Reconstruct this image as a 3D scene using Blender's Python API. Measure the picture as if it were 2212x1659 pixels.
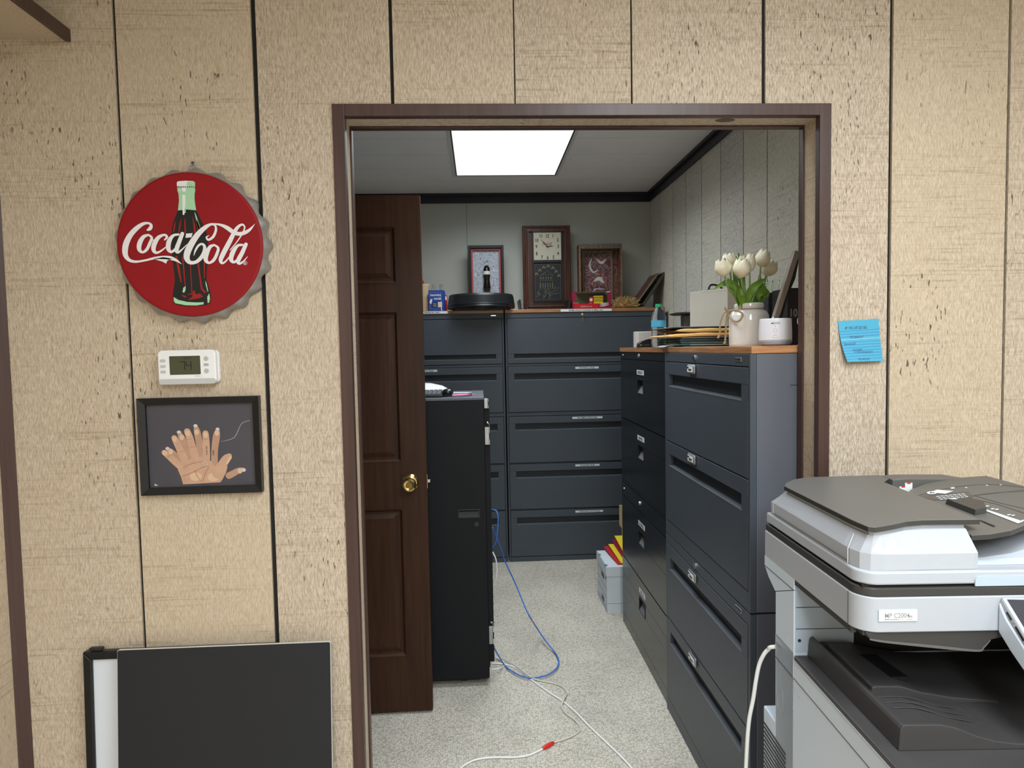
import bpy, bmesh, math, random
from mathutils import Matrix, Vector
for o in list(bpy.data.objects): bpy.data.objects.remove(o)
scene = bpy.context.scene
col = scene.collection
PI = math.pi
rnd = random.Random(7)

# ------------------------------------------------------------------ camera
YAW, PITCH, ROLL, FPX = 0.048452, 0.053513, -0.018938, 1430.0
CAM = Vector((0.0, -1.62, 1.45))
def cam_axes():
    cy, sy, cp, sp = math.cos(YAW), math.sin(YAW), math.cos(PITCH), math.sin(PITCH)
    f = Vector((sy*cp, cy*cp, -sp)); rt = Vector((cy, -sy, 0)); up = rt.cross(f)
    r2 = math.cos(ROLL)*rt + math.sin(ROLL)*up
    u2 = -math.sin(ROLL)*rt + math.cos(ROLL)*up
    return r2, u2, f
CR, CU, CF = cam_axes()
cd = bpy.data.cameras.new('camera'); cam = bpy.data.objects.new('camera', cd); col.objects.link(cam)
m3 = Matrix((CR, CU, -CF)).transposed()
cam.matrix_world = Matrix.Translation(CAM) @ m3.to_4x4()
cd.sensor_fit = 'HORIZONTAL'; cd.sensor_width = 36.0; cd.lens = 36.0*FPX/2212.0
cd.clip_start = 0.02; cd.clip_end = 50
scene.camera = cam
def P(px, py, x=None, y=None, z=None):
    """point on a real plane of the room (x=, y= or z=) that a photo pixel looks at"""
    d = CR*((px-1106)/FPX) - CU*((py-829.5)/FPX) + CF
    if x is not None: t = (x-CAM.x)/d.x
    elif y is not None: t = (y-CAM.y)/d.y
    else: t = (z-CAM.z)/d.z
    return CAM + t*d

# ------------------------------------------------------------------ world, light, exposure
w = bpy.data.worlds.new('world'); scene.world = w; w.use_nodes = True
w.node_tree.nodes['Background'].inputs[0].default_value = (0.75, 0.8, 0.85, 1)
w.node_tree.nodes['Background'].inputs[1].default_value = 0.0
scene.view_settings.view_transform = 'Standard'
scene.view_settings.look = 'None'
scene.view_settings.gamma = 1.0
scene.view_settings.exposure = 0.0
scene.view_settings.use_curve_mapping = False
# watts of the ceiling fixtures: front office (near the opening, further right, added fill behind the viewer) and file room
FRONT_W, FRONT_W2, FRONT_W3, BACK_W, BACK_W2 = 38.0, 22.0, 82.0, 17.0, 9.0
CEIL = 2.58

# ------------------------------------------------------------------ materials
def nmat(name):
    m = bpy.data.materials.new(name); m.use_nodes = True
    nt = m.node_tree; b = nt.nodes['Principled BSDF']
    return m, nt, b
def nd(nt, t, **kw):
    n = nt.nodes.new(t)
    for k, v in kw.items(): setattr(n, k, v)
    return n
def plain(name, c, rough=0.5, metal=0.0, var=0.06, scale=40, bump=0.0, spec=0.5, trans=0, alpha=1, coat=0, ior=1.45):
    """painted / moulded surface with a faint procedural mottle"""
    m, nt, b = nmat(name)
    tc = nd(nt, 'ShaderNodeTexCoord'); no = nd(nt, 'ShaderNodeTexNoise')
    no.inputs['Scale'].default_value = scale; no.inputs['Detail'].default_value = 4
    nt.links.new(tc.outputs['Object'], no.inputs['Vector'])
    mx = nd(nt, 'ShaderNodeMix', data_type='RGBA')
    nt.links.new(no.outputs['Fac'], mx.inputs[0])
    mx.inputs[6].default_value = tuple(max(0, v*(1-var)) for v in c)+(1,)
    mx.inputs[7].default_value = tuple(min(1, v*(1+var)) for v in c)+(1,)
    nt.links.new(mx.outputs[2], b.inputs['Base Color'])
    b.inputs['Roughness'].default_value = rough; b.inputs['Metallic'].default_value = metal
    b.inputs['Specular IOR Level'].default_value = spec
    b.inputs['Transmission Weight'].default_value = trans; b.inputs['IOR'].default_value = ior
    b.inputs['Alpha'].default_value = alpha; b.inputs['Coat Weight'].default_value = coat
    if bump:
        bp = nd(nt, 'ShaderNodeBump'); bp.inputs['Strength'].default_value = bump; bp.inputs['Distance'].default_value = 0.001
        nt.links.new(no.outputs['Fac'], bp.inputs['Height']); nt.links.new(bp.outputs[0], b.inputs['Normal'])
    return m
def emit(name, c, s):
    m, nt, b = nmat(name)
    b.inputs['Base Color'].default_value = (*c, 1)
    b.inputs['Emission Color'].default_value = (*c, 1); b.inputs['Emission Strength'].default_value = s
    return m

def panel_wood(name, grain='z', base=(0.60, 0.505, 0.412), lo=(0.33, 0.262, 0.19), sat=1.0):
    """rough-sawn wood-grain panelling; 'board' face attribute shifts pattern and tint per board"""
    m, nt, b = nmat(name)
    L = nt.links.new
    tc = nd(nt, 'ShaderNodeTexCoord'); at = nd(nt, 'ShaderNodeAttribute', attribute_name='board')
    mp = nd(nt, 'ShaderNodeMapping')
    if grain == 'x': mp.inputs['Rotation'].default_value = (0, PI/2, 0)
    L(tc.outputs['Object'], mp.inputs['Vector'])
    off = nd(nt, 'ShaderNodeVectorMath', operation='SCALE'); off.inputs[0].default_value = (3.1, 5.3, 7.7)
    L(at.outputs['Fac'], off.inputs['Scale'])
    ad = nd(nt, 'ShaderNodeVectorMath', operation='ADD'); L(mp.outputs[0], ad.inputs[0]); L(off.outputs[0], ad.inputs[1])
    # gentle warp so that fibres swirl
    wn = nd(nt, 'ShaderNodeTexNoise'); wn.inputs['Scale'].default_value = 9; wn.inputs['Detail'].default_value = 2
    L(ad.outputs[0], wn.inputs['Vector'])
    ws = nd(nt, 'ShaderNodeVectorMath', operation='SCALE'); ws.inputs['Scale'].default_value = 0.030
    L(wn.outputs['Color'], ws.inputs[0])
    wa = nd(nt, 'ShaderNodeVectorMath', operation='ADD'); L(ad.outputs[0], wa.inputs[0]); L(ws.outputs[0], wa.inputs[1])
    def noise(vec, sc, detail=2, rough=0.5):
        s = nd(nt, 'ShaderNodeVectorMath', operation='MULTIPLY'); s.inputs[1].default_value = sc
        L(vec, s.inputs[0]); n = nd(nt, 'ShaderNodeTexNoise'); n.inputs['Scale'].default_value = 1
        n.inputs['Detail'].default_value = detail; n.inputs['Roughness'].default_value = rough
        L(s.outputs[0], n.inputs['Vector']); return n.outputs['Fac']
    def ramp(v, a, c, lo_=0.0, hi_=1.0):
        r = nd(nt, 'ShaderNodeMapRange'); r.inputs[1].default_value = a; r.inputs[2].default_value = c
        r.inputs[3].default_value = lo_; r.inputs[4].default_value = hi_; L(v, r.inputs[0]); return r.outputs[0]
    def mul(a_, b_):
        n = nd(nt, 'ShaderNodeMath', operation='MULTIPLY'); L(a_, n.inputs[0])
        if isinstance(b_, float): n.inputs[1].default_value = b_
        else: L(b_, n.inputs[1])
        return n.outputs[0]
    def mixc(f, a_, b_):
        n = nd(nt, 'ShaderNodeMix', data_type='RGBA'); L(f, n.inputs[0])
        for i, v in ((6, a_), (7, b_)):
            if isinstance(v, tuple): n.inputs[i].default_value = (*v, 1)
            else: L(v, n.inputs[i])
        return n.outputs[2]
    fib = noise(wa.outputs[0], (400, 400, 62), 3, 0.65)
    fibm = ramp(fib, 0.36, 0.60)
    saw = noise(ad.outputs[0], (5, 5, 190), 3, 0.7)
    sawm = mul(ramp(saw, 0.52, 0.70), ramp(noise(ad.outputs[0], (2.0, 2.0, 9.0)), 0.40, 0.62))
    spk = noise(wa.outputs[0], (190, 190, 42), 1)
    spkm = mul(ramp(spk, 0.66, 0.72), ramp(noise(ad.outputs[0], (4.5, 4.5, 2.6)), 0.50, 0.62))
    big = ramp(noise(ad.outputs[0], (3.5, 3.5, 1.5)), 0.3, 0.7)
    brd = noise(off.outputs[0], (11, 17, 5), 0)
    c0 = mixc(fibm, lo, base)
    c0b = mixc(mul(ramp(fib, 0.56, 0.75), 0.55), c0, tuple(min(1, v*1.32) for v in base))
    c1 = mixc(mul(big, 0.30), c0b, tuple(v*f for v, f in zip(base, (0.84, 0.78, 0.70))))
    c2 = mixc(mul(ramp(brd, 0.42, 0.58), 0.36), c1, tuple(v*f for v, f in zip(base, (1.0, 0.93, 0.76))))
    c3 = mixc(mul(sawm, 0.52), c2, (0.20, 0.135, 0.07))
    c4 = mixc(mul(spkm, 0.85), c3, (0.055, 0.036, 0.022))
    hs = nd(nt, 'ShaderNodeHueSaturation'); hs.inputs['Saturation'].default_value = sat
    L(c4, hs.inputs['Color']); L(hs.outputs[0], b.inputs['Base Color'])
    bp = nd(nt, 'ShaderNodeBump'); bp.inputs['Strength'].default_value = 0.6; bp.inputs['Distance'].default_value = 0.0012
    hh = nd(nt, 'ShaderNodeMath', operation='SUBTRACT'); L(fib, hh.inputs[0]); L(mul(spkm, 0.5), hh.inputs[1])
    L(hh.outputs[0], bp.inputs['Height']); L(bp.outputs[0], b.inputs['Normal'])
    b.inputs['Roughness'].default_value = 0.62; b.inputs['Specular IOR Level'].default_value = 0.3
    return m

def streak_wood(name, c1, c2, rough=0.35, grain=(1, 1, 12), scale=14, coat=0.2, spec=0.5):
    m, nt, b = nmat(name)
    tc = nd(nt, 'ShaderNodeTexCoord'); s = nd(nt, 'ShaderNodeVectorMath', operation='DIVIDE'); s.inputs[1].default_value = grain
    nt.links.new(tc.outputs['Object'], s.inputs[0])
    n = nd(nt, 'ShaderNodeTexNoise'); n.inputs['Scale'].default_value = scale*8; n.inputs['Detail'].default_value = 6; n.inputs['Roughness'].default_value = 0.65
    nt.links.new(s.outputs[0], n.inputs['Vector'])
    r = nd(nt, 'ShaderNodeValToRGB'); r.color_ramp.elements[0].position = 0.35; r.color_ramp.elements[0].color = (*c1, 1)
    r.color_ramp.elements[1].position = 0.68; r.color_ramp.elements[1].color = (*c2, 1)
    nt.links.new(n.outputs['Fac'], r.inputs[0]); nt.links.new(r.outputs[0], b.inputs['Base Color'])
    b.inputs['Roughness'].default_value = rough; b.inputs['Coat Weight'].default_value = coat; b.inputs['Specular IOR Level'].default_value = spec
    return m

def carpet_mat():
    m, nt, b = nmat('carpet'); L = nt.links.new
    tc = nd(nt, 'ShaderNodeTexCoord')
    s = nd(nt, 'ShaderNodeVectorMath', operation='MULTIPLY'); s.inputs[1].default_value = (118, 122, 100); L(tc.outputs['Object'], s.inputs[0])
    v = nd(nt, 'ShaderNodeTexVoronoi'); v.inputs['Scale'].default_value = 1.0; v.inputs['Randomness'].default_value = 0.6; L(s.outputs[0], v.inputs['Vector'])
    r = nd(nt, 'ShaderNodeValToRGB'); e = r.color_ramp.elements
    e[0].position = 0.22; e[0].color = (0.68, 0.635, 0.555, 1); e[1].position = 0.85; e[1].color = (0.34, 0.31, 0.26, 1)
    L(v.outputs['Distance'], r.inputs[0])
    n = nd(nt, 'ShaderNodeTexNoise'); n.inputs['Scale'].default_value = 3.5; n.inputs['Detail'].default_value = 5; L(tc.outputs['Object'], n.inputs['Vector'])
    mr = nd(nt, 'ShaderNodeMapRange'); mr.inputs[1].default_value = 0.35; mr.inputs[2].default_value = 0.7; mr.inputs[3].default_value = 1.06; mr.inputs[4].default_value = 0.86; L(n.outputs['Fac'], mr.inputs[0])
    n2 = nd(nt, 'ShaderNodeTexNoise'); n2.inputs['Scale'].default_value = 60; n2.inputs['Detail'].default_value = 2; L(tc.outputs['Object'], n2.inputs['Vector'])
    mr2 = nd(nt, 'ShaderNodeMapRange'); mr2.inputs[1].default_value = 0.3; mr2.inputs[2].default_value = 0.7; mr2.inputs[3].default_value = 0.95; mr2.inputs[4].default_value = 1.05; L(n2.outputs['Fac'], mr2.inputs[0])
    mm = nd(nt, 'ShaderNodeMath', operation='MULTIPLY'); L(mr.outputs[0], mm.inputs[0]); L(mr2.outputs[0], mm.inputs[1])
    mu = nd(nt, 'ShaderNodeVectorMath', operation='SCALE'); L(r.outputs[0], mu.inputs[0]); L(mm.outputs[0], mu.inputs['Scale'])
    L(mu.outputs[0], b.inputs['Base Color'])
    bp = nd(nt, 'ShaderNodeBump'); bp.inputs['Strength'].default_value = 0.7; bp.inputs['Distance'].default_value = 0.003; bp.invert = True
    L(v.outputs['Distance'], bp.inputs['Height']); L(bp.outputs[0], b.inputs['Normal'])
    b.inputs['Roughness'].default_value = 0.95; b.inputs['Specular IOR Level'].default_value = 0.1
    return m

def collage_mat(name, cols, scale=30, dist=2.5):
    m, nt, b = nmat(name); L = nt.links.new
    tc = nd(nt, 'ShaderNodeTexCoord'); n = nd(nt, 'ShaderNodeTexNoise'); n.inputs['Scale'].default_value = scale; n.inputs['Detail'].default_value = 3
    n.inputs['Distortion'].default_value = dist; L(tc.outputs['Object'], n.inputs['Vector'])
    r = nd(nt, 'ShaderNodeValToRGB'); r.color_ramp.interpolation = 'CONSTANT'
    r.color_ramp.elements[0].color = (*cols[0], 1); r.color_ramp.elements[0].position = 0
    r.color_ramp.elements[1].color = (*cols[1], 1); r.color_ramp.elements[1].position = 0.36
    for i, c in enumerate(cols[2:]):
        e = r.color_ramp.elements.new(0.44+0.26*i/max(1, len(cols)-2)); e.color = (*c, 1)
    L(n.outputs['Fac'], r.inputs[0]); L(r.outputs[0], b.inputs['Base Color']); b.inputs['Roughness'].default_value = 0.5
    return m

M = {}
M['panel'] = panel_wood('sawn_panelling')
M['panel_x'] = panel_wood('sawn_panelling_head', 'x')
M['groove'] = plain('groove_black', (0.012, 0.010, 0.010), 0.8)
M['trim'] = streak_wood('brown_moulding', (0.052, 0.026, 0.021), (0.078, 0.040, 0.033), 0.36, (1, 1, 30), 8, 0.0, 0.4)
M['crown'] = plain('crown_dark', (0.022, 0.020, 0.028), 0.45)
M['gray_wall'] = plain('vinyl_wallboard', (0.44, 0.45, 0.41), 0.75, scale=90, var=0.05)
M['office_wall'] = plain('office_wall_paint', (0.55, 0.50, 0.42), 0.8)
M['ceiling'] = plain('ceiling_white', (0.80, 0.81, 0.83), 0.85, scale=6)
M['carpet'] = carpet_mat()
M['charcoal'] = plain('charcoal_enamel', (0.058, 0.070, 0.088), 0.42, var=0.10, scale=5, bump=0.03)
M['charcoal_side'] = plain('charcoal_side_enamel', (0.105, 0.112, 0.135), 0.45, var=0.08, scale=5)  # charcoal lightened: front-room light on the cabinet sides put into the colour
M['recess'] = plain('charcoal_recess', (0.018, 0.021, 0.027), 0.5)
M['black_enamel'] = plain('black_enamel', (0.010, 0.012, 0.014), 0.22, var=0.15, scale=8, spec=0.5)
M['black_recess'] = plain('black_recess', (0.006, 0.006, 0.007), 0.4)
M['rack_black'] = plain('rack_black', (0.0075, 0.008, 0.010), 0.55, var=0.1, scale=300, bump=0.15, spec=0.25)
M['black_plastic'] = plain('black_plastic', (0.012, 0.013, 0.015), 0.35)
M['black_matte'] = plain('black_matte', (0.020, 0.020, 0.024), 0.6)
M['top_wood'] = streak_wood('counter_oak', (0.26, 0.11, 0.045), (0.42, 0.20, 0.09), 0.4, (12, 12, 1), 18)
M['top_wood_y'] = streak_wood('counter_oak_end', (0.30, 0.125, 0.05), (0.52, 0.25, 0.11), 0.4, (14, 14, 1), 18)
M['mahogany'] = streak_wood('door_mahogany', (0.026, 0.0092, 0.0040), (0.053, 0.0185, 0.0070), 0.42, (1, 1, 22), 7, 0.0, 0.28)
M['chrome'] = plain('chrome', (0.72, 0.73, 0.74), 0.22, 1.0, var=0.04)
M['steel'] = plain('galvanised_steel', (0.42, 0.44, 0.45), 0.38, 0.85, var=0.25, scale=60)
M['galv'] = plain('galvanised_rim', (0.36, 0.35, 0.34), 0.45, 0.7, var=0.35, scale=45, bump=0.1)
M['brass'] = plain('brass', (0.62, 0.44, 0.17), 0.16, 1.0, var=0.05)
M['white_plastic'] = plain('white_plastic', (0.80, 0.80, 0.80), 0.35, var=0.01)
M['offwhite'] = plain('offwhite_plastic', (0.62, 0.63, 0.62), 0.4, var=0.02)
M['button'] = plain('grey_button', (0.50, 0.50, 0.50), 0.4, var=0.02)
M['lcd'] = plain('lcd_green', (0.060, 0.068, 0.034), 0.25, var=0.02)
M['ink'] = plain('ink_black', (0.006, 0.006, 0.006), 0.5, var=0)
M['ink_gray'] = plain('ink_gray', (0.28, 0.28, 0.28), 0.5, var=0)
M['label_white'] = plain('label_paper', (0.72, 0.76, 0.78), 0.4, var=0.01)
M['red_face'] = plain('red_enamel', (0.27, 0.008, 0.012), 0.5, var=0.03, spec=0.25)
M['white_ink'] = plain('white_enamel', (0.78, 0.75, 0.76), 0.4, var=0.01)
M['mint'] = plain('mint_ink', (0.36, 0.62, 0.38), 0.4, var=0.02)
M['deep_red'] = plain('streak_red', (0.30, 0.008, 0.008), 0.4, var=0.02)
M['note_blue'] = plain('note_blue', (0.07, 0.37, 0.55), 0.6, var=0.03, scale=20)
M['pen'] = plain('pen_blue', (0.06, 0.12, 0.24), 0.6, var=0)
M['skin'] = plain('printed_skin', (0.52, 0.31, 0.21), 0.6, var=0.14, scale=55)
M['skin_light'] = plain('printed_skin_light', (0.62, 0.42, 0.28), 0.6, var=0.06, scale=60)
M['skin_back'] = plain('printed_skin_behind', (0.43, 0.25, 0.17), 0.6, var=0.12, scale=60)
M['skin_line'] = plain('printed_crease', (0.36, 0.16, 0.10), 0.6, var=0)
M['print_slate'] = plain('print_slate', (0.062, 0.058, 0.072), 0.45, var=0.15, scale=14)
M['nail'] = plain('printed_nail', (0.55, 0.52, 0.52), 0.5, var=0)
M['frame_black'] = plain('frame_black', (0.007, 0.007, 0.008), 0.32, var=0.1)
M['board_white'] = plain('whiteboard', (0.66, 0.69, 0.74), 0.3, var=0.03, scale=4)
M['foam_edge'] = plain('foam_edge', (0.62, 0.60, 0.56), 0.7, var=0.03)
M['board_black'] = plain('board_charcoal', (0.0125, 0.0125, 0.015), 0.75, var=0.06, scale=200)
M['prn_light'] = plain('copier_light_grey', (0.63, 0.71, 0.81), 0.42, var=0.02)  # grey raised in colour to stand for light on the copier's left side
M['prn_white'] = plain('copier_white', (0.44, 0.46, 0.505), 0.40, var=0.01)
M['prn_blue'] = plain('copier_bluegrey', (0.44, 0.52, 0.62), 0.45, var=0.02)
M['prn_dark'] = plain('copier_dark', (0.120, 0.115, 0.108), 0.42, var=0.05, scale=400, bump=0.05)
M['prn_edge'] = plain('copier_dark_edge', (0.045, 0.042, 0.040), 0.4, var=0.03)
M['prn_tray'] = plain('copier_tray', (0.050, 0.047, 0.048), 0.42, var=0.06, scale=300, bump=0.05)
M['prn_pit'] = plain('copier_pit', (0.006, 0.006, 0.008), 0.5, var=0.05)
M['screen'] = plain('dark_screen', (0.045, 0.045, 0.055), 0.2, var=0.03)
M['cord_white'] = plain('cord_white', (0.80, 0.80, 0.79), 0.5, var=0.04)
M['cord_beige'] = plain('cord_beige', (0.60, 0.57, 0.50), 0.5, var=0.04)
M['cord_blue'] = plain('cord_blue', (0.05, 0.17, 0.56), 0.4, var=0.04)
M['red_tape'] = plain('red_tape', (0.65, 0.03, 0.02), 0.35, var=0.05)
M['box_white'] = plain('storage_box_white', (0.60, 0.65, 0.70), 0.7, var=0.04, scale=20)
M['box_line'] = plain('box_printed_line', (0.16, 0.20, 0.30), 0.7, var=0)
M['manila'] = plain('manila', (0.58, 0.44, 0.26), 0.7, var=0.05)
M['kraft'] = plain('kraft_envelope', (0.88, 0.56, 0.22), 0.6, var=0.10, scale=30)
M['yellow'] = plain('yellow_card', (0.78, 0.58, 0.03), 0.5, var=0.03)
M['red_card'] = plain('red_card', (0.45, 0.02, 0.03), 0.5, var=0.03)
M['cream_card'] = plain('cream_card', (0.62, 0.60, 0.54), 0.6, var=0.03)
M['beige_box'] = plain('beige_carton', (0.80, 0.78, 0.70), 0.7, var=0.03, scale=12)
M['green_folder'] = plain('green_folder', (0.020, 0.042, 0.042), 0.6, var=0.1)
M['green_edge'] = plain('green_folder_edge', (0.14, 0.28, 0.27), 0.6, var=0.1)
M['grey_folder'] = plain('grey_folder', (0.30, 0.32, 0.33), 0.6, var=0.1)
M['navy'] = plain('navy_folder', (0.018, 0.022, 0.035), 0.5, var=0.1)
M['ceramic'] = plain('glazed_ceramic', (0.84, 0.83, 0.80), 0.12, var=0.03, scale=10, coat=0.5)
M['jute'] = plain('jute', (0.42, 0.31, 0.19), 0.8, var=0.3, scale=500, bump=0.5)
M['petal'] = plain('tulip_petal', (0.80, 0.74, 0.56), 0.45, var=0.12, scale=60)
M['leaf'] = plain('tulip_leaf', (0.15, 0.29, 0.035), 0.42, var=0.30, scale=28)
M['stem'] = plain('tulip_stem', (0.20, 0.29, 0.09), 0.5, var=0.1)
M['diffuser_white'] = plain('diffuser_shell', (0.84, 0.86, 0.94), 0.28, var=0.01)
M['pet'] = plain('clear_pet', (0.90, 0.96, 0.98), 0.05, trans=1.0, var=0, ior=1.12)
M['glass'] = plain('clear_glass', (0.92, 0.97, 0.95), 0.03, trans=1.0, var=0, ior=1.2)
M['bottle_label'] = plain('bottle_label_blue', (0.10, 0.48, 0.75), 0.4, var=0.35, scale=90)
M['green_cap'] = plain('green_cap', (0.03, 0.45, 0.20), 0.4, var=0.03)
M['cola'] = plain('dark_cola', (0.010, 0.006, 0.005), 0.08, var=0)
M['clock_wood'] = streak_wood('clock_walnut', (0.045, 0.016, 0.011), (0.12, 0.045, 0.028), 0.32, (1, 1, 18), 10)
M['clock_face'] = plain('clock_face_cream', (0.46, 0.43, 0.33), 0.5, var=0.04)
M['clock_black'] = plain('clock_black', (0.012, 0.013, 0.020), 0.4, var=0.05)
M['etch'] = plain('etched_gold', (0.13, 0.12, 0.06), 0.45, var=0.2, scale=50)
M['logo_red'] = plain('logo_red', (0.40, 0.05, 0.05), 0.5, var=0)
M['sketch'] = collage_mat('sketch_print', [(0.42, 0.44, 0.50), (0.30, 0.32, 0.38), (0.46, 0.48, 0.54), (0.20, 0.22, 0.27), (0.40, 0.42, 0.48), (0.50, 0.52, 0.58)], 22, 3.0)
M['collage'] = collage_mat('faded_collage', [(0.06, 0.035, 0.05), (0.30, 0.19, 0.16), (0.05, 0.035, 0.07), (0.22, 0.03, 0.04), (0.34, 0.26, 0.20), (0.05, 0.04, 0.09)], 14, 3.5)
M['flaky_red'] = collage_mat('flaking_red_paint', [(0.10, 0.025, 0.025), (0.17, 0.02, 0.025), (0.19, 0.025, 0.03), (0.20, 0.17, 0.11), (0.09, 0.07, 0.05), (0.15, 0.02, 0.02)], 26, 2.0)
M['flaky_green'] = collage_mat('flaking_green_paint', [(0.07, 0.07, 0.055), (0.12, 0.12, 0.09), (0.13, 0.03, 0.03), (0.24, 0.22, 0.17), (0.08, 0.075, 0.05), (0.05, 0.05, 0.04)], 30, 2.5)
M['old_wood'] = streak_wood('old_crate_wood', (0.16, 0.12, 0.06), (0.27, 0.21, 0.12), 0.7, (1, 1, 12), 12, 0)
M['blue_carton'] = plain('blue_carton', (0.012, 0.05, 0.30), 0.4, var=0.05)
M['crimson'] = plain('crimson_carton', (0.24, 0.008, 0.035), 0.4, var=0.04)
M['bright_red'] = plain('bright_red_print', (0.45, 0.01, 0.02), 0.4, var=0.03)
M['straw'] = plain('straw', (0.50, 0.33, 0.13), 0.8, var=0.4, scale=120)
M['straw_grey'] = plain('grey_moss', (0.10, 0.10, 0.07), 0.8, var=0.4, scale=120)
M['record_dark'] = collage_mat('dark_red_cover', [(0.05, 0.02, 0.02), (0.13, 0.02, 0.03), (0.08, 0.03, 0.03), (0.17, 0.09, 0.08), (0.06, 0.02, 0.02)], 16, 1.5)
M['olive'] = plain('olive_frame', (0.055, 0.050, 0.035), 0.5)
M['weathered'] = streak_wood('weathered_edge', (0.20, 0.165, 0.135), (0.30, 0.255, 0.215), 0.7, (1, 1, 10), 10, 0)
M['pink'] = plain('pink_paper', (0.75, 0.25, 0.45), 0.6, var=0.03)
M['panel_back'] = panel_wood('sawn_panelling_file_room', 'z', (0.72, 0.69, 0.60), (0.34, 0.32, 0.265), 0.72)

# ------------------------------------------------------------------ mesh building
def T(x, y=None, z=None):
    return Matrix.Translation((x, y, z) if y is not None else x)
def RZ(a): return Matrix.Rotation(a, 4, 'Z')
def RX(a): return Matrix.Rotation(a, 4, 'X')
def RY(a): return Matrix.Rotation(a, 4, 'Y')
I4 = Matrix.Identity(4)
def smooth_path(pts, n=5):
    """Catmull-Rom through tuples of any length"""
    out = []
    N = len(pts)
    for i in range(N-1):
        p0, p1, p2, p3 = pts[max(i-1, 0)], pts[i], pts[i+1], pts[min(i+2, N-1)]
        for k in range(n):
            t = k/n
            out.append(tuple(0.5*((2*b)+(-a+c)*t+(2*a-5*b+4*c-d)*t*t+(-a+3*b-3*c+d)*t**3) for a, b, c, d in zip(p0, p1, p2, p3)))
    out.append(tuple(pts[-1]))
    return out

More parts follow.
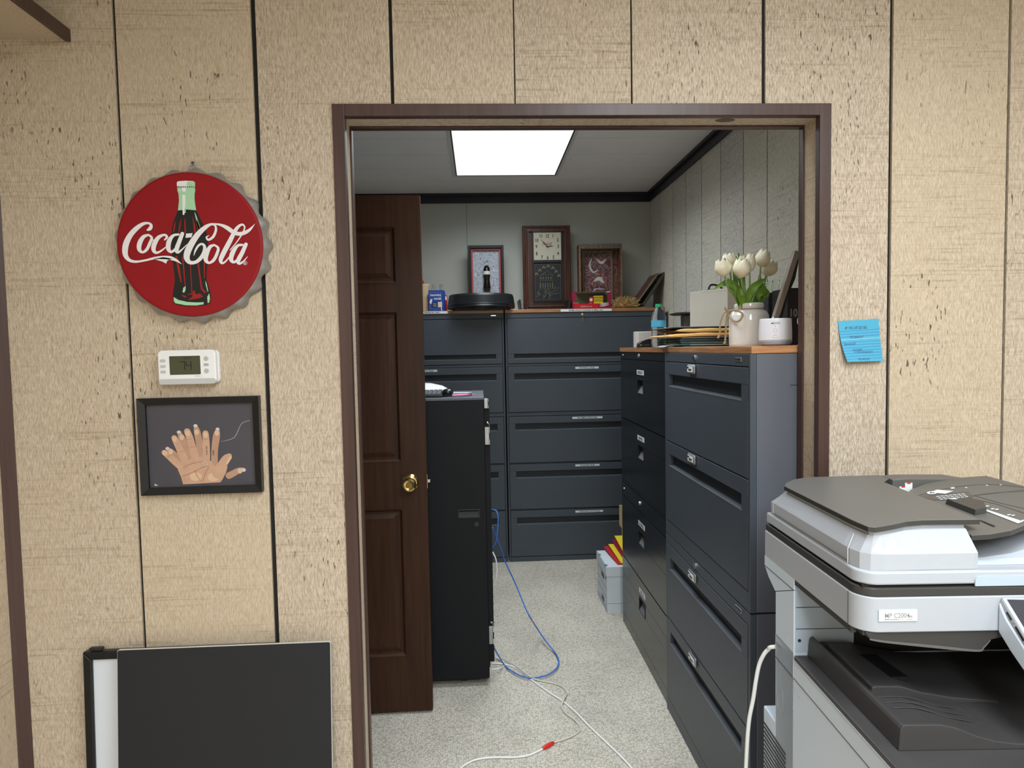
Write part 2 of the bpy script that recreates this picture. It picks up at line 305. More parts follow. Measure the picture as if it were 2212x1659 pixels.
class MB:
    def __init__(s): s.v = []; s.f = []; s.fm = []; s.fs = []; s.fb = []; s.mats = []; s.board = 0.0
    def mi(s, m):
        if isinstance(m, str): m = M[m]
        if m not in s.mats: s.mats.append(m)
        return s.mats.index(m)
    def add(s, vs, fs, m, X=I4, smooth=False):
        b = len(s.v); k = s.mi(m)
        flip = X.determinant() < 0
        s.v += [X @ Vector(v) for v in vs]
        for f in fs:
            f = [b+i for i in f]
            s.f.append(f[::-1] if flip else f); s.fm.append(k); s.fs.append(smooth); s.fb.append(s.board)
        return s
    def merge(s, bm, m, X=I4, smooth=False):
        bm.verts.index_update()
        s.add([v.co.copy() for v in bm.verts], [[v.index for v in f.verts] for f in bm.faces], m, X, smooth); bm.free(); return s
    def box(s, a, b, m, bev=0.0, X=I4, seg=2):
        x0, y0, z0 = (min(a[i], b[i]) for i in range(3)); x1, y1, z1 = (max(a[i], b[i]) for i in range(3))
        vs = [(x0, y0, z0), (x1, y0, z0), (x1, y1, z0), (x0, y1, z0), (x0, y0, z1), (x1, y0, z1), (x1, y1, z1), (x0, y1, z1)]
        fs = [(0, 3, 2, 1), (4, 5, 6, 7), (0, 1, 5, 4), (1, 2, 6, 5), (2, 3, 7, 6), (3, 0, 4, 7)]
        if bev <= 0: return s.add(vs, fs, m, X)
        bm = bmesh.new(); vv = [bm.verts.new(v) for v in vs]
        for f in fs: bm.faces.new([vv[i] for i in f])
        bmesh.ops.bevel(bm, geom=bm.edges[:], offset=bev, segments=seg, affect='EDGES', profile=0.5)
        return s.merge(bm, m, X)
    def prism(s, poly, lo, hi, m, axis='y', X=I4, bev=0.0, smooth=False):
        """extrude polygon; axis='y': poly=(x,z); 'z': poly=(x,y); 'x': poly=(y,z)"""
        def to(p, h): return {'y': (p[0], h, p[1]), 'z': (p[0], p[1], h), 'x': (h, p[0], p[1])}[axis]
        area = sum(poly[i][0]*poly[(i+1) % len(poly)][1]-poly[(i+1) % len(poly)][0]*poly[i][1] for i in range(len(poly)))
        if area < 0: poly = poly[::-1]
        n = len(poly)
        bm = bmesh.new()
        A = [bm.verts.new(to(p, lo)) for p in poly]; B = [bm.verts.new(to(p, hi)) for p in poly]
        bm.faces.new(A); bm.faces.new(B)
        for i in range(n): bm.faces.new((A[i], A[(i+1) % n], B[(i+1) % n], B[i]))
        bmesh.ops.recalc_face_normals(bm, faces=bm.faces[:])
        if bev > 0:
            bmesh.ops.bevel(bm, geom=[e for e in bm.edges if e.verts[0] in A+B and e.calc_face_angle(0) > 0.5], offset=bev, segments=2, affect='EDGES', profile=0.5)
        return s.merge(bm, m, X, smooth)
    def flat(s, poly, m, X=I4):
        """flat polygon given as (x,z) facing -y"""
        area = sum(poly[i][0]*poly[(i+1) % len(poly)][1]-poly[(i+1) % len(poly)][0]*poly[i][1] for i in range(len(poly)))
        if area < 0: poly = poly[::-1]
        return s.add([(p[0], 0, p[1]) for p in poly], [list(range(len(poly)))], m, X)
    def ribbon(s, pts, m, X=I4, n=5, y=0.0):
        """flat stroke through (x,z,width) facing -y, rounded ends"""
        q = smooth_path(pts, n); L_, R_ = [], []
        for i, p in enumerate(q):
            a, b = q[max(i-1, 0)], q[min(i+1, len(q)-1)]
            dx, dz = b[0]-a[0], b[1]-a[1]; l = math.hypot(dx, dz) or 1
            nx, nz = -dz/l, dx/l; h = max(p[2], 1e-6)/2
            L_.append((p[0]+nx*h, y, p[1]+nz*h)); R_.append((p[0]-nx*h, y, p[1]-nz*h))
        k = len(q)
        s.add(L_+R_, [(i, k+i, k+i+1, i+1) for i in range(k-1)], m, X)
        for p in (q[0], q[-1]):
            if p[2] > 1e-5: s.disc((p[0], y-0.00001*(1+(p is q[0])), p[1]), p[2]/2, m, X, 12)
        return s
    def disc(s, c, r, m, X=I4, n=24, rz=None):
        rz = rz or r
        return s.add([(c[0]+r*math.cos(2*PI*i/n), c[1], c[2]+rz*math.sin(2*PI*i/n)) for i in range(n)], [list(range(n))], m, X)
    def lathe(s, prof, m, X=I4, n=32, smooth=True, mats=None):
        """prof list of (r,z); turned about z"""
        vs = []; k = len(prof)
        for i in range(n):
            a = 2*PI*i/n
            for r, z in prof: vs.append((r*math.cos(a), r*math.sin(a), z))
        for j in range(k-1):
            fs = []
            for i in range(n):
                a, b = i*k+j, ((i+1) % n)*k+j
                fs.append((a, b, b+1, a+1))
            s.add(vs, fs, mats[j] if mats else m, X, smooth)
        return s
    def tube(s, pts, r, m, X=I4, n=10, sm=4, caps=True):
        q = smooth_path([tuple(p) for p in pts], sm) if sm > 1 else [tuple(p) for p in pts]
        rs = r if callable(r) else (lambda t: r)
        N = len(q); q = [Vector(p) for p in q]
        vs = []; up = Vector((0, 0, 1)); prev = None
        for i, p in enumerate(q):
            t = (q[min(i+1, N-1)]-q[max(i-1, 0)]).normalized() if N > 1 else up
            if prev is None:
                a = t.cross(up if abs(t.z) < 0.9 else Vector((1, 0, 0))).normalized()
            else:
                a = (prev-t*prev.dot(t)); a = a.normalized() if a.length > 1e-6 else t.orthogonal().normalized()
            prev = a; b = t.cross(a); rr = rs(i/(N-1))
            for k in range(n):
                g = 2*PI*k/n; vs.append(p+a*rr*math.cos(g)+b*rr*math.sin(g))
        fs = [(i*n+k, i*n+(k+1) % n, (i+1)*n+(k+1) % n, (i+1)*n+k) for i in range(N-1) for k in range(n)]
        s.add(vs, fs, m, X, True)
        if caps: s.add(vs, [list(range(n))[::-1], [(N-1)*n+k for k in range(n)]], m, X)
        return s
    def ball(s, c, r, m, X=I4, n=16, sc=(1, 1, 1)):
        prof = [(r*math.sin(PI*i/(n//2)), -r*math.cos(PI*i/(n//2))) for i in range(n//2+1)]
        prof[0] = (1e-5, -r); prof[-1] = (1e-5, r)
        return s.lathe(prof, m, X @ T(*c) @ Matrix.Diagonal((*sc, 1)), n)
    def text(s, body, size, m, X=I4, align='CENTER', bold=0.0, depth=0.0, sx=1.0):
        """lettering in the xz plane facing -y, baseline at z=0"""
        cu = bpy.data.curves.new('lettering', 'FONT'); cu.body = body; cu.size = size; cu.align_x = align; cu.resolution_u = 3
        cu.offset = bold; cu.extrude = depth
        ob = bpy.data.objects.new('lettering', cu); col.objects.link(ob)
        bpy.context.view_layer.update()
        dg = bpy.context.evaluated_depsgraph_get(); me = bpy.data.meshes.new_from_object(ob.evaluated_get(dg))
        R_ = Matrix(((sx, 0, 0, 0), (0, 0, -1, 0), (0, 1, 0, 0), (0, 0, 0, 1)))
        s.add([v.co.copy() for v in me.vertices], [list(p.vertices) for p in me.polygons], m, X @ R_)
        bpy.data.objects.remove(ob); bpy.data.curves.remove(cu); bpy.data.meshes.remove(me)
        return s
    def build(s, name, parent=None, world=False, **tags):
        me = bpy.data.meshes.new(name)
        loc = Vector((0, 0, 0))
        if parent is None and not tags.get('keep'):
            xs = [v.x for v in s.v]; ys = [v.y for v in s.v]; zs = [v.z for v in s.v]
            loc = Vector(((min(xs)+max(xs))/2, (min(ys)+max(ys))/2, min(zs)))
        me.from_pydata([v-loc for v in s.v], [], s.f)
        for m in s.mats: me.materials.append(m)
        me.polygons.foreach_set('material_index', s.fm); me.polygons.foreach_set('use_smooth', s.fs)
        at = me.attributes.new('board', 'FLOAT', 'FACE'); at.data.foreach_set('value', s.fb)
        me.update()
        o = bpy.data.objects.new(name, me); col.objects.link(o); o.location = loc
        if parent is not None:
            o.parent = parent
            if world:
                pw = parent.matrix_basis if parent.parent is None else parent.parent.matrix_basis @ parent.matrix_parent_inverse @ parent.matrix_basis
                o.matrix_parent_inverse = pw.inverted()
        for k in ('label', 'category', 'group', 'kind'):
            if tags.get(k): o[k] = tags[k]
        return o
def thing(name, label, category, loc=(0, 0, 0), rz=0.0, group=None, kind=None):
    o = bpy.data.objects.new(name, None); col.objects.link(o); o.location = loc; o.rotation_euler = (0, 0, rz)
    o.empty_display_size = 0.05
    o['label'] = label; o['category'] = category
    if group: o['group'] = group
    if kind: o['kind'] = kind
    bpy.context.view_layer.update()
    return o
def frame_ring(mb, x0, z0, x1, z1, wd, y0, y1, m, X=I4, bev=0.0):
    """mitred rectangular frame"""
    for A, B, C, D in (((x0, z0), (x1, z0), (x1-wd, z0+wd), (x0+wd, z0+wd)), ((x1, z0), (x1, z1), (x1-wd, z1-wd), (x1-wd, z0+wd)),
                       ((x1, z1), (x0, z1), (x0+wd, z1-wd), (x1-wd, z1-wd)), ((x0, z1), (x0, z0), (x0+wd, z0+wd), (x0+wd, z1-wd))):
        mb.prism([A, B, C, D], y0, y1, m, 'y', X, bev)

def script_logo(mb, m, X, s):
    """flowing script lettering of the soft-drink sign, traced in units of s, centred on the disc"""
    def c(pts): return [((x-765)*s, (845-y)*s, w_*s) for x, y, w_ in pts]
    strokes = [
     [(388,708,16),(412,695,34),(424,665,26),(400,645,20),(350,652,30),(290,692,42),(230,755,48),(190,830,54),(176,900,52),(184,950,42),(215,985,30),(270,998,22),(350,988,18),(440,968,22),(520,962,30),(590,970,34),(640,992,22),(686,1026,2)],
     [(396,752,18),(348,772,34),(312,830,44),(306,885,38),(335,912,22),(375,885,28),(405,828,28),(424,780,24),(396,752,16)],
     [(420,792,10),(450,806,10),(480,790,8)],
     [(540,800,12),(562,775,24),(540,754,20),(485,778,34),(445,838,44),(436,892,38),(460,918,24),(505,900,16),(570,850,8)],
     [(668,752,20),(620,762,26),(580,815,42),(570,880,40),(595,912,24),(640,880,22),(675,825,16)],
     [(704,745,34),(672,820,38),(645,890,40),(655,917,24),(690,895,14),(742,845,6)],
     [(945,765,6),(922,780,14),(940,804,20),(985,775,24),(1012,715,22),(1005,672,18),(968,662,22),(915,690,38),(850,748,48),(792,825,56),(748,905,60),(734,965,54),(756,1008,38),(805,1012,30),(855,980,34),(892,925,34),(902,868,28),(880,842,20),(845,858,20),(815,905,16),(800,948,4)],
     [(968,660,20),(1020,660,16),(1070,672,26),(1120,698,38),(1170,735,38),(1220,752,36),(1275,742,34),(1325,712,24),(1373,660,2)],
     [(992,852,18),(950,872,32),(916,938,42),(908,990,38),(936,1018,22),(980,992,28),(1012,935,28),(1026,882,24),(992,852,16)],
     [(1278,690,14),(1262,668,18),(1232,675,24),(1190,720,34),(1135,820,42),(1075,925,44),(1045,988,38),(1056,1022,22),(1095,1000,14),(1150,930,8)],
     [(1278,690,14),(1262,735,14),(1205,820,10),(1135,900,8)],
     [(1250,855,20),(1205,862,26),(1160,920,42),(1140,985,40),(1165,1014,24),(1205,985,22),(1245,925,16)],
     [(1282,850,34),(1246,925,38),(1205,1000,40),(1216,1028,24),(1252,1008,14),(1292,965,5)],
    ]
    for k, st in enumerate(strokes): mb.ribbon(c(st), m, X, 6, -0.00003*k)
    mb.flat([((x-765)*s, (845-y)*s) for x, y in ((738,744),(798,741),(784,780),(730,783))], m, X)
    mb.flat([((x-765)*s, (845-y)*s) for x, y in ((430,975),(510,1000),(543,1020),(556,992),(600,975),(520,960))], m, X)

# ================================================================== the setting
XL, XR, YB = -1.128, 2.45, -4.0           # front office
OPL, OPR, OPT = -0.312, 0.852, 2.012      # clear opening
BXL, BXR, BYB = -1.08, 1.285, 3.278       # file room inner faces
def struct(mb, name, **k):
    o = mb.build(name, keep=True, kind='structure', **k); return o
f = MB(); f.box((XL-0.1, YB-0.1, -0.05), (XR+0.1, BYB+0.1, 0), 'carpet'); struct(f, 'floor')
f = MB(); f.box((XL-0.1, YB-0.1, CEIL), (XR+0.1, 0.05, CEIL+0.06), 'ceiling')
f.box((BXL-0.1, 0.05, CEIL), (BXR+0.1, BYB+0.1, CEIL+0.06), 'ceiling')
for i in range(9): f.box((BXL, 0.5+0.3*i, CEIL-0.0006), (BXR, 0.503+0.3*i, CEIL+0.001), 'offwhite')
struct(f, 'ceiling')

# front wall: separate boards with real gaps over a dark backing
gr = [(-1.128, 0.004), (-0.829, 0.0068), (-0.512, 0.0115), (-0.193, 0.0085), (0.099, 0.0030), (0.382, 0.0042), (0.707, 0.0095), (1.028, 0.0090), (1.330, 0.0070), (1.62, 0.006), (1.93, 0.005), (2.2, 0.006), (2.46, 0.004)]
w_ = MB()
w_.box((XL-0.1, 0.007, 0), (OPL-0.012, 0.093, CEIL), 'groove'); w_.box((OPR+0.012, 0.007, 0), (XR+0.1, 0.093, CEIL), 'groove')
w_.box((OPL-0.012, 0.007, OPT+0.012), (OPR+0.012, 0.093, CEIL), 'groove')
for i in range(len(gr)-1):
    x0 = gr[i][0]+gr[i][1]/2; x1 = gr[i+1][0]-gr[i+1][1]/2
    w_.board = 0.17+0.37*i
    segs = [(x0, x1, 0, CEIL)]
    if x1 > OPL and x0 < OPR:
        segs = [(max(x0, x0), x1, OPT+0.01, CEIL)]
        if x0 < OPL: segs.append((x0, OPL-0.01, 0, OPT+0.01))
        if x1 > OPR: segs.append((OPR+0.01, x1, 0, OPT+0.01))
    for a, b, z0, z1 in segs:
        w_.box((a, 0.0, z0), (b, 0.0075, z1), 'panel'); w_.box((a, 0.0925, z0), (b, 0.10, z1), 'panel_back')
struct(w_, 'wall_front')

# lining boards of the opening
w_ = MB(); w_.board = 5.2; w_.box((OPL-0.014, 0.0005, 0), (OPL, 0.0995, OPT+0.014), 'panel')
w_.board = 9.4; w_.box((OPR, 0.0005, 0), (OPR+0.014, 0.0995, OPT+0.014), 'panel'); struct(w_, 'trim_1')
w_ = MB(); w_.board = 2.3; w_.box((OPL, 0.0005, OPT), (OPR, 0.0995, OPT+0.014), 'panel_x')
w_.lathe([(1e-5, OPT-0.0008), (0.013, OPT-0.0008), (0.0135, OPT+0.001)], 'trim', T(0.628, 0.045, 0) @ Matrix.Diagonal((1.9, 1, 1, 1)), 20)
struct(w_, 'trim_2')
# L-shaped corner mouldings, both faces of the wall
def corner_mould(y_face, s, num):
    mb = MB(); a, t = 0.0235, 0.005
    ya, yb = y_face, y_face+s*t*1.0                 # lies on the wall face, sticks out
    yi = y_face-s*0.018                              # inner leg goes into the opening
    mb.box((OPL-a, min(ya, yb), 0), (OPL+t, max(ya, yb), OPT+a), 'trim', 0.0012)
    mb.box((OPL, min(yi, ya), 0), (OPL+t, max(yi, ya), OPT), 'trim', 0.001)
    mb.box((OPR-t, min(ya, yb), 0), (OPR+a, max(ya, yb), OPT+a), 'trim', 0.0012)
    mb.box((OPR-t, min(yi, ya), 0), (OPR, max(yi, ya), OPT), 'trim', 0.001)
    mb.box((OPL+t, min(ya, yb), OPT-t), (OPR-t, max(ya, yb), OPT+a), 'trim', 0.0012)
    mb.box((OPL+t, min(yi, ya), OPT-t), (OPR-t, max(yi, ya), OPT), 'trim', 0.001)
    struct(mb, 'trim_%d' % num)
corner_mould(0.0, -1, 3); corner_mould(0.10, 1, 4)

# left wall of the front office, its corner strip, right and rear walls
w_ = MB()
w_.box((XL-0.09, YB, 0), (XL-0.008, 0, CEIL), 'groove')
yy = -0.0
for i, d in enumerate((0.30, 0.21, 0.33, 0.26, 0.3, 0.25, 0.31, 0.28, 0.3, 0.27, 0.3, 0.26, 0.3, 0.3)):
    if yy-d < YB: break
    w_.board = 11.3+0.61*i; w_.box((XL-0.0085, yy-d, 0), (XL, yy-0.005, CEIL), 'panel'); yy -= d
struct(w_, 'wall_left')
w_ = MB(); w_.prism([(XL, -0.0225), (XL+0.0225, -0.0005), (XL, -0.0005)], 0, 2.235, 'trim', 'z', bev=0.001); struct(w_, 'trim_5')
w_ = MB(); w_.box((XR, YB, 0), (XR+0.09, 0, CEIL), 'office_wall'); struct(w_, 'wall_right')
w_ = MB(); w_.box((XL-0.1, YB-0.09, 0), (XR+0.1, YB, CEIL), 'office_wall'); struct(w_, 'wall_rear')

# file room walls
w_ = MB(); w_.box((BXL-0.1, BYB, 0), (BXR+0.1, BYB+0.09, CEIL), 'gray_wall')
w_.box((-0.0725, BYB-0.0008, 0), (-0.0705, BYB+0.001, CEIL), 'groove'); struct(w_, 'wall_back')
w_ = MB(); w_.box((BXL-0.09, 0.1, 0), (BXL, BYB, CEIL), 'gray_wall'); struct(w_, 'wall_file_room_left')
w_ = MB(); w_.box((BXR+0.002, 0.1, 0), (BXR+0.09, BYB, CEIL), 'groove')
gx = [P(px, 560, x=BXR).y for px in (1657, 1606, 1557, 1516, 1482, 1454, 1426)]
gx = [0.1, 0.14, gx[0]] + gx[1:] + [BYB]
gx = sorted(gx)
for i in range(len(gx)-1):
    w_.board = 21.7+0.83*i; w_.box((BXR, gx[i]+0.0045, 0), (BXR+0.0025, gx[i+1]-0.0035, CEIL), 'panel_back')
struct(w_, 'wall_file_room_right')
# dark crown strips
w_ = MB()
zc = P(1200, 437, y=BYB-0.012).z
w_.box((BXL, BYB-0.012, zc), (BXR, BYB, CEIL), 'crown', 0.002); w_.box((BXR-0.012, 0.1, zc), (BXR, BYB-0.012, CEIL), 'crown', 0.002)
w_.box((BXL, BYB-0.03, CEIL-0.02), (BXR, BYB-0.012, CEIL), 'crown', 0.002); w_.box((BXR-0.03, 0.1, CEIL-0.02), (BXR-0.012, BYB-0.03, CEIL), 'crown', 0.002)
struct(w_, 'trim_6')

# ------------------------------------------------------------------ ceiling lights
def troffer(name, label, x0, y0, x1, y1, watts, spread, glow):
    t = thing(name, label, 'ceiling light', ((x0+x1)/2, (y0+y1)/2, CEIL))
    e = emit('diffuser_'+str(len(bpy.data.materials)), (0.86, 0.97, 1.0), glow)
    hx, hy = (x1-x0)/2, (y1-y0)/2
    a = MB()
    for s in (-1, 1):
        a.box((s*hx, -hy-0.018, -0.008), (s*(hx+0.018), hy+0.018, -0.0005), 'offwhite', 0.001)
        a.box((-hx, s*hy, -0.008), (hx, s*(hy+0.018), -0.0005), 'offwhite', 0.001)
    a.build('frame', t)
    g = MB()
    for s in (-1, 1):
        g.box((s*(hx-0.008), -hy, -0.0065), (s*hx, hy, -0.001), 'crown'); g.box((-hx+0.008, s*(hy-0.008), -0.0065), (hx-0.008, s*hy, -0.001), 'crown')
    g.build('inner_rim', t)
    d = MB(); d.box((-hx+0.008, -hy+0.008, -0.005), (hx-0.008, hy-0.008, -0.002), e); d.build('diffuser', t)
    ld = bpy.data.lights.new('tube_light', 'AREA'); ld.shape = 'RECTANGLE'; ld.size = 2*hx-0.03; ld.size_y = 2*hy-0.03
    ld.energy = watts; ld.spread = math.radians(spread); ld.color = (0.89, 0.96, 1.0)
    lo = bpy.data.objects.new('tube_light', ld); col.objects.link(lo); lo.parent = t; lo.location = (0, 0, -0.012)
    return t
lp = [P(978, 378, z=CEIL), P(1198, 378, z=CEIL)]
lx0, lx1, ly1 = lp[0].x+0.02, lp[1].x+0.005, lp[0].y
troffer('ceiling_light', 'lit rectangular ceiling panel light in the file room beyond the opening', lx0, ly1-1.2, lx1, ly1, BACK_W, 150, 1.03)
troffer('ceiling_light', 'rectangular ceiling panel light in the file room just inside the opening, above its head', lx0, 0.35, lx1, 1.05, BACK_W2, 110, 1.03)
for i, (a, b) in enumerate(((0.72, -1.50), (1.95, -2.10), (0.10, -3.20))):  # third panel is added to fill the copier side and cabinet fronts
    troffer('ceiling_light', ('rectangular ceiling panel light over the front office, nearest the opening', 'rectangular ceiling panel light over the front office, above the copier side', 'rectangular ceiling panel light over the back of the front office, behind the viewer')[i], a-0.3, b-0.6, a+0.3, b+0.6, (FRONT_W, FRONT_W2, FRONT_W3)[i], 165, 1.3)

# ------------------------------------------------------------------ wall shelf, top left
a = P(152, 84, y=-0.003)
t = thing('wall_shelf', 'wood-grain shelf with brown edge strip high in the left corner', 'shelf', (XL, 0, a.z))
b_ = MB(); b_.board = 3.9; b_.box((0.001, -1.0, 0), (a.x-XL-0.012, -0.001, 0.018), 'panel'); b_.build('shelf_board', t)
b_ = MB(); b_.box((a.x-XL-0.012, -1.0, -0.006), (a.x-XL, -0.001, 0.022), 'trim', 0.001); b_.build('edge_strip', t)

# ------------------------------------------------------------------ mahogany door standing open in the file room
dA = P(927, 1536, z=0.012); DY = dA.y
DXR = P(921, 1000, y=DY).x; DH = 2.045; DW = 0.813
t = thing('door_1', 'dark mahogany six-panel door standing open with a brass knob', 'door', (DXR-DW, DY+0.0, 0.0), math.radians(0.6), kind='structure')
zz = lambda py: P(830, py, y=DY).z
xx = lambda px, py: P(px, py, y=DY).x-(DXR-DW)
# panel rows measured on the slab
rows = [(zz(1422), zz(1100)), (zz(1000), zz(672)), (zz(612), zz(487))]
pr = xx(862, 800)
cols = [(DW-pr, DW/2-0.05), (DW/2+0.05, pr)]
s_ = MB()
slab_th = 0.035
def slab_face(mb, y, s):
    pass
zs = [0.012]+[v for r in rows for v in r]+[DH]
xs = [0, cols[0][0], cols[0][1], cols[1][0], cols[1][1], DW]
s_.box((0, 0.011, 0.012), (DW, slab_th-0.011, DH), 'mahogany')
for j in range(len(zs)-1):
    for i in range(5):
        panel = (j % 2 == 1) and (i in (1, 3))
        if not panel:
            for ya, yb in ((0, 0.011), (slab_th-0.011, slab_th)):
                s_.box((xs[i], ya, zs[j]), (xs[i+1], yb, zs[j+1]), 'mahogany')
s_.build('slab', t)
for (z0, z1) in rows:
    for (x0, x1) in cols:
        for side in (0, 1):
            q = MB(); X = I4 if side == 0 else T(DW, slab_th, 0) @ RZ(PI)
            a0, a1 = (x0, x1) if side == 0 else (DW-x1, DW-x0)
            # ogee moulding ring and raised field
            def ringquads(i0, i1, ya, yb):
                A = [(a0+i0, ya, z0+i0), (a1-i0, ya, z0+i0), (a1-i0, ya, z1-i0), (a0+i0, ya, z1-i0)]
                B = [(a0+i1, yb, z0+i1), (a1-i1, yb, z0+i1), (a1-i1, yb, z1-i1), (a0+i1, yb, z1-i1)]
                q.add(A+B, [(k, (k+1) % 4, 4+(k+1) % 4, 4+k) for k in range(4)], 'mahogany', X)
            ringquads(0, 0.004, -0.0015, -0.0015); ringquads(0.004, 0.014, -0.0015, 0.0095); ringquads(0.014, 0.022, 0.0095, 0.0095); ringquads(0.022, 0.040, 0.0095, 0.002)
            q.add([(a0+0.04, 0.002, z0+0.04), (a1-0.04, 0.002, z0+0.04), (a1-0.04, 0.002, z1-0.04), (a0+0.04, 0.002, z1-0.04)], [(0, 1, 2, 3)], 'mahogany', X)
            q.build('panel', t)
kc = P(884, 1047, y=DY-0.04); kx, kz = kc.x-(DXR-DW), kc.z
k_ = MB()
Xk = T(kx, 0, kz) @ RX(PI/2)
k_.lathe([(1e-5, 0), (0.032, 0), (0.032, 0.003), (0.026, 0.009), (0.014, 0.012), (0.012, 0.026), (0.018, 0.032), (0.0255, 0.040), (0.0275, 0.050), (0.025, 0.060), (0.019, 0.064), (0.013, 0.0625), (0.011, 0.060), (1e-5, 0.060)], 'brass', Xk, 36)
k_.build('door_knob', t)
k2 = MB(); k2.lathe([(1e-5, 0), (0.032, 0), (0.032, 0.003), (0.026, 0.009), (0.014, 0.012), (0.012, 0.026), (0.0255, 0.040), (0.0275, 0.050), (0.02, 0.063), (1e-5, 0.064)], 'brass', T(kx, slab_th, kz) @ RX(-PI/2), 28); k2.build('door_knob', t)
l_ = MB(); l_.box((DW-0.001, 0.006, kz-0.028), (DW+0.0015, 0.029, kz+0.028), 'brass'); l_.box((DW+0.001, 0.011, kz-0.006), (DW+0.012, 0.024, kz+0.006), 'chrome', 0.002); l_.build('latch', t)

# ================================================================== filing cabinets
M['bright_lip'] = plain('worn_lip', (0.17, 0.18, 0.19), 0.4)  # paler grey than the drawer fronts, along the handle recess
def sticker(mb, x, z, wd, h, text, y=-0.0006, X=I4):
    mb.box((x-wd/2, y-0.0006, z-h/2), (x+wd/2, y, z+h/2), 'label_white', X=X)
    if text: mb.text(text, h*0.86, 'ink', X @ T(x, y-0.0009, z-h*0.30), bold=0.0003, sx=wd*0.92/(len(text)*h*0.62))
def drawer_front(t, x0, x1, z0, z1, kind, m, rec, label=None, lx=None, mat2=None):
    """one drawer front at local y=0..0.018 with a real finger recess"""
    d = MB(); y0, y1 = -0.010, 0.008
    if kind == 'top': rz0, rz1 = z0+0.045*(z1-z0)/0.33, z0+0.045*(z1-z0)/0.33+0.038
    elif kind == 'bottom': rz0, rz1 = z0+0.030, z0+0.064
    elif kind == 'channel': rz0, rz1 = z1-0.092, z1-0.046
    elif kind == 'cup': rz0, rz1 = z1-0.150, z1-0.090
    if kind == 'cup': cx = x0+(x1-x0)*0.5; rx0, rx1 = cx-0.052, cx+0.052
    else: rx0, rx1 = x0+0.042, x1-0.042
    # slab with a hole
    b = 0.0015
    d.box((x0, y0, rz1), (x1, y1, z1), m, b); d.box((x0, y0, z0), (x1, y1, rz0), m, b)
    d.box((x0, y0, rz0), (rx0, y1, rz1), m); d.box((rx1, y0, rz0), (x1, y1, rz1), m)
    o = d.build('drawer', t)
    h = MB()
    if kind == 'cup':
        h.box((rx0-0.004, y0-0.002, rz0-0.004), (rx1+0.004, y0, rz0), 'black_plastic', 0.0008); h.box((rx0-0.004, y0-0.002, rz1), (rx1+0.004, y0, rz1+0.004), 'black_plastic', 0.0008)
        h.box((rx0-0.004, y0-0.002, rz0), (rx0, y0, rz1), 'black_plastic'); h.box((rx1, y0-0.002, rz0), (rx1+0.004, y0, rz1), 'black_plastic')
        h.add([(rx0, y0, rz0), (rx1, y0, rz0), (rx1, y1, rz0+0.034), (rx0, y1, rz0+0.034)], [(0, 1, 2, 3)], 'bright_lip' if mat2 is None else mat2)
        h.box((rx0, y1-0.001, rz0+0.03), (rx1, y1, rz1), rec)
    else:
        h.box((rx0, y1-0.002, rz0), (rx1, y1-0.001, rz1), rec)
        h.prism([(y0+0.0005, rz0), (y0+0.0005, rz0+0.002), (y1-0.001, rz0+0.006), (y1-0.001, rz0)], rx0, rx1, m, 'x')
        h.prism([(y0-0.0008, rz0-0.001), (y0-0.0008, rz0+0.002), (y0+0.002, rz0+0.002), (y0+0.002, rz0-0.001)], rx0, rx1, mat2 or m, 'x')
    h.build('handle_recess', o)
    if label:
        s = MB(); sticker(s, lx, z1-0.016 if kind != 'cup' else z1-0.055, label[1], 0.0135 if kind != 'cup' else 0.022, label[0], y0); s.build('label_strip', o)
    return o

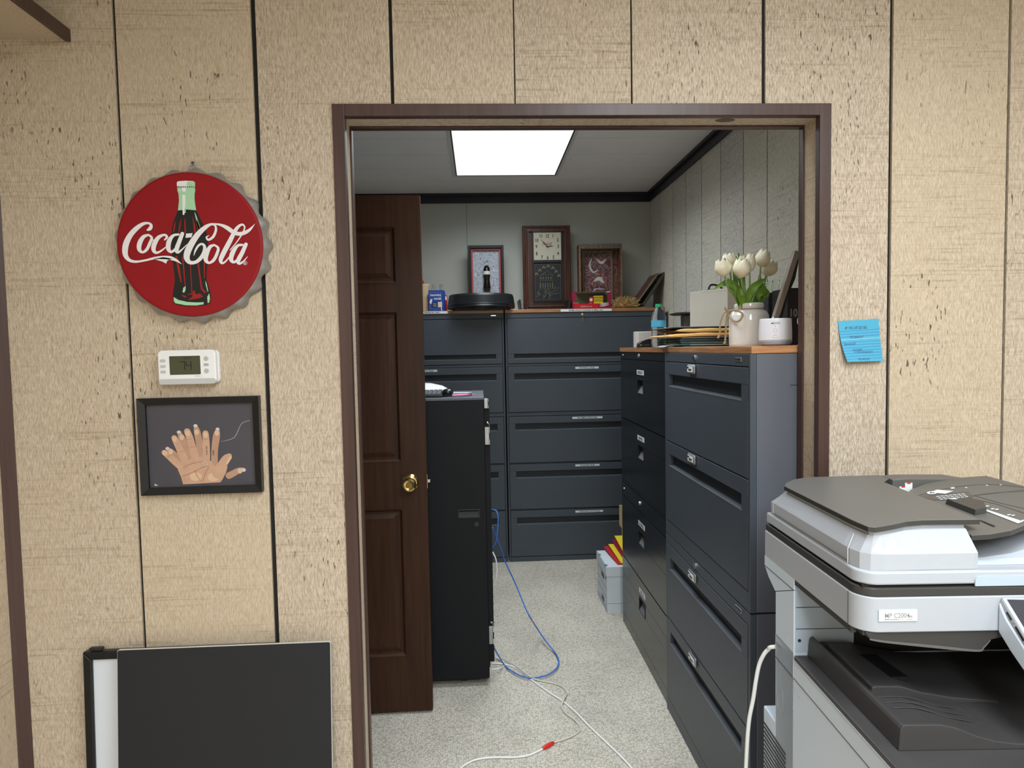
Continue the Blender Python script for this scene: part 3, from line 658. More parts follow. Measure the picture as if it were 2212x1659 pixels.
CY = P(1107, 1213, z=0).y                    # front plane of the back row
zt = lambda py: P(1200, py, y=CY-0.01).z
cxs = (P(1094.5, 900, y=CY).x, P(1435, 672, y=CY).x)
WB = cxs[1]-cxs[0]
def back_cabinet(x0, label, stickers, topname):
    t = thing('filing_cabinet', label, 'filing cabinet', (x0, CY, 0), group='charcoal five-drawer cabinets along the back wall')
    top = P(1200, 675.0, y=CY).z
    c = MB()
    c.box((0.001, 0.009, 0.0), (WB-0.001, BYB-CY-0.02, top), 'charcoal', 0.002)
    for a, b in ((0.0, 0.012), (WB-0.012, WB)): c.box((a+0.0005, -0.009, 0), (b-0.0005, 0.009, top), 'charcoal', 0.001)
    c.box((0.012, -0.009, 0), (WB-0.012, 0.009, zt(1201)), 'charcoal', 0.001)
    c.box((0.012, -0.009, zt(685.5)), (WB-0.012, 0.009, top), 'charcoal', 0.001)
    c.box((0.012, -0.006, zt(897.0)), (WB-0.012, 0.009, zt(889.5)), 'charcoal', 0.001)
    c.box((0.012, -0.006, zt(789.5)), (WB-0.012, 0.009, zt(784.5)), 'charcoal', 0.001)
    c.build('body', t)
    ed = [(687, 783.5, 'bottom'), (790.5, 888.5, 'channel'), (898.5, 997.5, 'channel'), (1001.5, 1097.5, 'channel'), (1101.5, 1199.5, 'channel')]
    for i, (a, b, k) in enumerate(ed):
        st = stickers[i]
        drawer_front(t, 0.0145, WB-0.0145, zt(b), zt(a), k, 'charcoal', 'recess', (st[0], st[1]) if st else None, st[2] if st else None, 'bright_lip')
    k = MB()
    k.lathe([(1e-5, 0), (0.008, 0), (0.008, 0.004), (1e-5, 0.004)], 'chrome', T(0.52, -0.009, zt(680)) @ RX(PI/2), 16); k.build('lock', t)
    ky = MB(); ky.box((0.519, -0.030, zt(680)-0.006), (0.521, -0.013, zt(680)+0.006), 'chrome'); ky.box((0.517, -0.029, zt(680)-0.050), (0.523, -0.027, zt(680)-0.005), 'brass', 0.0008); ky.build('key', t)
    n = MB(); n.box((WB-0.085, -0.0105, zt(679.5)-0.003), (WB-0.052, -0.009, zt(679.5)+0.003), 'chrome'); n.build('name_badge', t)
    wt = MB(); wt.box((0.0, -0.016, top+0.0005), (WB, BYB-CY-0.004, zt(667.5)), 'top_wood', 0.002); o = wt.build('wood_top', t)
    s = MB(); tx, twd, tpx = topname; sticker(s, tpx, zt(671.2), twd, 0.0155, tx, -0.0165); s.build('label_strip', o)
    return t, zt(667.5)
sx = lambda px, py=900: P(px, py, y=CY-0.01).x-cxs[0]
b_t, BTOP = back_cabinet(cxs[0], 'charcoal five-drawer lateral cabinet against back wall, right one with labelled drawers',
    [None, ('PAYROLL FILES', 0.158, sx(1268, 793)), ('BH EMPLOYEE FILES', 0.205, sx(1269, 903)), ('BUSINESS FILES', 0.165, sx(1269, 1003)), ('VENDOR INVOICES', 0.190, sx(1273, 1104))],
    ("BOBB HOG'S CHICKEN & BBQ, INC.", 0.345, sx(1266, 671)))
xl0 = P(1092.5, 900, y=CY).x-WB-0.001
sl = lambda px, py=900: P(px, py, y=CY-0.01).x-xl0
back_cabinet(xl0, 'charcoal five-drawer lateral cabinet against back wall, left one partly hidden by the door and rack',
    [None, ('GENERAL FILES', 0.150, sl(920, 797)), None, None, None], ('MAIN DRIVE-IN, INC.', 0.25, sl(926, 672)))

# ---- right-hand row: stacked two-drawer units; front faces look towards -x
def side_unit(name, label, X0, ya, yb, z0, z1, heads, drawers, body, rec, group, extras, depth):
    """local x runs from the near end (yb side hidden) so that local -y is world -x"""
    t = thing(name, label, 'filing cabinet', (X0, yb, z0), -PI/2, group)   # local x -> -world y ; local y -> +world x
    Wd = yb-ya; h = z1-z0
    c = MB(); c.box((0.001, 0.009, 0.0), (Wd-0.001, depth, h), body[1], 0.003)
    for a, b in ((0, 0.014), (Wd-0.014, Wd)): c.box((a+0.0005, -0.009, 0.0), (b-0.0005, 0.009, h), body[0], 0.0012)
    for a, b in heads: c.box((0.014, -0.0085, a-z0), (Wd-0.014, 0.009, b-z0), body[0], 0.001)
    c.build('body', t)
    out = []
    for (a, b, k, lab) in drawers:
        out.append(drawer_front(t, 0.0165, Wd-0.0165, a-z0, b-z0, k, body[0], rec, lab[:2] if lab else None, lab[2] if lab else None, 'bright_lip' if body[0] == 'charcoal' else None))
    return t, out, Wd
NX = 0.730; NA = P(1637, 1000, x=NX).y; NB = P(1443.5, 1200, x=NX).y
NA = max(NA, 0.112)
zn = lambda py: P(1633, py, x=NX-0.008).z     # heights read on the near edge
zf = lambda py: P(1445, py, x=NX-0.008).z
H2 = P(1637, 765, x=NX).z
zmid = 0.5*(P(1634, 1328, x=NX).z+P(1442, 1150, x=NX).z)
print('near unit', NA, NB, 'zmid', zmid, 'top', H2, 'heads', zn(794), zf(780), 'd1 bottom', zn(1043.6), zf(953), 'd2 bottom', zn(1291), zf(1122.6), 'd3', zn(1357.6), zf(1181), 'd3b', zn(1585.7), zf(1341.7), 'base', zf(1506))
av = lambda a, b: 0.5*(zn(a)+zf(b))
zh, zd1, zd2, zd3, zd3b, zbase = av(794, 780), av(1043.6, 953), av(1291, 1122.6), av(1357.6, 1181), av(1585.7, 1341.7), zf(1506)
ND = BXR-NX-0.03
def unit_extras(t, outs, Wd, holders, badge_z, lock_z, keyed=False):
    for o, hz in zip(outs, holders):
        hx = Wd*0.42
        h = MB()
        h.box((hx-0.036, -0.020, hz-0.016), (hx+0.036, -0.0102, hz+0.016), 'steel', 0.006, seg=3)
        h.box((hx-0.027, -0.0215, hz-0.010), (hx+0.029, -0.0195, hz+0.010), 'label_white', 0.001)
        h.box((hx-0.010, -0.0222, hz-0.004), (hx+0.018, -0.0212, hz+0.001), 'ink')
        h.box((hx-0.024, -0.0222, hz+0.003), (hx-0.010, -0.0212, hz+0.008), 'ink')
        h.build('label_holder', o)
    k = MB(); k.lathe([(1e-5, 0), (0.009, 0), (0.009, 0.004), (1e-5, 0.004)], 'chrome', T(Wd*0.44, -0.0085, lock_z) @ RX(PI/2), 16); k.box((Wd*0.44-0.001, -0.0135, lock_z-0.006), (Wd*0.44+0.001, -0.012, lock_z+0.006), 'ink'); k.build('lock', t)
    n = MB(); n.box((Wd*0.90-0.022, -0.0102, badge_z-0.006), (Wd*0.90+0.022, -0.0085, badge_z+0.006), 'steel', 0.0006)
    for i in range(4): n.box((Wd*0.90-0.018+0.010*i, -0.0108, badge_z-0.003), (Wd*0.90-0.012+0.010*i, -0.0101, badge_z+0.003), 'ink')
    n.build('name_badge', t)
g = 'stacked two-drawer units along the right wall'
t, outs, Wd = side_unit('filing_cabinet', 'charcoal two-drawer lateral unit on top of the nearest stack, beneath the vase', NX, NA, NB, zmid+0.001, H2,
    [(zh, H2), (zmid+0.001, zd2-0.003)], [(zd1+0.002, zh-0.003, 'channel', None), (zd2, zd1-0.002, 'channel', None)], ('charcoal', 'charcoal_side'), 'recess', g, None, ND)
unit_extras(t, outs, Wd, [zh-0.022-zmid, zd1-0.020-zmid], (H2+zh)/2-zmid, (H2+zh)/2-zmid)
sm = MB(); sm.box((Wd+0.0002-0.0015, 0.10, 0.62), (Wd, 0.5, 0.6215), 'recess'); sm.build('seam', t)
t, outs, Wd = side_unit('filing_cabinet', 'charcoal two-drawer lateral unit at the floor, under the nearest stack beside the copier', NX, NA, NB, 0.0, zmid-0.003,
    [(zd3, zmid-0.003), (0, zbase-0.003)], [(zd3b+0.002, zd3-0.003, 'channel', None), (zbase, zd3b-0.003, 'channel', None)], ('charcoal', 'charcoal_side'), 'recess', g, None, ND)
unit_extras(t, outs, Wd, [zd3-0.022, zd3b-0.020], (zmid+zd3)/2, (zmid+zd3)/2)
# black stack further back
KX = 0.739; KA = NB+0.006; KB = P(1348.5, 1200, x=KX).y
zk = lambda py: P(1438, py, x=KX-0.008).z
zK = lambda py: P(1349, py, x=KX-0.008).z
zkm = 0.5*(zk(740+1400/3.607)+zK(740+1070/3.607))
print('black', KA, KB, zkm, 'head', zk(780), zK(775), 'd1b', zk(947.5), zK(902.5), 'd2b', zk(740+1370/3.607), zK(740+1055/3.607), 'd3 top', zk(740+1530/3.607), zK(740+1180/3.607), 'd3b', zk(1180+520/3.463), zK(1180+65/3.463), 'd4b', zk(1180+1085/3.463), zK(1180+495/3.463))
zkh = 0.5*(zk(782.5)+zK(773.5)); zk1 = 0.5*(zk(947.5)+zK(902.5)); zk2 = 0.5*(zk(740+1370/3.607)+zK(740+1050/3.607))
zk3 = 0.5*(zk(740+1530/3.607)+zK(740+1180/3.607)); zk3b = 0.5*(zk(1180+520/3.463)+zK(1180+65/3.463)); zk4b = zK(1180+495/3.463)
KT = P(1440, 762, x=KX).z
KD = BXR-KX-0.03
g2 = 'black two-drawer units in the right-hand row'
Wk = KB-KA
t, outs, _ = side_unit('filing_cabinet', 'glossy black two-drawer unit on top of the far stack in the right-hand row', KX, KA, KB, zkm+0.001, KT,
    [(zkh, KT), (zkm+0.001, zk2-0.002)], [(zk1+0.002, zkh-0.003, 'cup', ('BHI PAID OUT', 0.13, Wk*0.5)), (zk2, zk1-0.002, 'cup', ('BHI 941 FILES', 0.125, Wk*0.5))], ('black_enamel', 'black_enamel'), 'black_recess', g2, None, KD)
k = MB(); k.lathe([(1e-5, 0), (0.009, 0), (0.009, 0.004), (1e-5, 0.004)], 'chrome', T(Wk*0.45, -0.0085, (KT+zkh)/2-zkm) @ RX(PI/2), 16); k.build('lock', t); k = MB(); k.lathe([(1e-5, 0), (0.005, 0), (0.005, 0.003), (1e-5, 0.003)], 'chrome', T(Wk*0.06, -0.0085, (KT+zkh)/2-zkm) @ RX(PI/2), 12); k.build('release_button', t)
t, outs, _ = side_unit('filing_cabinet', 'glossy black two-drawer unit at the floor, under the far stack', KX, KA, KB, 0.0, zkm-0.002,
    [(zk3, zkm-0.002), (0, zk4b-0.003)], [(zk3b+0.002, zk3-0.003, 'cup', ('BH OFFICE', 0.12, Wk*0.5)), (zk4b, zk3b-0.002, 'cup', ('BILLS', 0.11, Wk*0.5))], ('black_enamel', 'black_enamel'), 'black_recess', g2, None, KD)
k = MB(); k.lathe([(1e-5, 0), (0.009, 0), (0.009, 0.004), (1e-5, 0.004)], 'chrome', T(Wk*0.45, -0.0085, (zkm+zk3)/2) @ RX(PI/2), 16); k.build('lock', t); k = MB(); k.lathe([(1e-5, 0), (0.005, 0), (0.005, 0.003), (1e-5, 0.003)], 'chrome', T(Wk*0.06, -0.0085, (zkm+zk3)/2) @ RX(PI/2), 12); k.build('release_button', t)
# oak-look counter top over both stacks (it steps a little where the black units begin)
CT = P(1637, 748, x=NX).z
c = MB(); c.box((NX-0.006, NA, H2+0.0008), (BXR-0.004, NB+0.001, CT), 'top_wood_y', 0.0015); c.box((KX-0.012, NB+0.0012, KT+0.0008), (BXR-0.004, KB+0.003, CT-0.001), 'top_wood_y', 0.0015)
c.build('counter_top', label='long oak-look laminate top lying over the right-hand row of cabinets', category='countertop')
print('counter', CT, H2, KT, 'back top', BTOP)

# ================================================================== things on and against the front wall
# bottle-cap shaped metal sign
c0 = P(410.7, 528.5, y=-0.032); r1 = 0.1665
t = thing('metal_sign', 'round red bottle-cap metal sign with a soft-drink bottle, hung on the panelled wall', 'wall sign', (c0.x, -0.001, c0.z))
X0 = I4
cr = P(420, 532.5, y=-0.004); dxr, dzr = cr.x-c0.x, cr.z-c0.z
f_ = MB(); N = 96
prof = [(1e-5, -0.0325), (0.10, -0.0328), (r1-0.006, -0.032), (r1-0.001, -0.0305), (r1, -0.028)]
f_.lathe([(r, -y) for r, y in prof], 'red_face', RX(PI/2), N)
f_.build('face', t)
rim = MB(); vs = []; rings = 6
for j in range(rings):
    tt = j/(rings-1)
    for i in range(168):
        a = 2*PI*i/168; fl = math.cos(21*a)
        r = r1+(0.010*tt+0.004*math.sin(tt*PI))+fl*0.0065*tt**0.8
        vs.append((r*math.cos(a)+dxr*tt*0.6, -0.0285+0.0265*tt, r*math.sin(a)+dzr*tt*0.6))
fs = [(j*168+i, j*168+(i+1) % 168, (j+1)*168+(i+1) % 168, (j+1)*168+i) for j in range(rings-1) for i in range(168)]
rim.add(vs, fs, 'galv', smooth=True); rim.build('fluted_rim', t)
hk = MB(); hk.tube([(-0.012, -0.006, r1+0.008), (-0.004, -0.006, r1+0.024), (0.002, -0.006, r1+0.028), (0.007, -0.006, r1+0.022), (0.012, -0.006, r1+0.008)], 0.0011, 'steel', T(0.003, 0, -0.002), 6); hk.build('hanging_wire', t)
nl = MB(); nl.ball((0.003, -0.004, r1+0.0275), 0.0035, 'ink', n=10); nl.build('nail', t)
S_ = r1/670
def pl(pts): return [((x-765)*S_, (845-y)*S_) for x, y in pts]
art = MB(); A_ = lambda k: T(0, -0.0331-0.0002*k, 0)
art.flat(pl([(672,530),(655,570),(632,620),(612,680),(603,745),(599,850),(600,950),(612,1100),(615,1180),(604,1235),(592,1290),(590,1370),(605,1393),(640,1405),(700,1415),(765,1418),(830,1415),(890,1408),(925,1393),(938,1350),(935,1290),(918,1225),(905,1180),(908,1100),(922,1000),(932,900),(932,780),(922,730),(905,690),(885,640),(860,580),(838,530),(757,522)]), 'ink', A_(1))
art.flat(pl([(672,300),(676,322),(674,345),(684,378),(686,440),(678,490),(672,530),(757,522),(838,532),(832,480),(828,430),(830,378),(838,345),(834,322),(838,300)]), 'mint', A_(1))
art.flat(pl([(674,270),(690,262),(757,258),(820,262),(838,272),(838,300),(820,312),(757,318),(690,312),(672,300)]), 'white_ink', A_(2))
art.flat(pl([(770,262),(835,270),(836,300),(790,314),(760,300)]), 'mint', A_(2.2))
for i in range(9): art.flat(pl([(682+17*i,308),(690+17*i,308),(687+17*i,322),(680+17*i,322)]), 'ink', A_(2.6))
for pts, m in (([(716,322),(756,322),(752,355),(735,362),(718,352)], 'white_ink'), ([(718,388),(746,388),(744,470),(738,530),(728,572),(714,570),(716,480)], 'white_ink'),
    ([(690,345),(700,338),(706,348),(698,356)], 'white_ink'),
    ([(735,515),(745,515),(742,555),(732,552)], 'mint'), ([(822,545),(832,560),(850,620),(868,690),(862,712),(848,690),(832,610)], 'mint'),
    ([(598,1330),(640,1358),(720,1378),(800,1384),(872,1382),(868,1402),(800,1412),(700,1408),(610,1388),(596,1365)], 'mint'),
    ([(905,1335),(925,1300),(930,1350),(920,1388),(906,1390)], 'mint'), ([(893,1180),(905,1210),(916,1280),(912,1290),(897,1230)], 'mint'),
    ([(690,1245),(712,1230),(708,1270),(695,1292),(680,1285)], 'mint'),
    ([(700,600),(690,680),(676,740),(664,740),(682,650)], 'deep_red'), ([(735,590),(738,740),(724,740),(726,640)], 'deep_red'), ([(650,620),(640,680),(626,735),(616,730),(632,660)], 'deep_red'),
    ([(800,580),(822,660),(828,745),(812,745),(806,660)], 'deep_red'), ([(838,600),(868,700),(850,730),(838,660)], 'deep_red'),
    ([(630,950),(650,950),(668,1080),(676,1190),(668,1195),(645,1080)], 'deep_red'), ([(690,960),(704,960),(712,1230),(704,1232)], 'deep_red'), ([(760,1000),(768,1000),(770,1310),(730,1312),(728,1306),(762,1302)], 'deep_red'),
    ([(826,1010),(842,1000),(850,1100),(866,1250),(900,1290),(880,1300),(850,1260)], 'deep_red'), ([(888,960),(902,960),(890,1160),(882,1160)], 'deep_red'),
    ([(775,1275),(790,1270),(800,1310),(840,1300),(870,1330),(830,1345),(770,1355),(735,1362),(735,1352),(770,1330)], 'deep_red'), ([(668,1310),(700,1318),(720,1335),(690,1335)], 'deep_red')):
    art.flat(pl(pts), m, A_(3))
art.build('bottle_artwork', t)
lg = MB(); script_logo(lg, 'white_ink', A_(5), S_)
lg.ribbon([((1267+17*math.cos(a)-765)*S_, (845-1023-17*math.sin(a))*S_, 3.5*S_) for a in [2*PI*i/16 for i in range(17)]], 'white_ink', A_(5), 2)
lg.text('R', 26*S_, 'white_ink', A_(5) @ T((1267-765)*S_, 0, (845-1033)*S_), bold=0.0002)
lg.build('script_lettering', t)

# thermostat
a = P(345, 757, y=-0.026); b = P(463, 829, y=-0.026); cx, cz = (a.x+b.x)/2, (a.z+b.z)/2
w2, h2 = 0.0665, 0.0405
t = thing('thermostat', 'white digital thermostat reading 74, mounted below the round sign', 'thermostat', (cx, -0.001, cz)); t.rotation_euler = (0, math.radians(-0.2), 0)
def rrect(x0, z0, x1, z1, r, n=6):
    out = []
    for cx_, cz_, a0 in ((x1-r, z0+r, -PI/2), (x1-r, z1-r, 0), (x0+r, z1-r, PI/2), (x0+r, z0+r, PI)):
        for i in range(n+1):
            g = a0+PI/2*i/n; out.append((cx_+r*math.cos(g), cz_+r*math.sin(g)))
    return out
m_ = MB(); m_.prism(rrect(-w2-0.003, -h2+0.002, w2+0.002, h2-0.001, 0.010), -0.012, 0.0, 'white_plastic', bev=0.002)
m_.prism(rrect(-w2, -h2, w2, h2, 0.011), -0.0265, -0.010, 'white_plastic', bev=0.0025); m_.build('housing', t)
m_ = MB(); m_.prism(rrect(-w2+0.001, -h2+0.0005, w2-0.001, -h2+0.0135, 0.006), -0.0275, -0.020, 'button', bev=0.0008); m_.text('THERMOSTAT', 0.005, 'white_plastic', T(0, -0.0278, -h2+0.006), depth=0) if False else None; m_.build('lower_lip', t)
m_ = MB(); m_.prism(rrect(-0.0395, -0.0175, 0.0315, 0.0265, 0.0015), -0.0270, -0.02, 'lcd', bev=0.0004); 
def seg(mb, x, z, w_, h, on, th=0.0017, m='ink', y=-0.0273):
    L_ = {'a': ((x, z+h), (x+w_, z+h)), 'b': ((x+w_, z+h), (x+w_, z+h/2)), 'c': ((x+w_, z+h/2), (x+w_, z)), 'd': ((x, z), (x+w_, z)), 'e': ((x, z), (x, z+h/2)), 'f': ((x, z+h), (x, z+h/2)), 'g': ((x, z+h/2), (x+w_, z+h/2))}
    for k in on:
        p, q = L_[k]; mb.ribbon([(p[0], p[1], th), (q[0], q[1], th)], m, y=y, n=1)
seg(m_, -0.015, -0.006, 0.0105, 0.019, 'abc'); seg(m_, -0.0005, -0.006, 0.0105, 0.019, 'bcfg')
m_.text('12:45 pm', 0.0065, 'ink', T(0.002, -0.0273, 0.0195), sx=0.9)
m_.build('display', t)
for i in range(3):
    m_ = MB(); m_.prism(rrect(-0.0608, 0.013-0.0130*i, -0.0478, 0.0195-0.0130*i, 0.0032), -0.0282, -0.02, 'button', bev=0.0008); m_.build('button', t)
for z_, r_ in ((0.0195, 0.0056), (-0.0095, 0.0056)):
    m_ = MB(); m_.lathe([(1e-5, 0.0285), (r_-0.001, 0.0285), (r_, 0.0275), (r_, 0.02)], 'button', T(0.0455, 0, z_) @ RX(PI/2), 24)
    s_ = 1 if z_ > 0 else -1
    m_.ribbon([(0.0430, z_-0.0012*s_, 0.0009), (0.0455, z_+0.0012*s_, 0.0009)], 'ink_gray', y=-0.0287, n=1); m_.ribbon([(0.0455, z_+0.0012*s_, 0.0009), (0.0480, z_-0.0012*s_, 0.0009)], 'ink_gray', y=-0.0287, n=1)
    m_.build('button', t)
m_ = MB(); m_.prism(rrect(0.0395, 0.0018, 0.0512, 0.0084, 0.0032), -0.0282, -0.02, 'button', bev=0.0008); m_.text('HOLD', 0.0040, 'ink_gray', T(0.0453, -0.0285, 0.0038)); m_.build('button', t)
m_ = MB(); m_.text('Select  o', 0.0045, 'ink_gray', T(0.026, -0.0268, -0.0225)); m_.build('printed_word', t)
# picture of hands
tl, tr_, br, bl = [P(*p, y=-0.016) for p in ((294.8, 861.3), (558.4, 854.8), (566.4, 1063), (306, 1070.6))]
cen = (tl+tr_+br+bl)/4; Wf = ((tr_-tl).length+(br-bl).length)/2; Hf = ((tl-bl).length+(tr_-br).length)/2
ang = math.atan2(((tr_-tl)+(br-bl)).z, ((tr_-tl)+(br-bl)).x)
t = thing('picture_frame', 'black-framed picture of two overlapping open hands, hung under the thermostat', 'picture', (cen.x, -0.001, cen.z)); t.rotation_euler = (0, -ang, 0)
m_ = MB(); X = I4
for A, B, C, D in (((-1,-1),(1,-1),(1,-1),(-1,-1)), ((1,-1),(1,1),(1,1),(1,-1)), ((1,1),(-1,1),(-1,1),(1,1)), ((-1,1),(-1,-1),(-1,-1),(-1,1))):
    hw, hh, fw = Wf/2, Hf/2, 0.0165
    o0 = (A[0]*hw, A[1]*hh); o1 = (B[0]*hw, B[1]*hh); i1 = (C[0]*(hw-fw), C[1]*(hh-fw)); i0 = (D[0]*(hw-fw), D[1]*(hh-fw))
    m_.add([(o0[0], 0, o0[1]), (o1[0], 0, o1[1]), (o1[0], -0.018, o1[1]), (o0[0], -0.018, o0[1]), (i1[0], -0.012, i1[1]), (i0[0], -0.012, i0[1]), (i1[0], -0.004, i1[1]), (i0[0], -0.004, i0[1])],
        [(0, 1, 2, 3), (3, 2, 4, 5), (5, 4, 6, 7)], 'frame_black')
m_.build('frame', t)
# printed sheet : pixel-traced flat print, crop units -> local metres
k_ = Wf/1228.0
def hp(x, y): return ((x-694)*k_, (1072-y)*k_)
def hs(pts): return [(*hp(x, y), w_*k_) for x, y, w_ in pts]
m_ = MB(); hx, hz = Wf/2-0.0165, Hf/2-0.0165
m_.add([(-hx, -0.005, -hz), (hx, -0.005, -hz), (hx, -0.005, hz), (-hx, -0.005, hz)], [(0, 1, 2, 3)], 'print_slate')
Y = lambda k: T(0, -0.0054-0.00025*k, 0)
for st, m in (([(960,1400,70),(1010,1375,66),(1060,1350,60),(1110,1340,40),(1128,1345,12)], 'skin_back'), ([(500,1260,70),(440,1190,70),(380,1130,56),(345,1095,34)], 'skin_back'), ([(560,1180,70),(530,1080,70),(495,990,68),(472,935,40)], 'skin_back'),
              ([(675,1200,66),(672,1060,70),(655,930,66),(640,870,34)], 'skin_back'), ([(815,1290,70),(825,1130,68),(850,980,72),(866,910,36)], 'skin_back')):
    m_.ribbon(hs(st), m, Y(1+0.12*abs(st[0][0] % 7)))
for x, y, r in ((1112,1345,24), (345,1098,20), (470,930,22), (641,868,22), (864,908,20)): m_.disc((hp(x, y)[0], 0, hp(x, y)[1]), r*k_, 'nail', Y(1.6), 12, r*k_*0.8)
palm = [(487,1478),(470,1400),(440,1320),(455,1290),(505,1262),(560,1215),(620,1198),(695,1192),(745,1205),(790,1250),(810,1290),(860,1310),(905,1270),(950,1300),(930,1370),(890,1440),(868,1468)]
m_.flat([hp(*p) for p in palm], 'skin', Y(2))
for st in ([(480,1300,70),(420,1240,72),(350,1170,66),(312,1138,56)], [(520,1240,80),(480,1130,74),(440,1030,68),(420,988,58)], [(625,1210,80),(605,1110,76),(580,1000,72),(555,925,66)],
           [(735,1215,82),(740,1120,76),(742,1020,70),(740,950,64)], [(850,1370,120),(900,1280,96),(940,1220,84),(970,1195,60)]):
    kf = st[0][0] % 5 if False else 0.2*[480, 520, 625, 735, 850].index(st[0][0]); m_.ribbon(hs(st), 'skin', Y(2.6+kf))
for x, y in ((318,1143), (424,1000), (560,945), (740,965), (650,935), (858,950), (1075,1352), (497,985), (380,1130)): m_.disc((hp(x, y)[0], 0, hp(x, y)[1]), 24*k_, 'skin_light', Y(4.0), 14, 30*k_)
m_.ribbon(hs([(950,1265,22),(985,1210,26)]), 'skin_light', Y(4.0)); m_.disc((hp(620,1400)[0], 0, hp(620,1400)[1]), 60*k_, 'skin_light', Y(2.4), 20, 45*k_); m_.disc((hp(800,1410)[0], 0, hp(800,1410)[1]), 60*k_, 'skin_light', Y(2.4), 20, 45*k_)
for st in ([(490,1390,4),(600,1350,5),(700,1300,5),(760,1290,3)], [(610,1330,5),(640,1400,6),(670,1450,4)], [(760,1300,5),(720,1370,6),(690,1450,4)], [(500,1310,3),(560,1270,4),(700,1240,3)],
           [(560,1010,3),(600,1000,3)], [(575,1090,3),(630,1085,3)], [(712,1010,3),(770,1010,3)], [(440,1060,3),(480,1045,3)], [(470,1140,3),(515,1125,3)], [(345,1190,3),(380,1165,3)]):
    m_.ribbon(hs(st), 'skin_line', Y(4.5))
m_.ribbon([(hp(724,1267)[0]+20*k_*math.cos(g), hp(724,1267)[1]+20*k_*math.sin(g), 6*k_) for g in [2*PI*i/18 for i in range(19)]], 'nail', Y(4.9), 2)
m_.text('Love her', 26*k_, 'ink', Y(4.9) @ T(*[hp(752,1175)[0], 0, hp(752,1175)[1]]) @ RY(-PI/2), 'LEFT'); m_.text('mama', 24*k_, 'ink', Y(4.9) @ T(hp(806,1125)[0], 0, hp(806,1125)[1]) @ RY(PI/2), 'LEFT')
m_.ribbon(hs([(890,1040,3),(1030,1000,8),(1110,860,7),(1195,828,6)]), 'ink_gray', Y(1.2), 4)
m_.flat([hp(*p) for p in ((196,1462),(215,1470),(235,1482),(200,1486))], 'nail', Y(1.2))
m_.build('print', t)
g_ = None

# sticky note
n0 = P(1857, 735, y=-0.004)
c4 = [P(*p, y=-0.003) for p in ((1810.6, 693.8), (1898.6, 688.6), (1903.8, 779.5), (1823.5, 781.5))]
t = thing('sticky_note', 'bright blue lined sticky note with pencilled numbers on the panelling right of the opening', 'note', (n0.x, -0.001, n0.z))
m_ = MB(); G = 10; vs = []
def nq(u, v, k=0):
    p = (c4[0]*(1-u)+c4[1]*u)*(1-v)+(c4[3]*(1-u)+c4[2]*u)*v
    bow = -0.001-0.012*(v**2.2)*(1-0.35*u)-0.004*(1-u)*v
    x = p.x-n0.x-(0.0025*math.sin(PI*v)*(1-u)); return (x, bow-0.0005*k, p.z-n0.z)
m_.add([nq(i/G, j/G) for j in range(G+1) for i in range(G+1)], [(j*(G+1)+i, (j+1)*(G+1)+i, (j+1)*(G+1)+i+1, j*(G+1)+i+1) for j in range(G) for i in range(G)], 'note_blue', smooth=True)
for r in range(11):
    v = 0.26+0.068*r; q = [nq(i/8, v-0.02*i/8, 1) for i in range(9)]
    vs = [(a[0], a[1], a[2]+s*0.00035) for a in q for s in (-1, 1)]
    m_.add(vs, [(2*i, 2*i+2, 2*i+3, 2*i+1) for i in range(8)], 'cord_blue' if r != 3 else 'label_white')
o = m_.build('paper', t)
m_ = MB()
for tx, u, v, s in (('IP 192.147.23.162', 0.42, 0.235, 0.0105), ('192.168.40.117', 0.40, 0.45, 0.0078), ('Kyocera ID', 0.20, 0.61, 0.0085), ('KYOCERA', 0.36, 0.76, 0.0075), ('ECOSYS M3540 IDN', 0.50, 0.82, 0.0075), ('192.147.0.162', 0.46, 0.985, 0.0072)):
    q = nq(u, v-0.02, 2); m_.text(tx, s, 'pen', T(*q) @ RX(math.radians(5)) @ RY(math.radians(-2)), sx=0.75)
m_.build('handwriting', t)

# black board and framed whiteboard leaning on the wall, bottom left
q0 = P(253, 1402, y=-0.045); q1 = P(714, 1390, y=-0.045)
Wb = (q1-q0).length; zt_ = (q0.z+q1.z)/2+0.001
lean = math.radians(4.5)
t = thing('display_board', 'large plain charcoal board with pale edge leaning on the wall before the whiteboard', 'board', ((q0.x+q1.x)/2, -0.045-zt_*math.tan(lean)*1.0, 0.0))
t.rotation_euler = (-lean, 0, 0)
hb = zt_/math.cos(lean)
m_ = MB(); m_.prism(rrect(-Wb/2+0.001, 0.001, Wb/2-0.001, hb-0.001, 0.004), -0.0008, 0.0, 'board_black'); m_.build('front_sheet', t)
m_ = MB(); m_.prism(rrect(-Wb/2, 0.0, Wb/2, hb, 0.0045), 0.0002, 0.0065, 'foam_edge'); m_.build('foam_core', t)
q2 = P(180, 1408, y=-0.022)
hw = q2.z/math.cos(math.radians(2.2)); Ww = 0.46
t = thing('whiteboard', 'black-framed whiteboard leaning on the wall behind the charcoal board', 'whiteboard', (q2.x+Ww/2, -0.022-q2.z*math.tan(math.radians(2.2)), 0)); t.rotation_euler = (math.radians(-2.2), 0, 0)
m_ = MB(); frame_ring(m_, -Ww/2, 0, Ww/2, hw, 0.020, -0.004, 0.016, 'frame_black', bev=0.003); m_.build('frame', t)
m_ = MB(); m_.box((-Ww/2+0.016, 0.004, 0.016), (Ww/2-0.016, 0.009, hw-0.016), 'board_white'); m_.build('writing_surface', t)
m_ = MB(); m_.box((-Ww/2+0.014, -0.003, hw+0.002), (-Ww/2+0.044, 0.010, hw+0.009), 'black_plastic', 0.002)
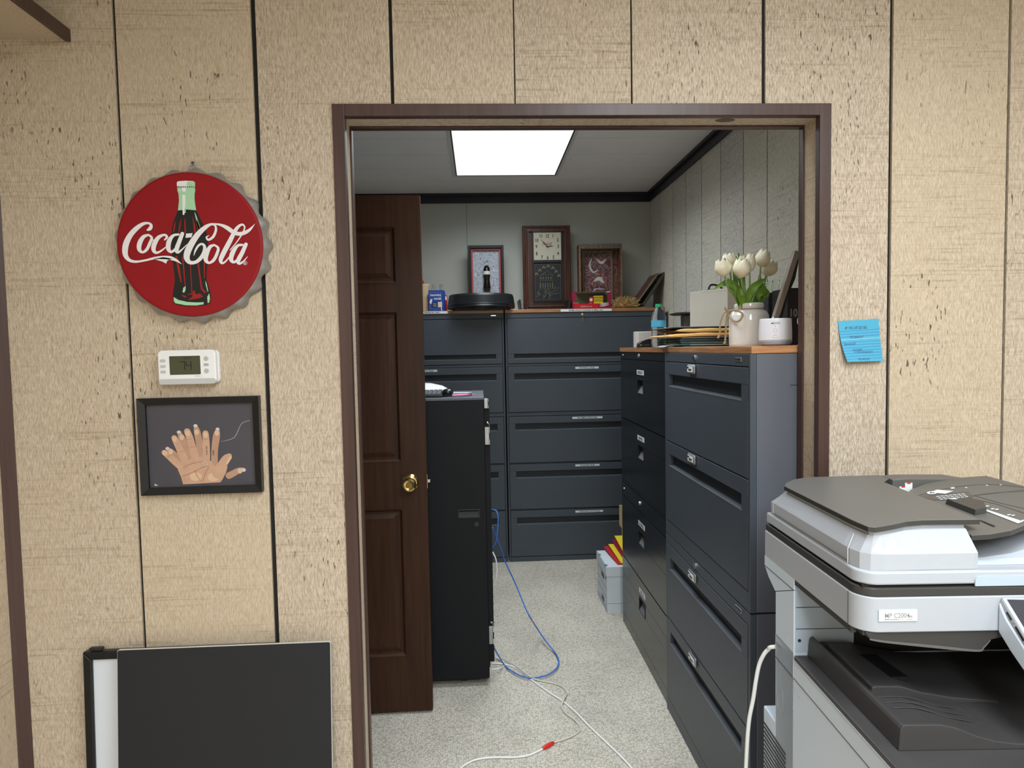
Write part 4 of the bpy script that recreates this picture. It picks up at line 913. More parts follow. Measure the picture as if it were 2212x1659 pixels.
m_.box((-Ww/2+0.018, 0.0, hw), (-Ww/2+0.022, 0.006, hw+0.003), 'black_plastic'); m_.box((-Ww/2+0.036, 0.0, hw), (-Ww/2+0.040, 0.006, hw+0.003), 'black_plastic'); m_.build('hanging_clip', t)

# ================================================================== copier
CA = math.radians(3.1)
t = thing('copier', 'large light grey office copier with dark lid and open output tray, right foreground', 'copier', (0.632, -0.552, 0), -CA)
CM = T(0.632, -0.552, 0) @ RZ(-CA)
PW = 0.50
def rplan(u0, v0, u1, v1, rf, rr=0.004, n=14):
    out = []
    for cx_, cy_, a0, r in ((u1-rf, v0+rf, -PI/2, rf), (u1-rr, v1-rr, 0, rr), (u0+rr, v1-rr, PI/2, rr), (u0+rf, v0+rf, PI, rf)):
        for i in range(n+1):
            g = a0+PI/2*i/n; out.append((cx_+r*math.cos(g), cy_+r*math.sin(g)))
    return out
# scanner housing
m = MB(); m.prism(rplan(0, 0, PW, 0.424, 0.036), 0.957, 1.0175, 'prn_white', 'z', bev=0.002)
m.prism([(0.262, 0.958), (0.262, 0.934), (0.4235, 0.934), (0.4235, 0.958)], 0.0, 0.30, 'prn_light', 'x', bev=0.0)
m.prism([(0.261, 0.935), (0.3605, 0.896), (0.40, 0.915), (0.4235, 0.934)], 0.0, 0.30, 'prn_light', 'x')
scan = m.build('scanner_housing', t)
m = MB(); m.box((-0.0006, 0.036, 0.9575), (0.0, 0.0366, 1.017), 'recess'); m.box((-0.0006, 0.262, 0.9335), (0.0, 0.423, 0.9345), 'recess'); m.build('seam', scan)
m = MB(); pl_ = P(1941, 1332, y=-0.55); 
m.prism(rrect(0.0325, 0.9765, 0.0985, 0.9975, 0.0012), -0.0012, 0.0005, 'prn_blue', bev=0.0003)
m.prism(rrect(0.0335, 0.9775, 0.0975, 0.9965, 0.0008), -0.0016, 0.0, 'label_white')
m.text('MP C2004', 0.0115, 'ink_gray', T(0.0425, -0.0019, 0.9835), 'LEFT', 0.0001, sx=0.86); m.text('ex', 0.0080, 'ink_gray', T(0.0820, -0.0019, 0.9835), 'LEFT', 0.0001)
for i, cc in enumerate(('cord_blue', 'note_blue', 'green_edge', 'yellow', 'kraft', 'pink')): m.box((0.0425+0.0078*i, -0.0020, 0.9803), (0.0425+0.0078*(i+1), -0.0017, 0.9812), cc)
m.build('model_plate', scan)
m = MB(); m.prism(rplan(0.0015, 0.0015, PW-0.0015, 0.423, 0.035), 1.0178, 1.0330, 'prn_edge', 'z', bev=0.002); m.build('glass_surround', t)
# underside strip and bin tray hanging below the scanner
m = MB(); m.box((0.002, 0.03, 0.945), (0.012, 0.262, 0.957), 'prn_edge', 0.001); m.box((0.003, 0.244, 0.940), (0.014, 0.2605, 0.957), 'prn_blue', 0.002)
m.box((0.012, 0.01, 0.949), (PW-0.004, 0.262, 0.957), 'prn_edge'); m.build('underside', scan)
m = MB()
prof = [(0.014, 0.956), (0.022, 0.944), (0.050, 0.938), (0.205, 0.920), (0.216, 0.926), (0.226, 0.940), (0.250, 0.945), (0.250, 0.955), (0.10, 0.957)]
m.prism(prof, 0.004, 0.22, 'prn_edge', bev=0.001)
m.ribbon([(0.022, 0.9445, 0.003), (0.050, 0.9395, 0.004), (0.130, 0.9300, 0.005), (0.203, 0.9218, 0.004), (0.214, 0.927, 0.003), (0.225, 0.9395, 0.002)], 'prn_dark', T(0, 0.0035, 0), 5)
m.build('upper_bin', t)
# document feeder
sl = [(0.016, 0.352), (0.034, 0.385), (0.066, 0.420), (0.108, 0.443), (0.281, 0.453), (0.280, 0.411), (0.250, 0.377), (0.237, 0.051), (0.217, 0.051), (0.180, 0.0525), (0.138, 0.053), (0.106, 0.046), (0.075, 0.030), (0.049, 0.018), (0.032, 0.012), (0.023, 0.017), (0.020, 0.045), (0.018, 0.066)]
ins = [(0.022, 0.350), (0.039, 0.380), (0.069, 0.413), (0.110, 0.436), (0.270, 0.446), (0.262, 0.405), (0.232, 0.372), (0.214, 0.058), (0.205, 0.058), (0.180, 0.0590), (0.138, 0.0590), (0.103, 0.052), (0.072, 0.036), (0.048, 0.025), (0.036, 0.021), (0.030, 0.026), (0.027, 0.048), (0.024, 0.068)]
hd = [(0.006, 0.400), (0.020, 0.415), (0.066, 0.421), (0.108, 0.421), (0.270, 0.421), (0.262, 0.405), (0.232, 0.372), (0.206, 0.010), (0.198, 0.008), (0.175, 0.008), (0.130, 0.008), (0.095, 0.008), (0.070, 0.008), (0.045, 0.009), (0.026, 0.013), (0.013, 0.024), (0.007, 0.045), (0.006, 0.068)]
lo_ = [(x, y) for x, y in hd]
def loft(mb, layers, mat, X=I4, smooth=False, cap=True):
    n = len(layers[0][0]); vs = [(p[0], p[1], z if not callable(z) else z(p)) for pts, z in layers for p in pts]
    fs = [(k*n+i, k*n+(i+1) % n, (k+1)*n+(i+1) % n, (k+1)*n+i) for k in range(len(layers)-1) for i in range(n)]
    if cap: fs += [list(range(n))[::-1], [(len(layers)-1)*n+i for i in range(n)]]
    area = sum(layers[0][0][i][0]*layers[0][0][(i+1) % n][1]-layers[0][0][(i+1) % n][0]*layers[0][0][i][1] for i in range(n))
    if area < 0: fs = [f[::-1] for f in fs]
    mb.add(vs, fs, mat, X, smooth)
mid = lambda A, B, k: [(a[0]*(1-k)+b[0]*k, a[1]*(1-k)+b[1]*k) for a, b in zip(A, B)]
feeder = MB()
loft(feeder, [(mid(hd, ins, 0.02), 1.060), (hd, 1.0625), (hd, 1.089), (mid(hd, ins, 0.08), 1.092), (mid(hd, ins, 0.85), 1.1185), (mid(hd, ins, 1.0), 1.1195), (ins, 1.1255)], 'prn_white')
fo = feeder.build('feeder_cover', t)
m = MB()
for pts in ([(0.0052, 0.385, 1.0625), (0.0052, 0.385, 1.089), (0.0228, 0.345, 1.118)], [(0.0045, 0.048, 1.0625), (0.0045, 0.048, 1.089), (0.0235, 0.060, 1.118)]):
    m.tube(pts, 0.0006, 'label_white', n=5, sm=1)
m.tube([(0.0046, 0.384, 1.0665), (0.0040, 0.050, 1.0665)], 0.0007, 'ink', n=5, sm=1); m.build('seam', fo)
m = MB(); loft(m, [(sl, 1.1262), (sl, 1.1345), (mid(sl, ins, 0.12), 1.1355)], 'prn_dark'); 
so = m.build('feeder_lid', t); me_ = so.data; me_.materials.append(M['prn_edge'])
for p in me_.polygons:
    if abs(p.normal.z) < 0.3: p.material_index = 1
# platen cover: lower ledge, right-hand output bed and rear rail
m = MB(); m.prism(rplan(0.003, 0.003, PW-0.003, 0.421, 0.034), 1.0375, 1.0600, 'prn_white', 'z', bev=0.003)
plo = m.build('platen_cover', t)
m = MB(); m.box((0.01, 0.01, 1.0332), (PW-0.01, 0.415, 1.0374), 'ink'); m.build('shadow_gap', plo)
m = MB(); m.prism([(0.196, 1.0345), (0.196, 1.046), (0.199, 1.0505), (0.204, 1.0515), (PW-0.01, 1.0515), (PW-0.01, 1.0345)], 0.0006, 0.003, 'prn_blue'); m.build('grip', plo)
bed = [(0.205, 1.0602), (0.205, 1.0625), (0.25, 1.0640), (0.30, 1.071), (0.36, 1.088), (0.42, 1.100), (PW-0.01, 1.106), (PW-0.01, 1.0602)]
m = MB(); m.prism(bed, 0.06, 0.41, 'prn_white'); m.box((0.204, 0.03, 1.0602), (PW-0.01, 0.06, 1.0625), 'prn_light', 0.001)
m.lathe([(1e-5, 1.0640), (0.008, 1.0640), (0.008, 1.0630)], 'ink', T(0.222, 0.075, 0) @ Matrix.Diagonal((1.6, 1, 1, 1)), 20); m.build('output_bed', t)
# document tray: tilted dark deck
def tz(u): return 1.112+(u-0.22)*0.10
deck = [(0.212, 0.035), (0.24, 0.030), (0.28, 0.036), (0.33, 0.060), (0.40, 0.085), (PW-0.005, 0.10), (PW-0.005, 0.40), (0.44, 0.41), (0.36, 0.395), (0.30, 0.36), (0.255, 0.31), (0.232, 0.27)]
m = MB(); loft(m, [(deck, lambda p: tz(p[0])-0.0085), (deck, lambda p: tz(p[0])), ([(x, y) for x, y in mid(deck, [(0.36, 0.22)]*len(deck), 0.006)], lambda p: tz(p[0])+0.0008)], 'prn_dark')
dk = m.build('document_tray', t); dk.data.materials.append(M['prn_edge'])
for p in dk.data.polygons:
    if abs(p.normal.z) < 0.3: p.material_index = 1
XD = T(0, 0, 0)
def deckquad(mb, pts, mat, dz=0.0014): 
    pts = pts if sum(pts[i][0]*pts[(i+1) % len(pts)][1]-pts[(i+1) % len(pts)][0]*pts[i][1] for i in range(len(pts))) > 0 else pts[::-1]
    mb.add([(x, y, tz(x)+dz) for x, y in pts], [list(range(len(pts)))], mat)
def dloc(px, py, dz=0.0014):
    """pixel -> deck plane, local coordinates"""
    d = (CR*((px-1106)/FPX)-CU*((py-829.5)/FPX)+CF); inv = CM.inverted(); o = inv @ CAM; dd = inv.to_3x3() @ d
    k = (1.112+(o.x-0.22)*0.10+dz-o.z)/(dd.z-0.10*dd.x); q = o+dd*k; return (q.x, q.y)
D = lambda pts: [dloc(*p) for p in pts]
m = MB()
deckquad(m, D([(1978,1071),(2037,1066),(2092,1061),(2104,1073),(2060,1082),(2018,1080)]), 'screen', 0.0012)
deckquad(m, D([(2010,1064),(2024,1058),(2060,1061),(2042,1067)]), 'label_white', 0.0018); deckquad(m, D([(2052,1054),(2060,1052.5),(2064,1055),(2056,1056.5)]), 'label_white', 0.0018)
e = [dloc(2013-2.5+10*math.cos(g), 1065+3.2*math.sin(g)) for g in [2*PI*i/20 for i in range(20)]]
e = [dloc(2013.0-0+11*math.cos(g), 1065.0+3.3*math.sin(g)) for g in [2*PI*i/20 for i in range(20)]]
deckquad(m, e, 'label_white', 0.0020)
deckquad(m, D([(2007,1065),(2012,1063),(2012,1064.4),(2019,1064.4),(2019,1066),(2012,1066),(2012,1067)]), 'screen', 0.0023)
for i in range(3):
    for j in range(7): deckquad(m, D([(2022+9*j+4*i,1072.5+3*i-0.9*j),(2029+9*j+4*i,1071.8+3*i-0.9*j),(2030+9*j+4*i,1073.0+3*i-0.9*j),(2023+9*j+4*i,1073.7+3*i-0.9*j)]), 'label_white', 0.0018)
deckquad(m, D([(2053,1077.5),(2063,1076.0),(2086,1084),(2074,1085.5)]), 'label_white', 0.0018)
m.build('printed_guide', dk); m = MB(); deckquad(m, D([(2117,1099),(2128,1100),(2211,1127),(2199,1131)]), 'label_white', 0.0018)
for q in ((2128,1093),(2140,1099),(2149,1100),(2175,1112),(2184,1113),(2206,1124)):
    deckquad(m, D([(q[0],q[1]),(q[0]+7,q[1]-1),(q[0]+9,q[1]+1),(q[0]+2,q[1]+2)]), 'label_white', 0.0018)
m.build('size_scale', dk)
m = MB()   # raised outline of the inset
ol = [(2103,1070),(2200,1063),(2212,1061)]
for pts in ([(1978,1071),(2060,1052),(2135,1046),(2212,1052)], [(2018,1081),(2090,1072),(2212,1058)], [(2080,1073),(2150,1088),(2212,1108)], [(2104,1070),(2160,1086),(2212,1098)], [(2104,1070),(2150,1064),(2212,1061)]):
    m.tube([(*dloc(*p), tz(dloc(*p)[0])+0.0010) for p in pts], 0.0006, 'prn_edge', n=5, sm=4)
for p in ((2087,1053),(2132,1048),(2162,1047)): q = dloc(*p); m.ball((q[0], q[1], tz(q[0])+0.001), 0.0022, 'prn_light', n=8, sc=(1.2, 1, 0.4))
m.build('relief_line', dk)
gq = D([(2042,1088),(2110,1088),(2124,1093),(2131,1108),(2106,1113)])
m = MB(); loft(m, [(gq, lambda p: tz(p[0])+0.001), (mid(gq, [gq[2]]*5, 0.05), lambda p: tz(p[0])+0.011)], 'prn_edge'); m.build('paper_guide', dk)
m = MB(); gq = D([(2116.5,1125),(2119,1124),(2151,1137),(2146,1138)]); deckquad(m, gq, 'ink', 0.002); m.build('guide_slot', dk)
# rear rail and the gap behind the tray
m = MB(); m.prism([(0.285, 1.062), (0.285, 1.134), (0.32, 1.136), (0.43, 1.134), (PW-0.015, 1.124), (PW-0.003, 1.10), (PW-0.003, 1.062)], 0.405, 0.455, 'prn_dark', bev=0.002); m.build('rear_rail', t)
m = MB(); m.box((0.215, 0.30, 1.062), (0.44, 0.404, 1.100), 'prn_pit', 0.002); m.build('roller_well', t)
for i, (px, py) in enumerate(((1950, 1057), (1962, 1053))):
    m = MB(); q = dloc(px, py); m.box((q[0]-0.008, q[1]-0.002, 1.098), (q[0]+0.008, q[1], tz(q[0])+0.008+0.004*i), 'label_white'); m.box((q[0]-0.004, q[1]-0.0025, tz(q[0])+0.006+0.004*i), (q[0]+0.004, q[1]-0.002, tz(q[0])+0.009+0.004*i), 'red_tape'); m.build('paper_tab', t)
# rear column, inner wall, lower body
m = MB(); m.prism([(0.2615, 0.30), (0.3585, 0.30), (0.3585, 0.895), (0.2615, 0.9335)], 0.0, PW, 'prn_light', 'x', bev=0.0015); col_ = m.build('rear_column', t)
m = MB(); m.box((0.0035, 0.2598, 0.801), (0.125, 0.2612, 0.940), 'prn_blue'); m.build('inner_wall', t)
m = MB(); m.box((0.126, 0.2590, 0.801), (PW-0.002, 0.2612, 0.940), 'prn_pit'); m.box((PW-0.012, -0.02, 0.797), (PW-0.002, 0.26, 0.956), 'prn_pit'); m.build('pit_wall', t)  # dark plastic, blackened further with the shade inside the output bay
m = MB()
for z_ in (0.898, 0.852): m.box((0.004, 0.2590, z_-0.0006), (0.125, 0.2597, z_+0.0006), 'recess')
m.lathe([(1e-5, 0), (0.0035, 0), (0.0035, 0.0005), (1e-5, 0.0005)], 'recess', T(0.0115, 0.2597, 0.827) @ RX(PI/2), 16)
m.build('seam', col_)
m = MB(); m.prism(rplan(0.0, -0.17, PW, 0.3585, 0.012), 0.0, 0.7865, 'prn_light', 'z', bev=0.003); body = m.build('main_body', t)
m = MB(); m.box((0.0, 0.2618, 0.74), (0.05, 0.3583, 0.80), 'prn_light') ; 
m.tube([(-0.0003, 0.358, 0.7465), (-0.0003, -0.168, 0.7455)], 0.0007, 'recess', n=5, sm=1); m.tube([(-0.0003, 0.2615, 0.7865), (-0.0003, 0.2615, 0.746)], 0.0006, 'label_white', n=5, sm=1)
for (v0, z0, v1, z1) in ((0.315, 0.690, 0.345, 0.635),):
    m.tube([(-0.0003, v0, z0-0.002), (-0.0003, v1, z0), (-0.0003, v1, z1), (-0.0003, v0, z1), (-0.0003, v0, z0-0.002)], 0.0006, 'prn_white', n=4, sm=1)
for v_, z_ in ((0.257, 0.729), (0.232, 0.722), (0.262, 0.678)): m.ball((0.0, v_, z_), 0.0032, 'prn_white', n=8, sc=(0.3, 1, 1))
m.build('side_detail', body)
m = MB(); m.prism(rplan(-0.0008, -0.175, PW, 0.2585, 0.012), 0.7870, 0.7960, 'prn_tray', 'z', bev=0.0015); m.build('ledge', t)
m = MB(); m.tube([(0.0, 0.2575, 0.7850), (0.0, -0.165, 0.7850)], 0.0016, 'prn_white', n=6, sm=1); m.build('edge_highlight', body)  # narrow white strip along the top edge of the body
# output tray mound
m = MB()
prof = [(0.0275, 0.7962), (0.030, 0.832), (0.034, 0.8375), (0.040, 0.8385), (0.095, 0.8380), (0.120, 0.832), (0.150, 0.8195), (0.180, 0.8100), (0.215, 0.8050), (0.26, 0.8030), (0.30, 0.804), (PW-0.014, 0.806), (PW-0.014, 0.7962)]
prof2 = [(0.0275, 0.7962), (0.030, 0.832), (0.034, 0.8375), (0.0385, 0.8375), (0.043, 0.826), (0.095, 0.824), (0.130, 0.816), (0.170, 0.8060), (0.215, 0.8015), (0.26, 0.8000), (0.30, 0.80), (PW-0.014, 0.80), (PW-0.014, 0.7962)]
m.prism(prof, -0.073, -0.067, 'prn_tray', bev=0.0012); m.prism(prof2, -0.067, 0.256, 'prn_tray', bev=0.0012)
tr = m.build('output_tray', t)
m = MB(); prof3 = [(0.052, 0.822), (0.054, 0.8335), (0.060, 0.8355), (0.105, 0.8345), (0.140, 0.823), (0.20, 0.812), (0.28, 0.803), (0.28, 0.80), (0.052, 0.80)]
m.prism(prof3, 0.055, 0.235, 'prn_tray', bev=0.0025); m.build('paper_rest', tr)
m = MB()
for i in range(3): m.tube([(0.050+0.004*i, 0.035-0.018*i, 0.8262), (0.100, 0.036-0.018*i, 0.8248), (0.150, 0.033-0.02*i, 0.8118), (0.200, 0.03-0.02*i, 0.8032)], 0.0010, 'prn_edge', n=5)
m.prism([(0.105, 0.085), (0.135, 0.085), (0.125, 0.175), (0.095, 0.175)], 0.80, 0.8365, 'prn_pit', 'z'); m.build('tray_relief', tr)
# side vent bump low at the rear
m = MB(); m.prism(rplan(0.0, 0.359, 0.40, 0.430, 0.003), 0.06, 0.594, 'prn_light', 'z', bev=0.003); bp_ = m.build('rear_vent_housing', t)
m = MB()
for i in range(26):
    z_ = 0.555-0.0105*i; m.box((-0.0012, 0.300, z_-0.0022), (0.001, 0.424, z_+0.0022), 'recess' if i % 1 == 0 else 'prn_light')
m.build('louvre', bp_)
# angled control panel on the right
ax = RX(math.radians(34))
Xp = T(0.237, -0.004, 1.018) @ RY(math.radians(2)) @ RX(math.radians(38))
m = MB(); m.prism([(0, 0), (0.205, 0), (0.205, -0.150), (0, -0.150)], -0.017, 0.0, 'prn_white', 'z', Xp, bev=0.004); pn = m.build('control_panel', t)
m = MB(); m.box((0.006, -0.144, 0.0001), (0.199, -0.006, 0.0010), 'screen', X=Xp); m.box((0.035, -0.125, 0.0011), (0.17, -0.03, 0.0014), 'ink', X=Xp); m.build('touch_screen', pn)
m = MB()
for v_, l in ((0.024, 0.014), (0.050, 0.024)): m.box((-0.0006, -v_-l, -0.0105), (0.0004, -v_, -0.0065), 'ink', X=Xp)
m.box((-0.0006, -0.045, -0.0100), (0.0004, -0.042, -0.0070), 'ink_gray', X=Xp); m.build('card_slot', pn)
m = MB(); m.prism([(-0.001, 1.008), (-0.001, 0.957), (-0.030, 0.935), (-0.085, 0.900), (-0.105, 0.905), (-0.06, 0.955), (-0.02, 0.985)], 0.234, 0.40, 'prn_light', 'x', bev=0.003); m.build('panel_bracket', t)

# ================================================================== server rack behind the door
RY0 = P(1058, 1465, z=0.03).y; ra = P(1050.5, 858, y=RY0)
RT = ra.z; RX1 = P(1054.5, 1200, y=RY0).x; RBK = P(1048.5, 843, z=RT).y
RW = 0.92
t = thing('server_rack', 'waist-high black equipment rack with latched side panel, between the open door and the cabinets', 'server rack', (RX1-RW, RY0, 0))
xr = lambda px, py: P(px, py, y=RY0).x-(RX1-RW)
zr = lambda px, py: P(px, py, y=RY0).z
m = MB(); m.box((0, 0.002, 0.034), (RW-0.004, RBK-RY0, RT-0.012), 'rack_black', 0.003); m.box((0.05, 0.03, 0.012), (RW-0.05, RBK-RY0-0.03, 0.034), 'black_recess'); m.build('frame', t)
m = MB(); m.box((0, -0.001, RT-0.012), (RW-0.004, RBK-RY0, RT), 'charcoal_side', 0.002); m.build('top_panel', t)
hx0, hx1, hz0, hz1 = xr(990, 1100), xr(1036, 1100), zr(1012, 1117), zr(1012, 1099.5)
m = MB()
hx0 += 0.003; hx1 -= 0.003; hz0 += 0.003; hz1 -= 0.003
for a, b in (((0.002, zr(1012, 1466)), (hx0, RT-0.014)), ((hx1, zr(1012, 1466)), (RW-0.006, RT-0.014)), ((hx0, zr(1012, 1466)), (hx1, hz0)), ((hx0, hz1), (hx1, RT-0.014))):
    m.box((a[0], -0.010, max(a[1], 0.036)), (b[0], 0.0015, b[1]), 'rack_black')
pn = m.build('side_panel', t)
m = MB()
m.box((hx0-0.004, -0.0125, hz0-0.004), (hx1+0.004, -0.0101, hz0), 'black_plastic', 0.0008); m.box((hx0-0.004, -0.0125, hz1), (hx1+0.004, -0.0101, hz1+0.004), 'black_plastic', 0.0008)
m.box((hx0-0.004, -0.0125, hz0), (hx0, -0.0101, hz1), 'black_plastic'); m.box((hx1, -0.0125, hz0), (hx1+0.004, -0.0101, hz1), 'black_plastic')
m.add([(hx0, -0.008, hz0), (hx1, -0.008, hz0), (hx1, 0.001, hz1-0.008), (hx0, 0.001, hz1-0.008)], [(0, 1, 2, 3)], 'black_matte'); m.build('latch_handle', pn)
m = MB(); kx_, kz_ = xr(1029.5, 1131), zr(1029.5, 1131)
m.lathe([(1e-5, 0.0135), (0.0045, 0.0135), (0.005, 0.0120), (0.0105, 0.0120), (0.0115, 0.0101)], 'black_plastic', T(kx_, 0, kz_) @ RX(PI/2), 20); m.build('keyhole', pn)
fx = RW-0.004
m = MB(); m.box((fx, 0.012, zr(1060, 1432)), (fx+0.022, 0.040, zr(1055, 880)), 'rack_black', 0.001)
for i in range(34): m.box((fx+0.021, 0.020, zr(1060, 1425)+0.033*i), (fx+0.0226, 0.026, zr(1060, 1425)+0.033*i+0.008), 'black_recess')
m.box((fx, 0.04, 0.06), (fx+0.004, RBK-RY0-0.02, RT-0.03), 'black_recess'); m.build('mounting_rail', t)
def hinge(za, zb, wd, pin):
    m = MB(); m.box((fx+0.0005, -0.002, za), (fx+wd, 0.011, zb), 'steel', 0.0012)
    m.tube([(fx+wd+0.0015, 0.0, za), (fx+wd+0.0015, 0.0, za+0.3*(zb-za))], 0.0035, 'chrome', n=8, sm=1); m.tube([(fx+wd+0.0015, 0.0, zb-0.32*(zb-za)), (fx+wd+0.0015, 0.0, zb)], 0.0035, 'chrome', n=8, sm=1)
    m.build('hinge', t)
    if pin:
        p = MB(); p.tube([(fx+wd+0.0015, 0.0, zb), (fx+wd+0.001, 0.0, zb+0.012), (fx+wd-0.004, 0.0, zb+0.018)], 0.0016, 'chrome', n=6); p.ball((fx+wd-0.006, -0.001, zb+0.019), 0.0055, 'chrome', n=10, sc=(1.2, 1, 0.9)); p.build('hinge_pin', t)
hinge(zr(1055, 882), zr(1055, 861), 0.016, False); hinge(zr(1057, 960.5), zr(1057, 922.5), 0.019, True); hinge(zr(1063, 1391), zr(1063, 1353), 0.017, True)
for x_ in (0.1, xr(1002, 1475)):
    m = MB(); m.lathe([(1e-5, 0.0), (0.019, 0.0), (0.019, 0.006), (0.010, 0.009), (0.008, 0.034)], 'steel', T(x_, 0.05, 0), 20); m.build('levelling_foot', t)

def topthing(mb, name, label, cat, group=None): return mb.build(name, label=label, category=cat, group=group)
# keyboard, mouse, papers on the rack
kp = P(955, 858, z=RT+0.002)
kq = P(950, 857.5, z=RT); 
kx1 = P(956, 850, y=RY0+0.06).x
t = thing('keyboard', 'black computer keyboard lying on top of the equipment rack', 'keyboard', (kx1-0.44, RY0+0.035, RT+0.001)); 
m = MB(); m.prism([(0, 0), (0.44, 0), (0.44, 0.010), (0, 0.010)], 0, 0.001, 'black_plastic') if False else None
m.prism([(0.0, 0.0), (0.0, 0.010), (0.145, 0.022), (0.145, 0.0)], 0.0, 0.44, 'black_plastic', 'x', bev=0.002); m.build('case', t)
m = MB(); Xs = RX(math.atan2(0.012, 0.145))
for r in range(6):
    for c in range(22):
        m.box((0.010+0.0193*c, 0.010+0.022*r, 0.0100), (0.0265+0.0193*c, 0.0285+0.022*r, 0.0150), 'charcoal_side', X=Xs)
m.build('keycaps', t, kind='stuff')
mx = P(967, 848, y=RY0+0.09)
t = thing('computer_mouse', 'small black computer mouse on the equipment rack beside the keyboard', 'mouse', (mx.x, RY0+0.09, RT+0.002))
m = MB(); m.ball((0, 0, 0.0165), 0.0165, 'black_enamel', n=20, sc=(1.55, 1.8, 1.0)); m.box((-0.020, -0.022, 0), (0.020, 0.022, 0.010), 'black_enamel', 0.004); m.build('shell', t)
m = MB(); m.lathe([(1e-5, -0.003), (0.006, -0.003), (0.006, 0.003), (1e-5, 0.003)], 'black_matte', T(0, -0.016, 0.0285) @ RY(PI/2), 12); m.build('scroll_wheel', t)
m = MB(); x_, y_ = P(996, 850, y=RY0+0.17).x, RY0+0.17
m.box((-0.055, -0.045, 0), (0.055, 0.045, 0.003), 'pink', 0.0, T(x_-0.01, y_, RT+0.001) @ RZ(0.5)); topthing(m, 'paper_slip', 'small pink paper slip on the rack beside the mouse', 'paper')
m = MB(); m.box((-0.06, -0.03, 0), (0.06, 0.03, 0.003), 'label_white', 0.0, T(x_-0.02, y_+0.11, RT+0.001) @ RZ(-0.3)); topthing(m, 'paper_slip', 'small white paper slip on the rack behind the pink one', 'paper')
m = MB(); z_ = RT+0.006; m.tube([(mx.x+0.02, RY0+0.15, z_), (mx.x+0.06, RY0+0.19, z_), (mx.x+0.10, RY0+0.14, z_), (P(1018, 855, z=RT).x, RY0+0.10, z_-0.003), (mx.x+0.07, RY0+0.045, z_-0.003), (mx.x, RY0+0.03, z_-0.003)], 0.0015, 'black_plastic', n=6, sm=6)
topthing(m, 'cable', 'thin black mouse cable looped over the slips on the rack', 'cable')
wp = P(918, 846, y=RY0+0.32)
m = MB(); m.lathe([(0.158, 0.0), (0.16, 0.004), (0.148, 0.016), (0.12, 0.032), (0.07, 0.044), (1e-5, 0.049)], 'white_plastic', T(wp.x-0.04, RY0+0.36, RT+0.001), 40); topthing(m, 'plastic_dome', 'shallow white plastic dome on the rack behind the keyboard', 'dome')

# ================================================================== on top of the back cabinets
B0 = BTOP+0.0005
yb = lambda v: CY+v
def bx(px, y, py=640): return P(px, py, y=y).x
def bz(py, y, px=1150): return P(px, py, y=y).z
# tan boxes and red thing half hidden by the door edge
y = CY+0.10
m = MB(); xa, xb_ = bx(905, y)-0.10, bx(925, y); m.box((xa, y, B0), (xb_, y+0.16, bz(614, y, 915)), 'manila', 0.002); m.box((xb_-0.03, y-0.0004, B0+0.002), (xb_-0.029, y, bz(614, y, 915)), 'old_wood'); topthing(m, 'cardboard_box', 'tan box at the left end of the back cabinets, half hidden by the open door', 'box')
m = MB(); y2 = y+0.2; m.box((bx(908, y2)-0.02, y2, B0), (bx(928, y2), y2+0.07, bz(613, y2, 920)), 'offwhite', 0.002); topthing(m, 'small_box', 'small whitish box behind the tan box on the back cabinets', 'box')
m = MB(); y3 = y+0.315; m.lathe([(1e-5, B0), (0.035, B0), (0.035, bz(612, y3, 910)-0.01), (0.02, bz(606, y3, 910)), (0.014, bz(601, y3, 910)), (1e-5, bz(600, y3, 910))], 'bright_red', T(bx(909, y3), y3, 0), 20); topthing(m, 'red_canister', 'small red-topped canister peeking over the tan box', 'canister')
# bottle carrier
y = CY+0.075; xa, xb_ = bx(925.5, y), bx(960, y); z1 = bz(627, y, 940); z0 = B0
t = thing('bottle_carrier', 'blue cardboard bottle carrier with coffee lettering, near the left end of the back cabinets', 'carton', (xa, y, z0)); w_, h_ = xb_-xa, z1-z0
m = MB(); th = 0.002
m.box((0, 0, 0), (w_, th, h_), 'blue_carton'); m.box((0, 0.12-th, 0), (w_, 0.12, h_), 'blue_carton'); m.box((0, th, 0), (th, 0.12-th, h_*0.85), 'blue_carton'); m.box((w_-th, th, 0), (w_, 0.12-th, h_*0.85), 'blue_carton'); m.box((th, th, 0), (w_-th, 0.12-th, th), 'blue_carton')
m.build('carton', t)
m = MB(); Yt = -0.0012
m.ribbon([(0.010, h_*0.90, 0.0008), (w_-0.022, h_*0.90, 0.0008), (w_-0.022, h_*0.12, 0.0008), (0.010, h_*0.12, 0.0008), (0.010, h_*0.90, 0.0008)], 'label_white', y=Yt, n=1)
m.text('MAXWELL', 0.0185, 'label_white', T(w_*0.46, Yt-0.0003, h_*0.725), bold=0.0006, sx=0.86); m.text('HOUSE', 0.0175, 'label_white', T(w_*0.56, Yt-0.0003, h_*0.56), bold=0.0006, sx=0.86)
m.flat([(0.006, h_*0.45), (0.012, h_*0.56), (0.026, h_*0.62), (0.024, h_*0.50), (0.018, h_*0.36), (0.010, h_*0.38)], 'label_white', T(0, Yt, 0))
m.flat([(0.024, h_*0.22), (0.024, h_*0.42), (w_*0.56, h_*0.42), (w_*0.56, h_*0.22)], 'navy', T(0, Yt, 0)); m.text('Filter', 0.011, 'label_white', T(w_*0.40, Yt-0.0004, h_*0.335)); m.text('Packs', 0.011, 'label_white', T(w_*0.40, Yt-0.0004, h_*0.245))
m.flat([(w_*0.58, h_*0.20), (w_*0.58, h_*0.44), (w_*0.84, h_*0.46), (w_*0.84, h_*0.20)], 'cream_card', T(0, Yt-0.0002, 0)); m.disc((w_*0.72, 0, h_*0.34), 0.007, 'kraft', T(0, Yt-0.0005, 0), 14)
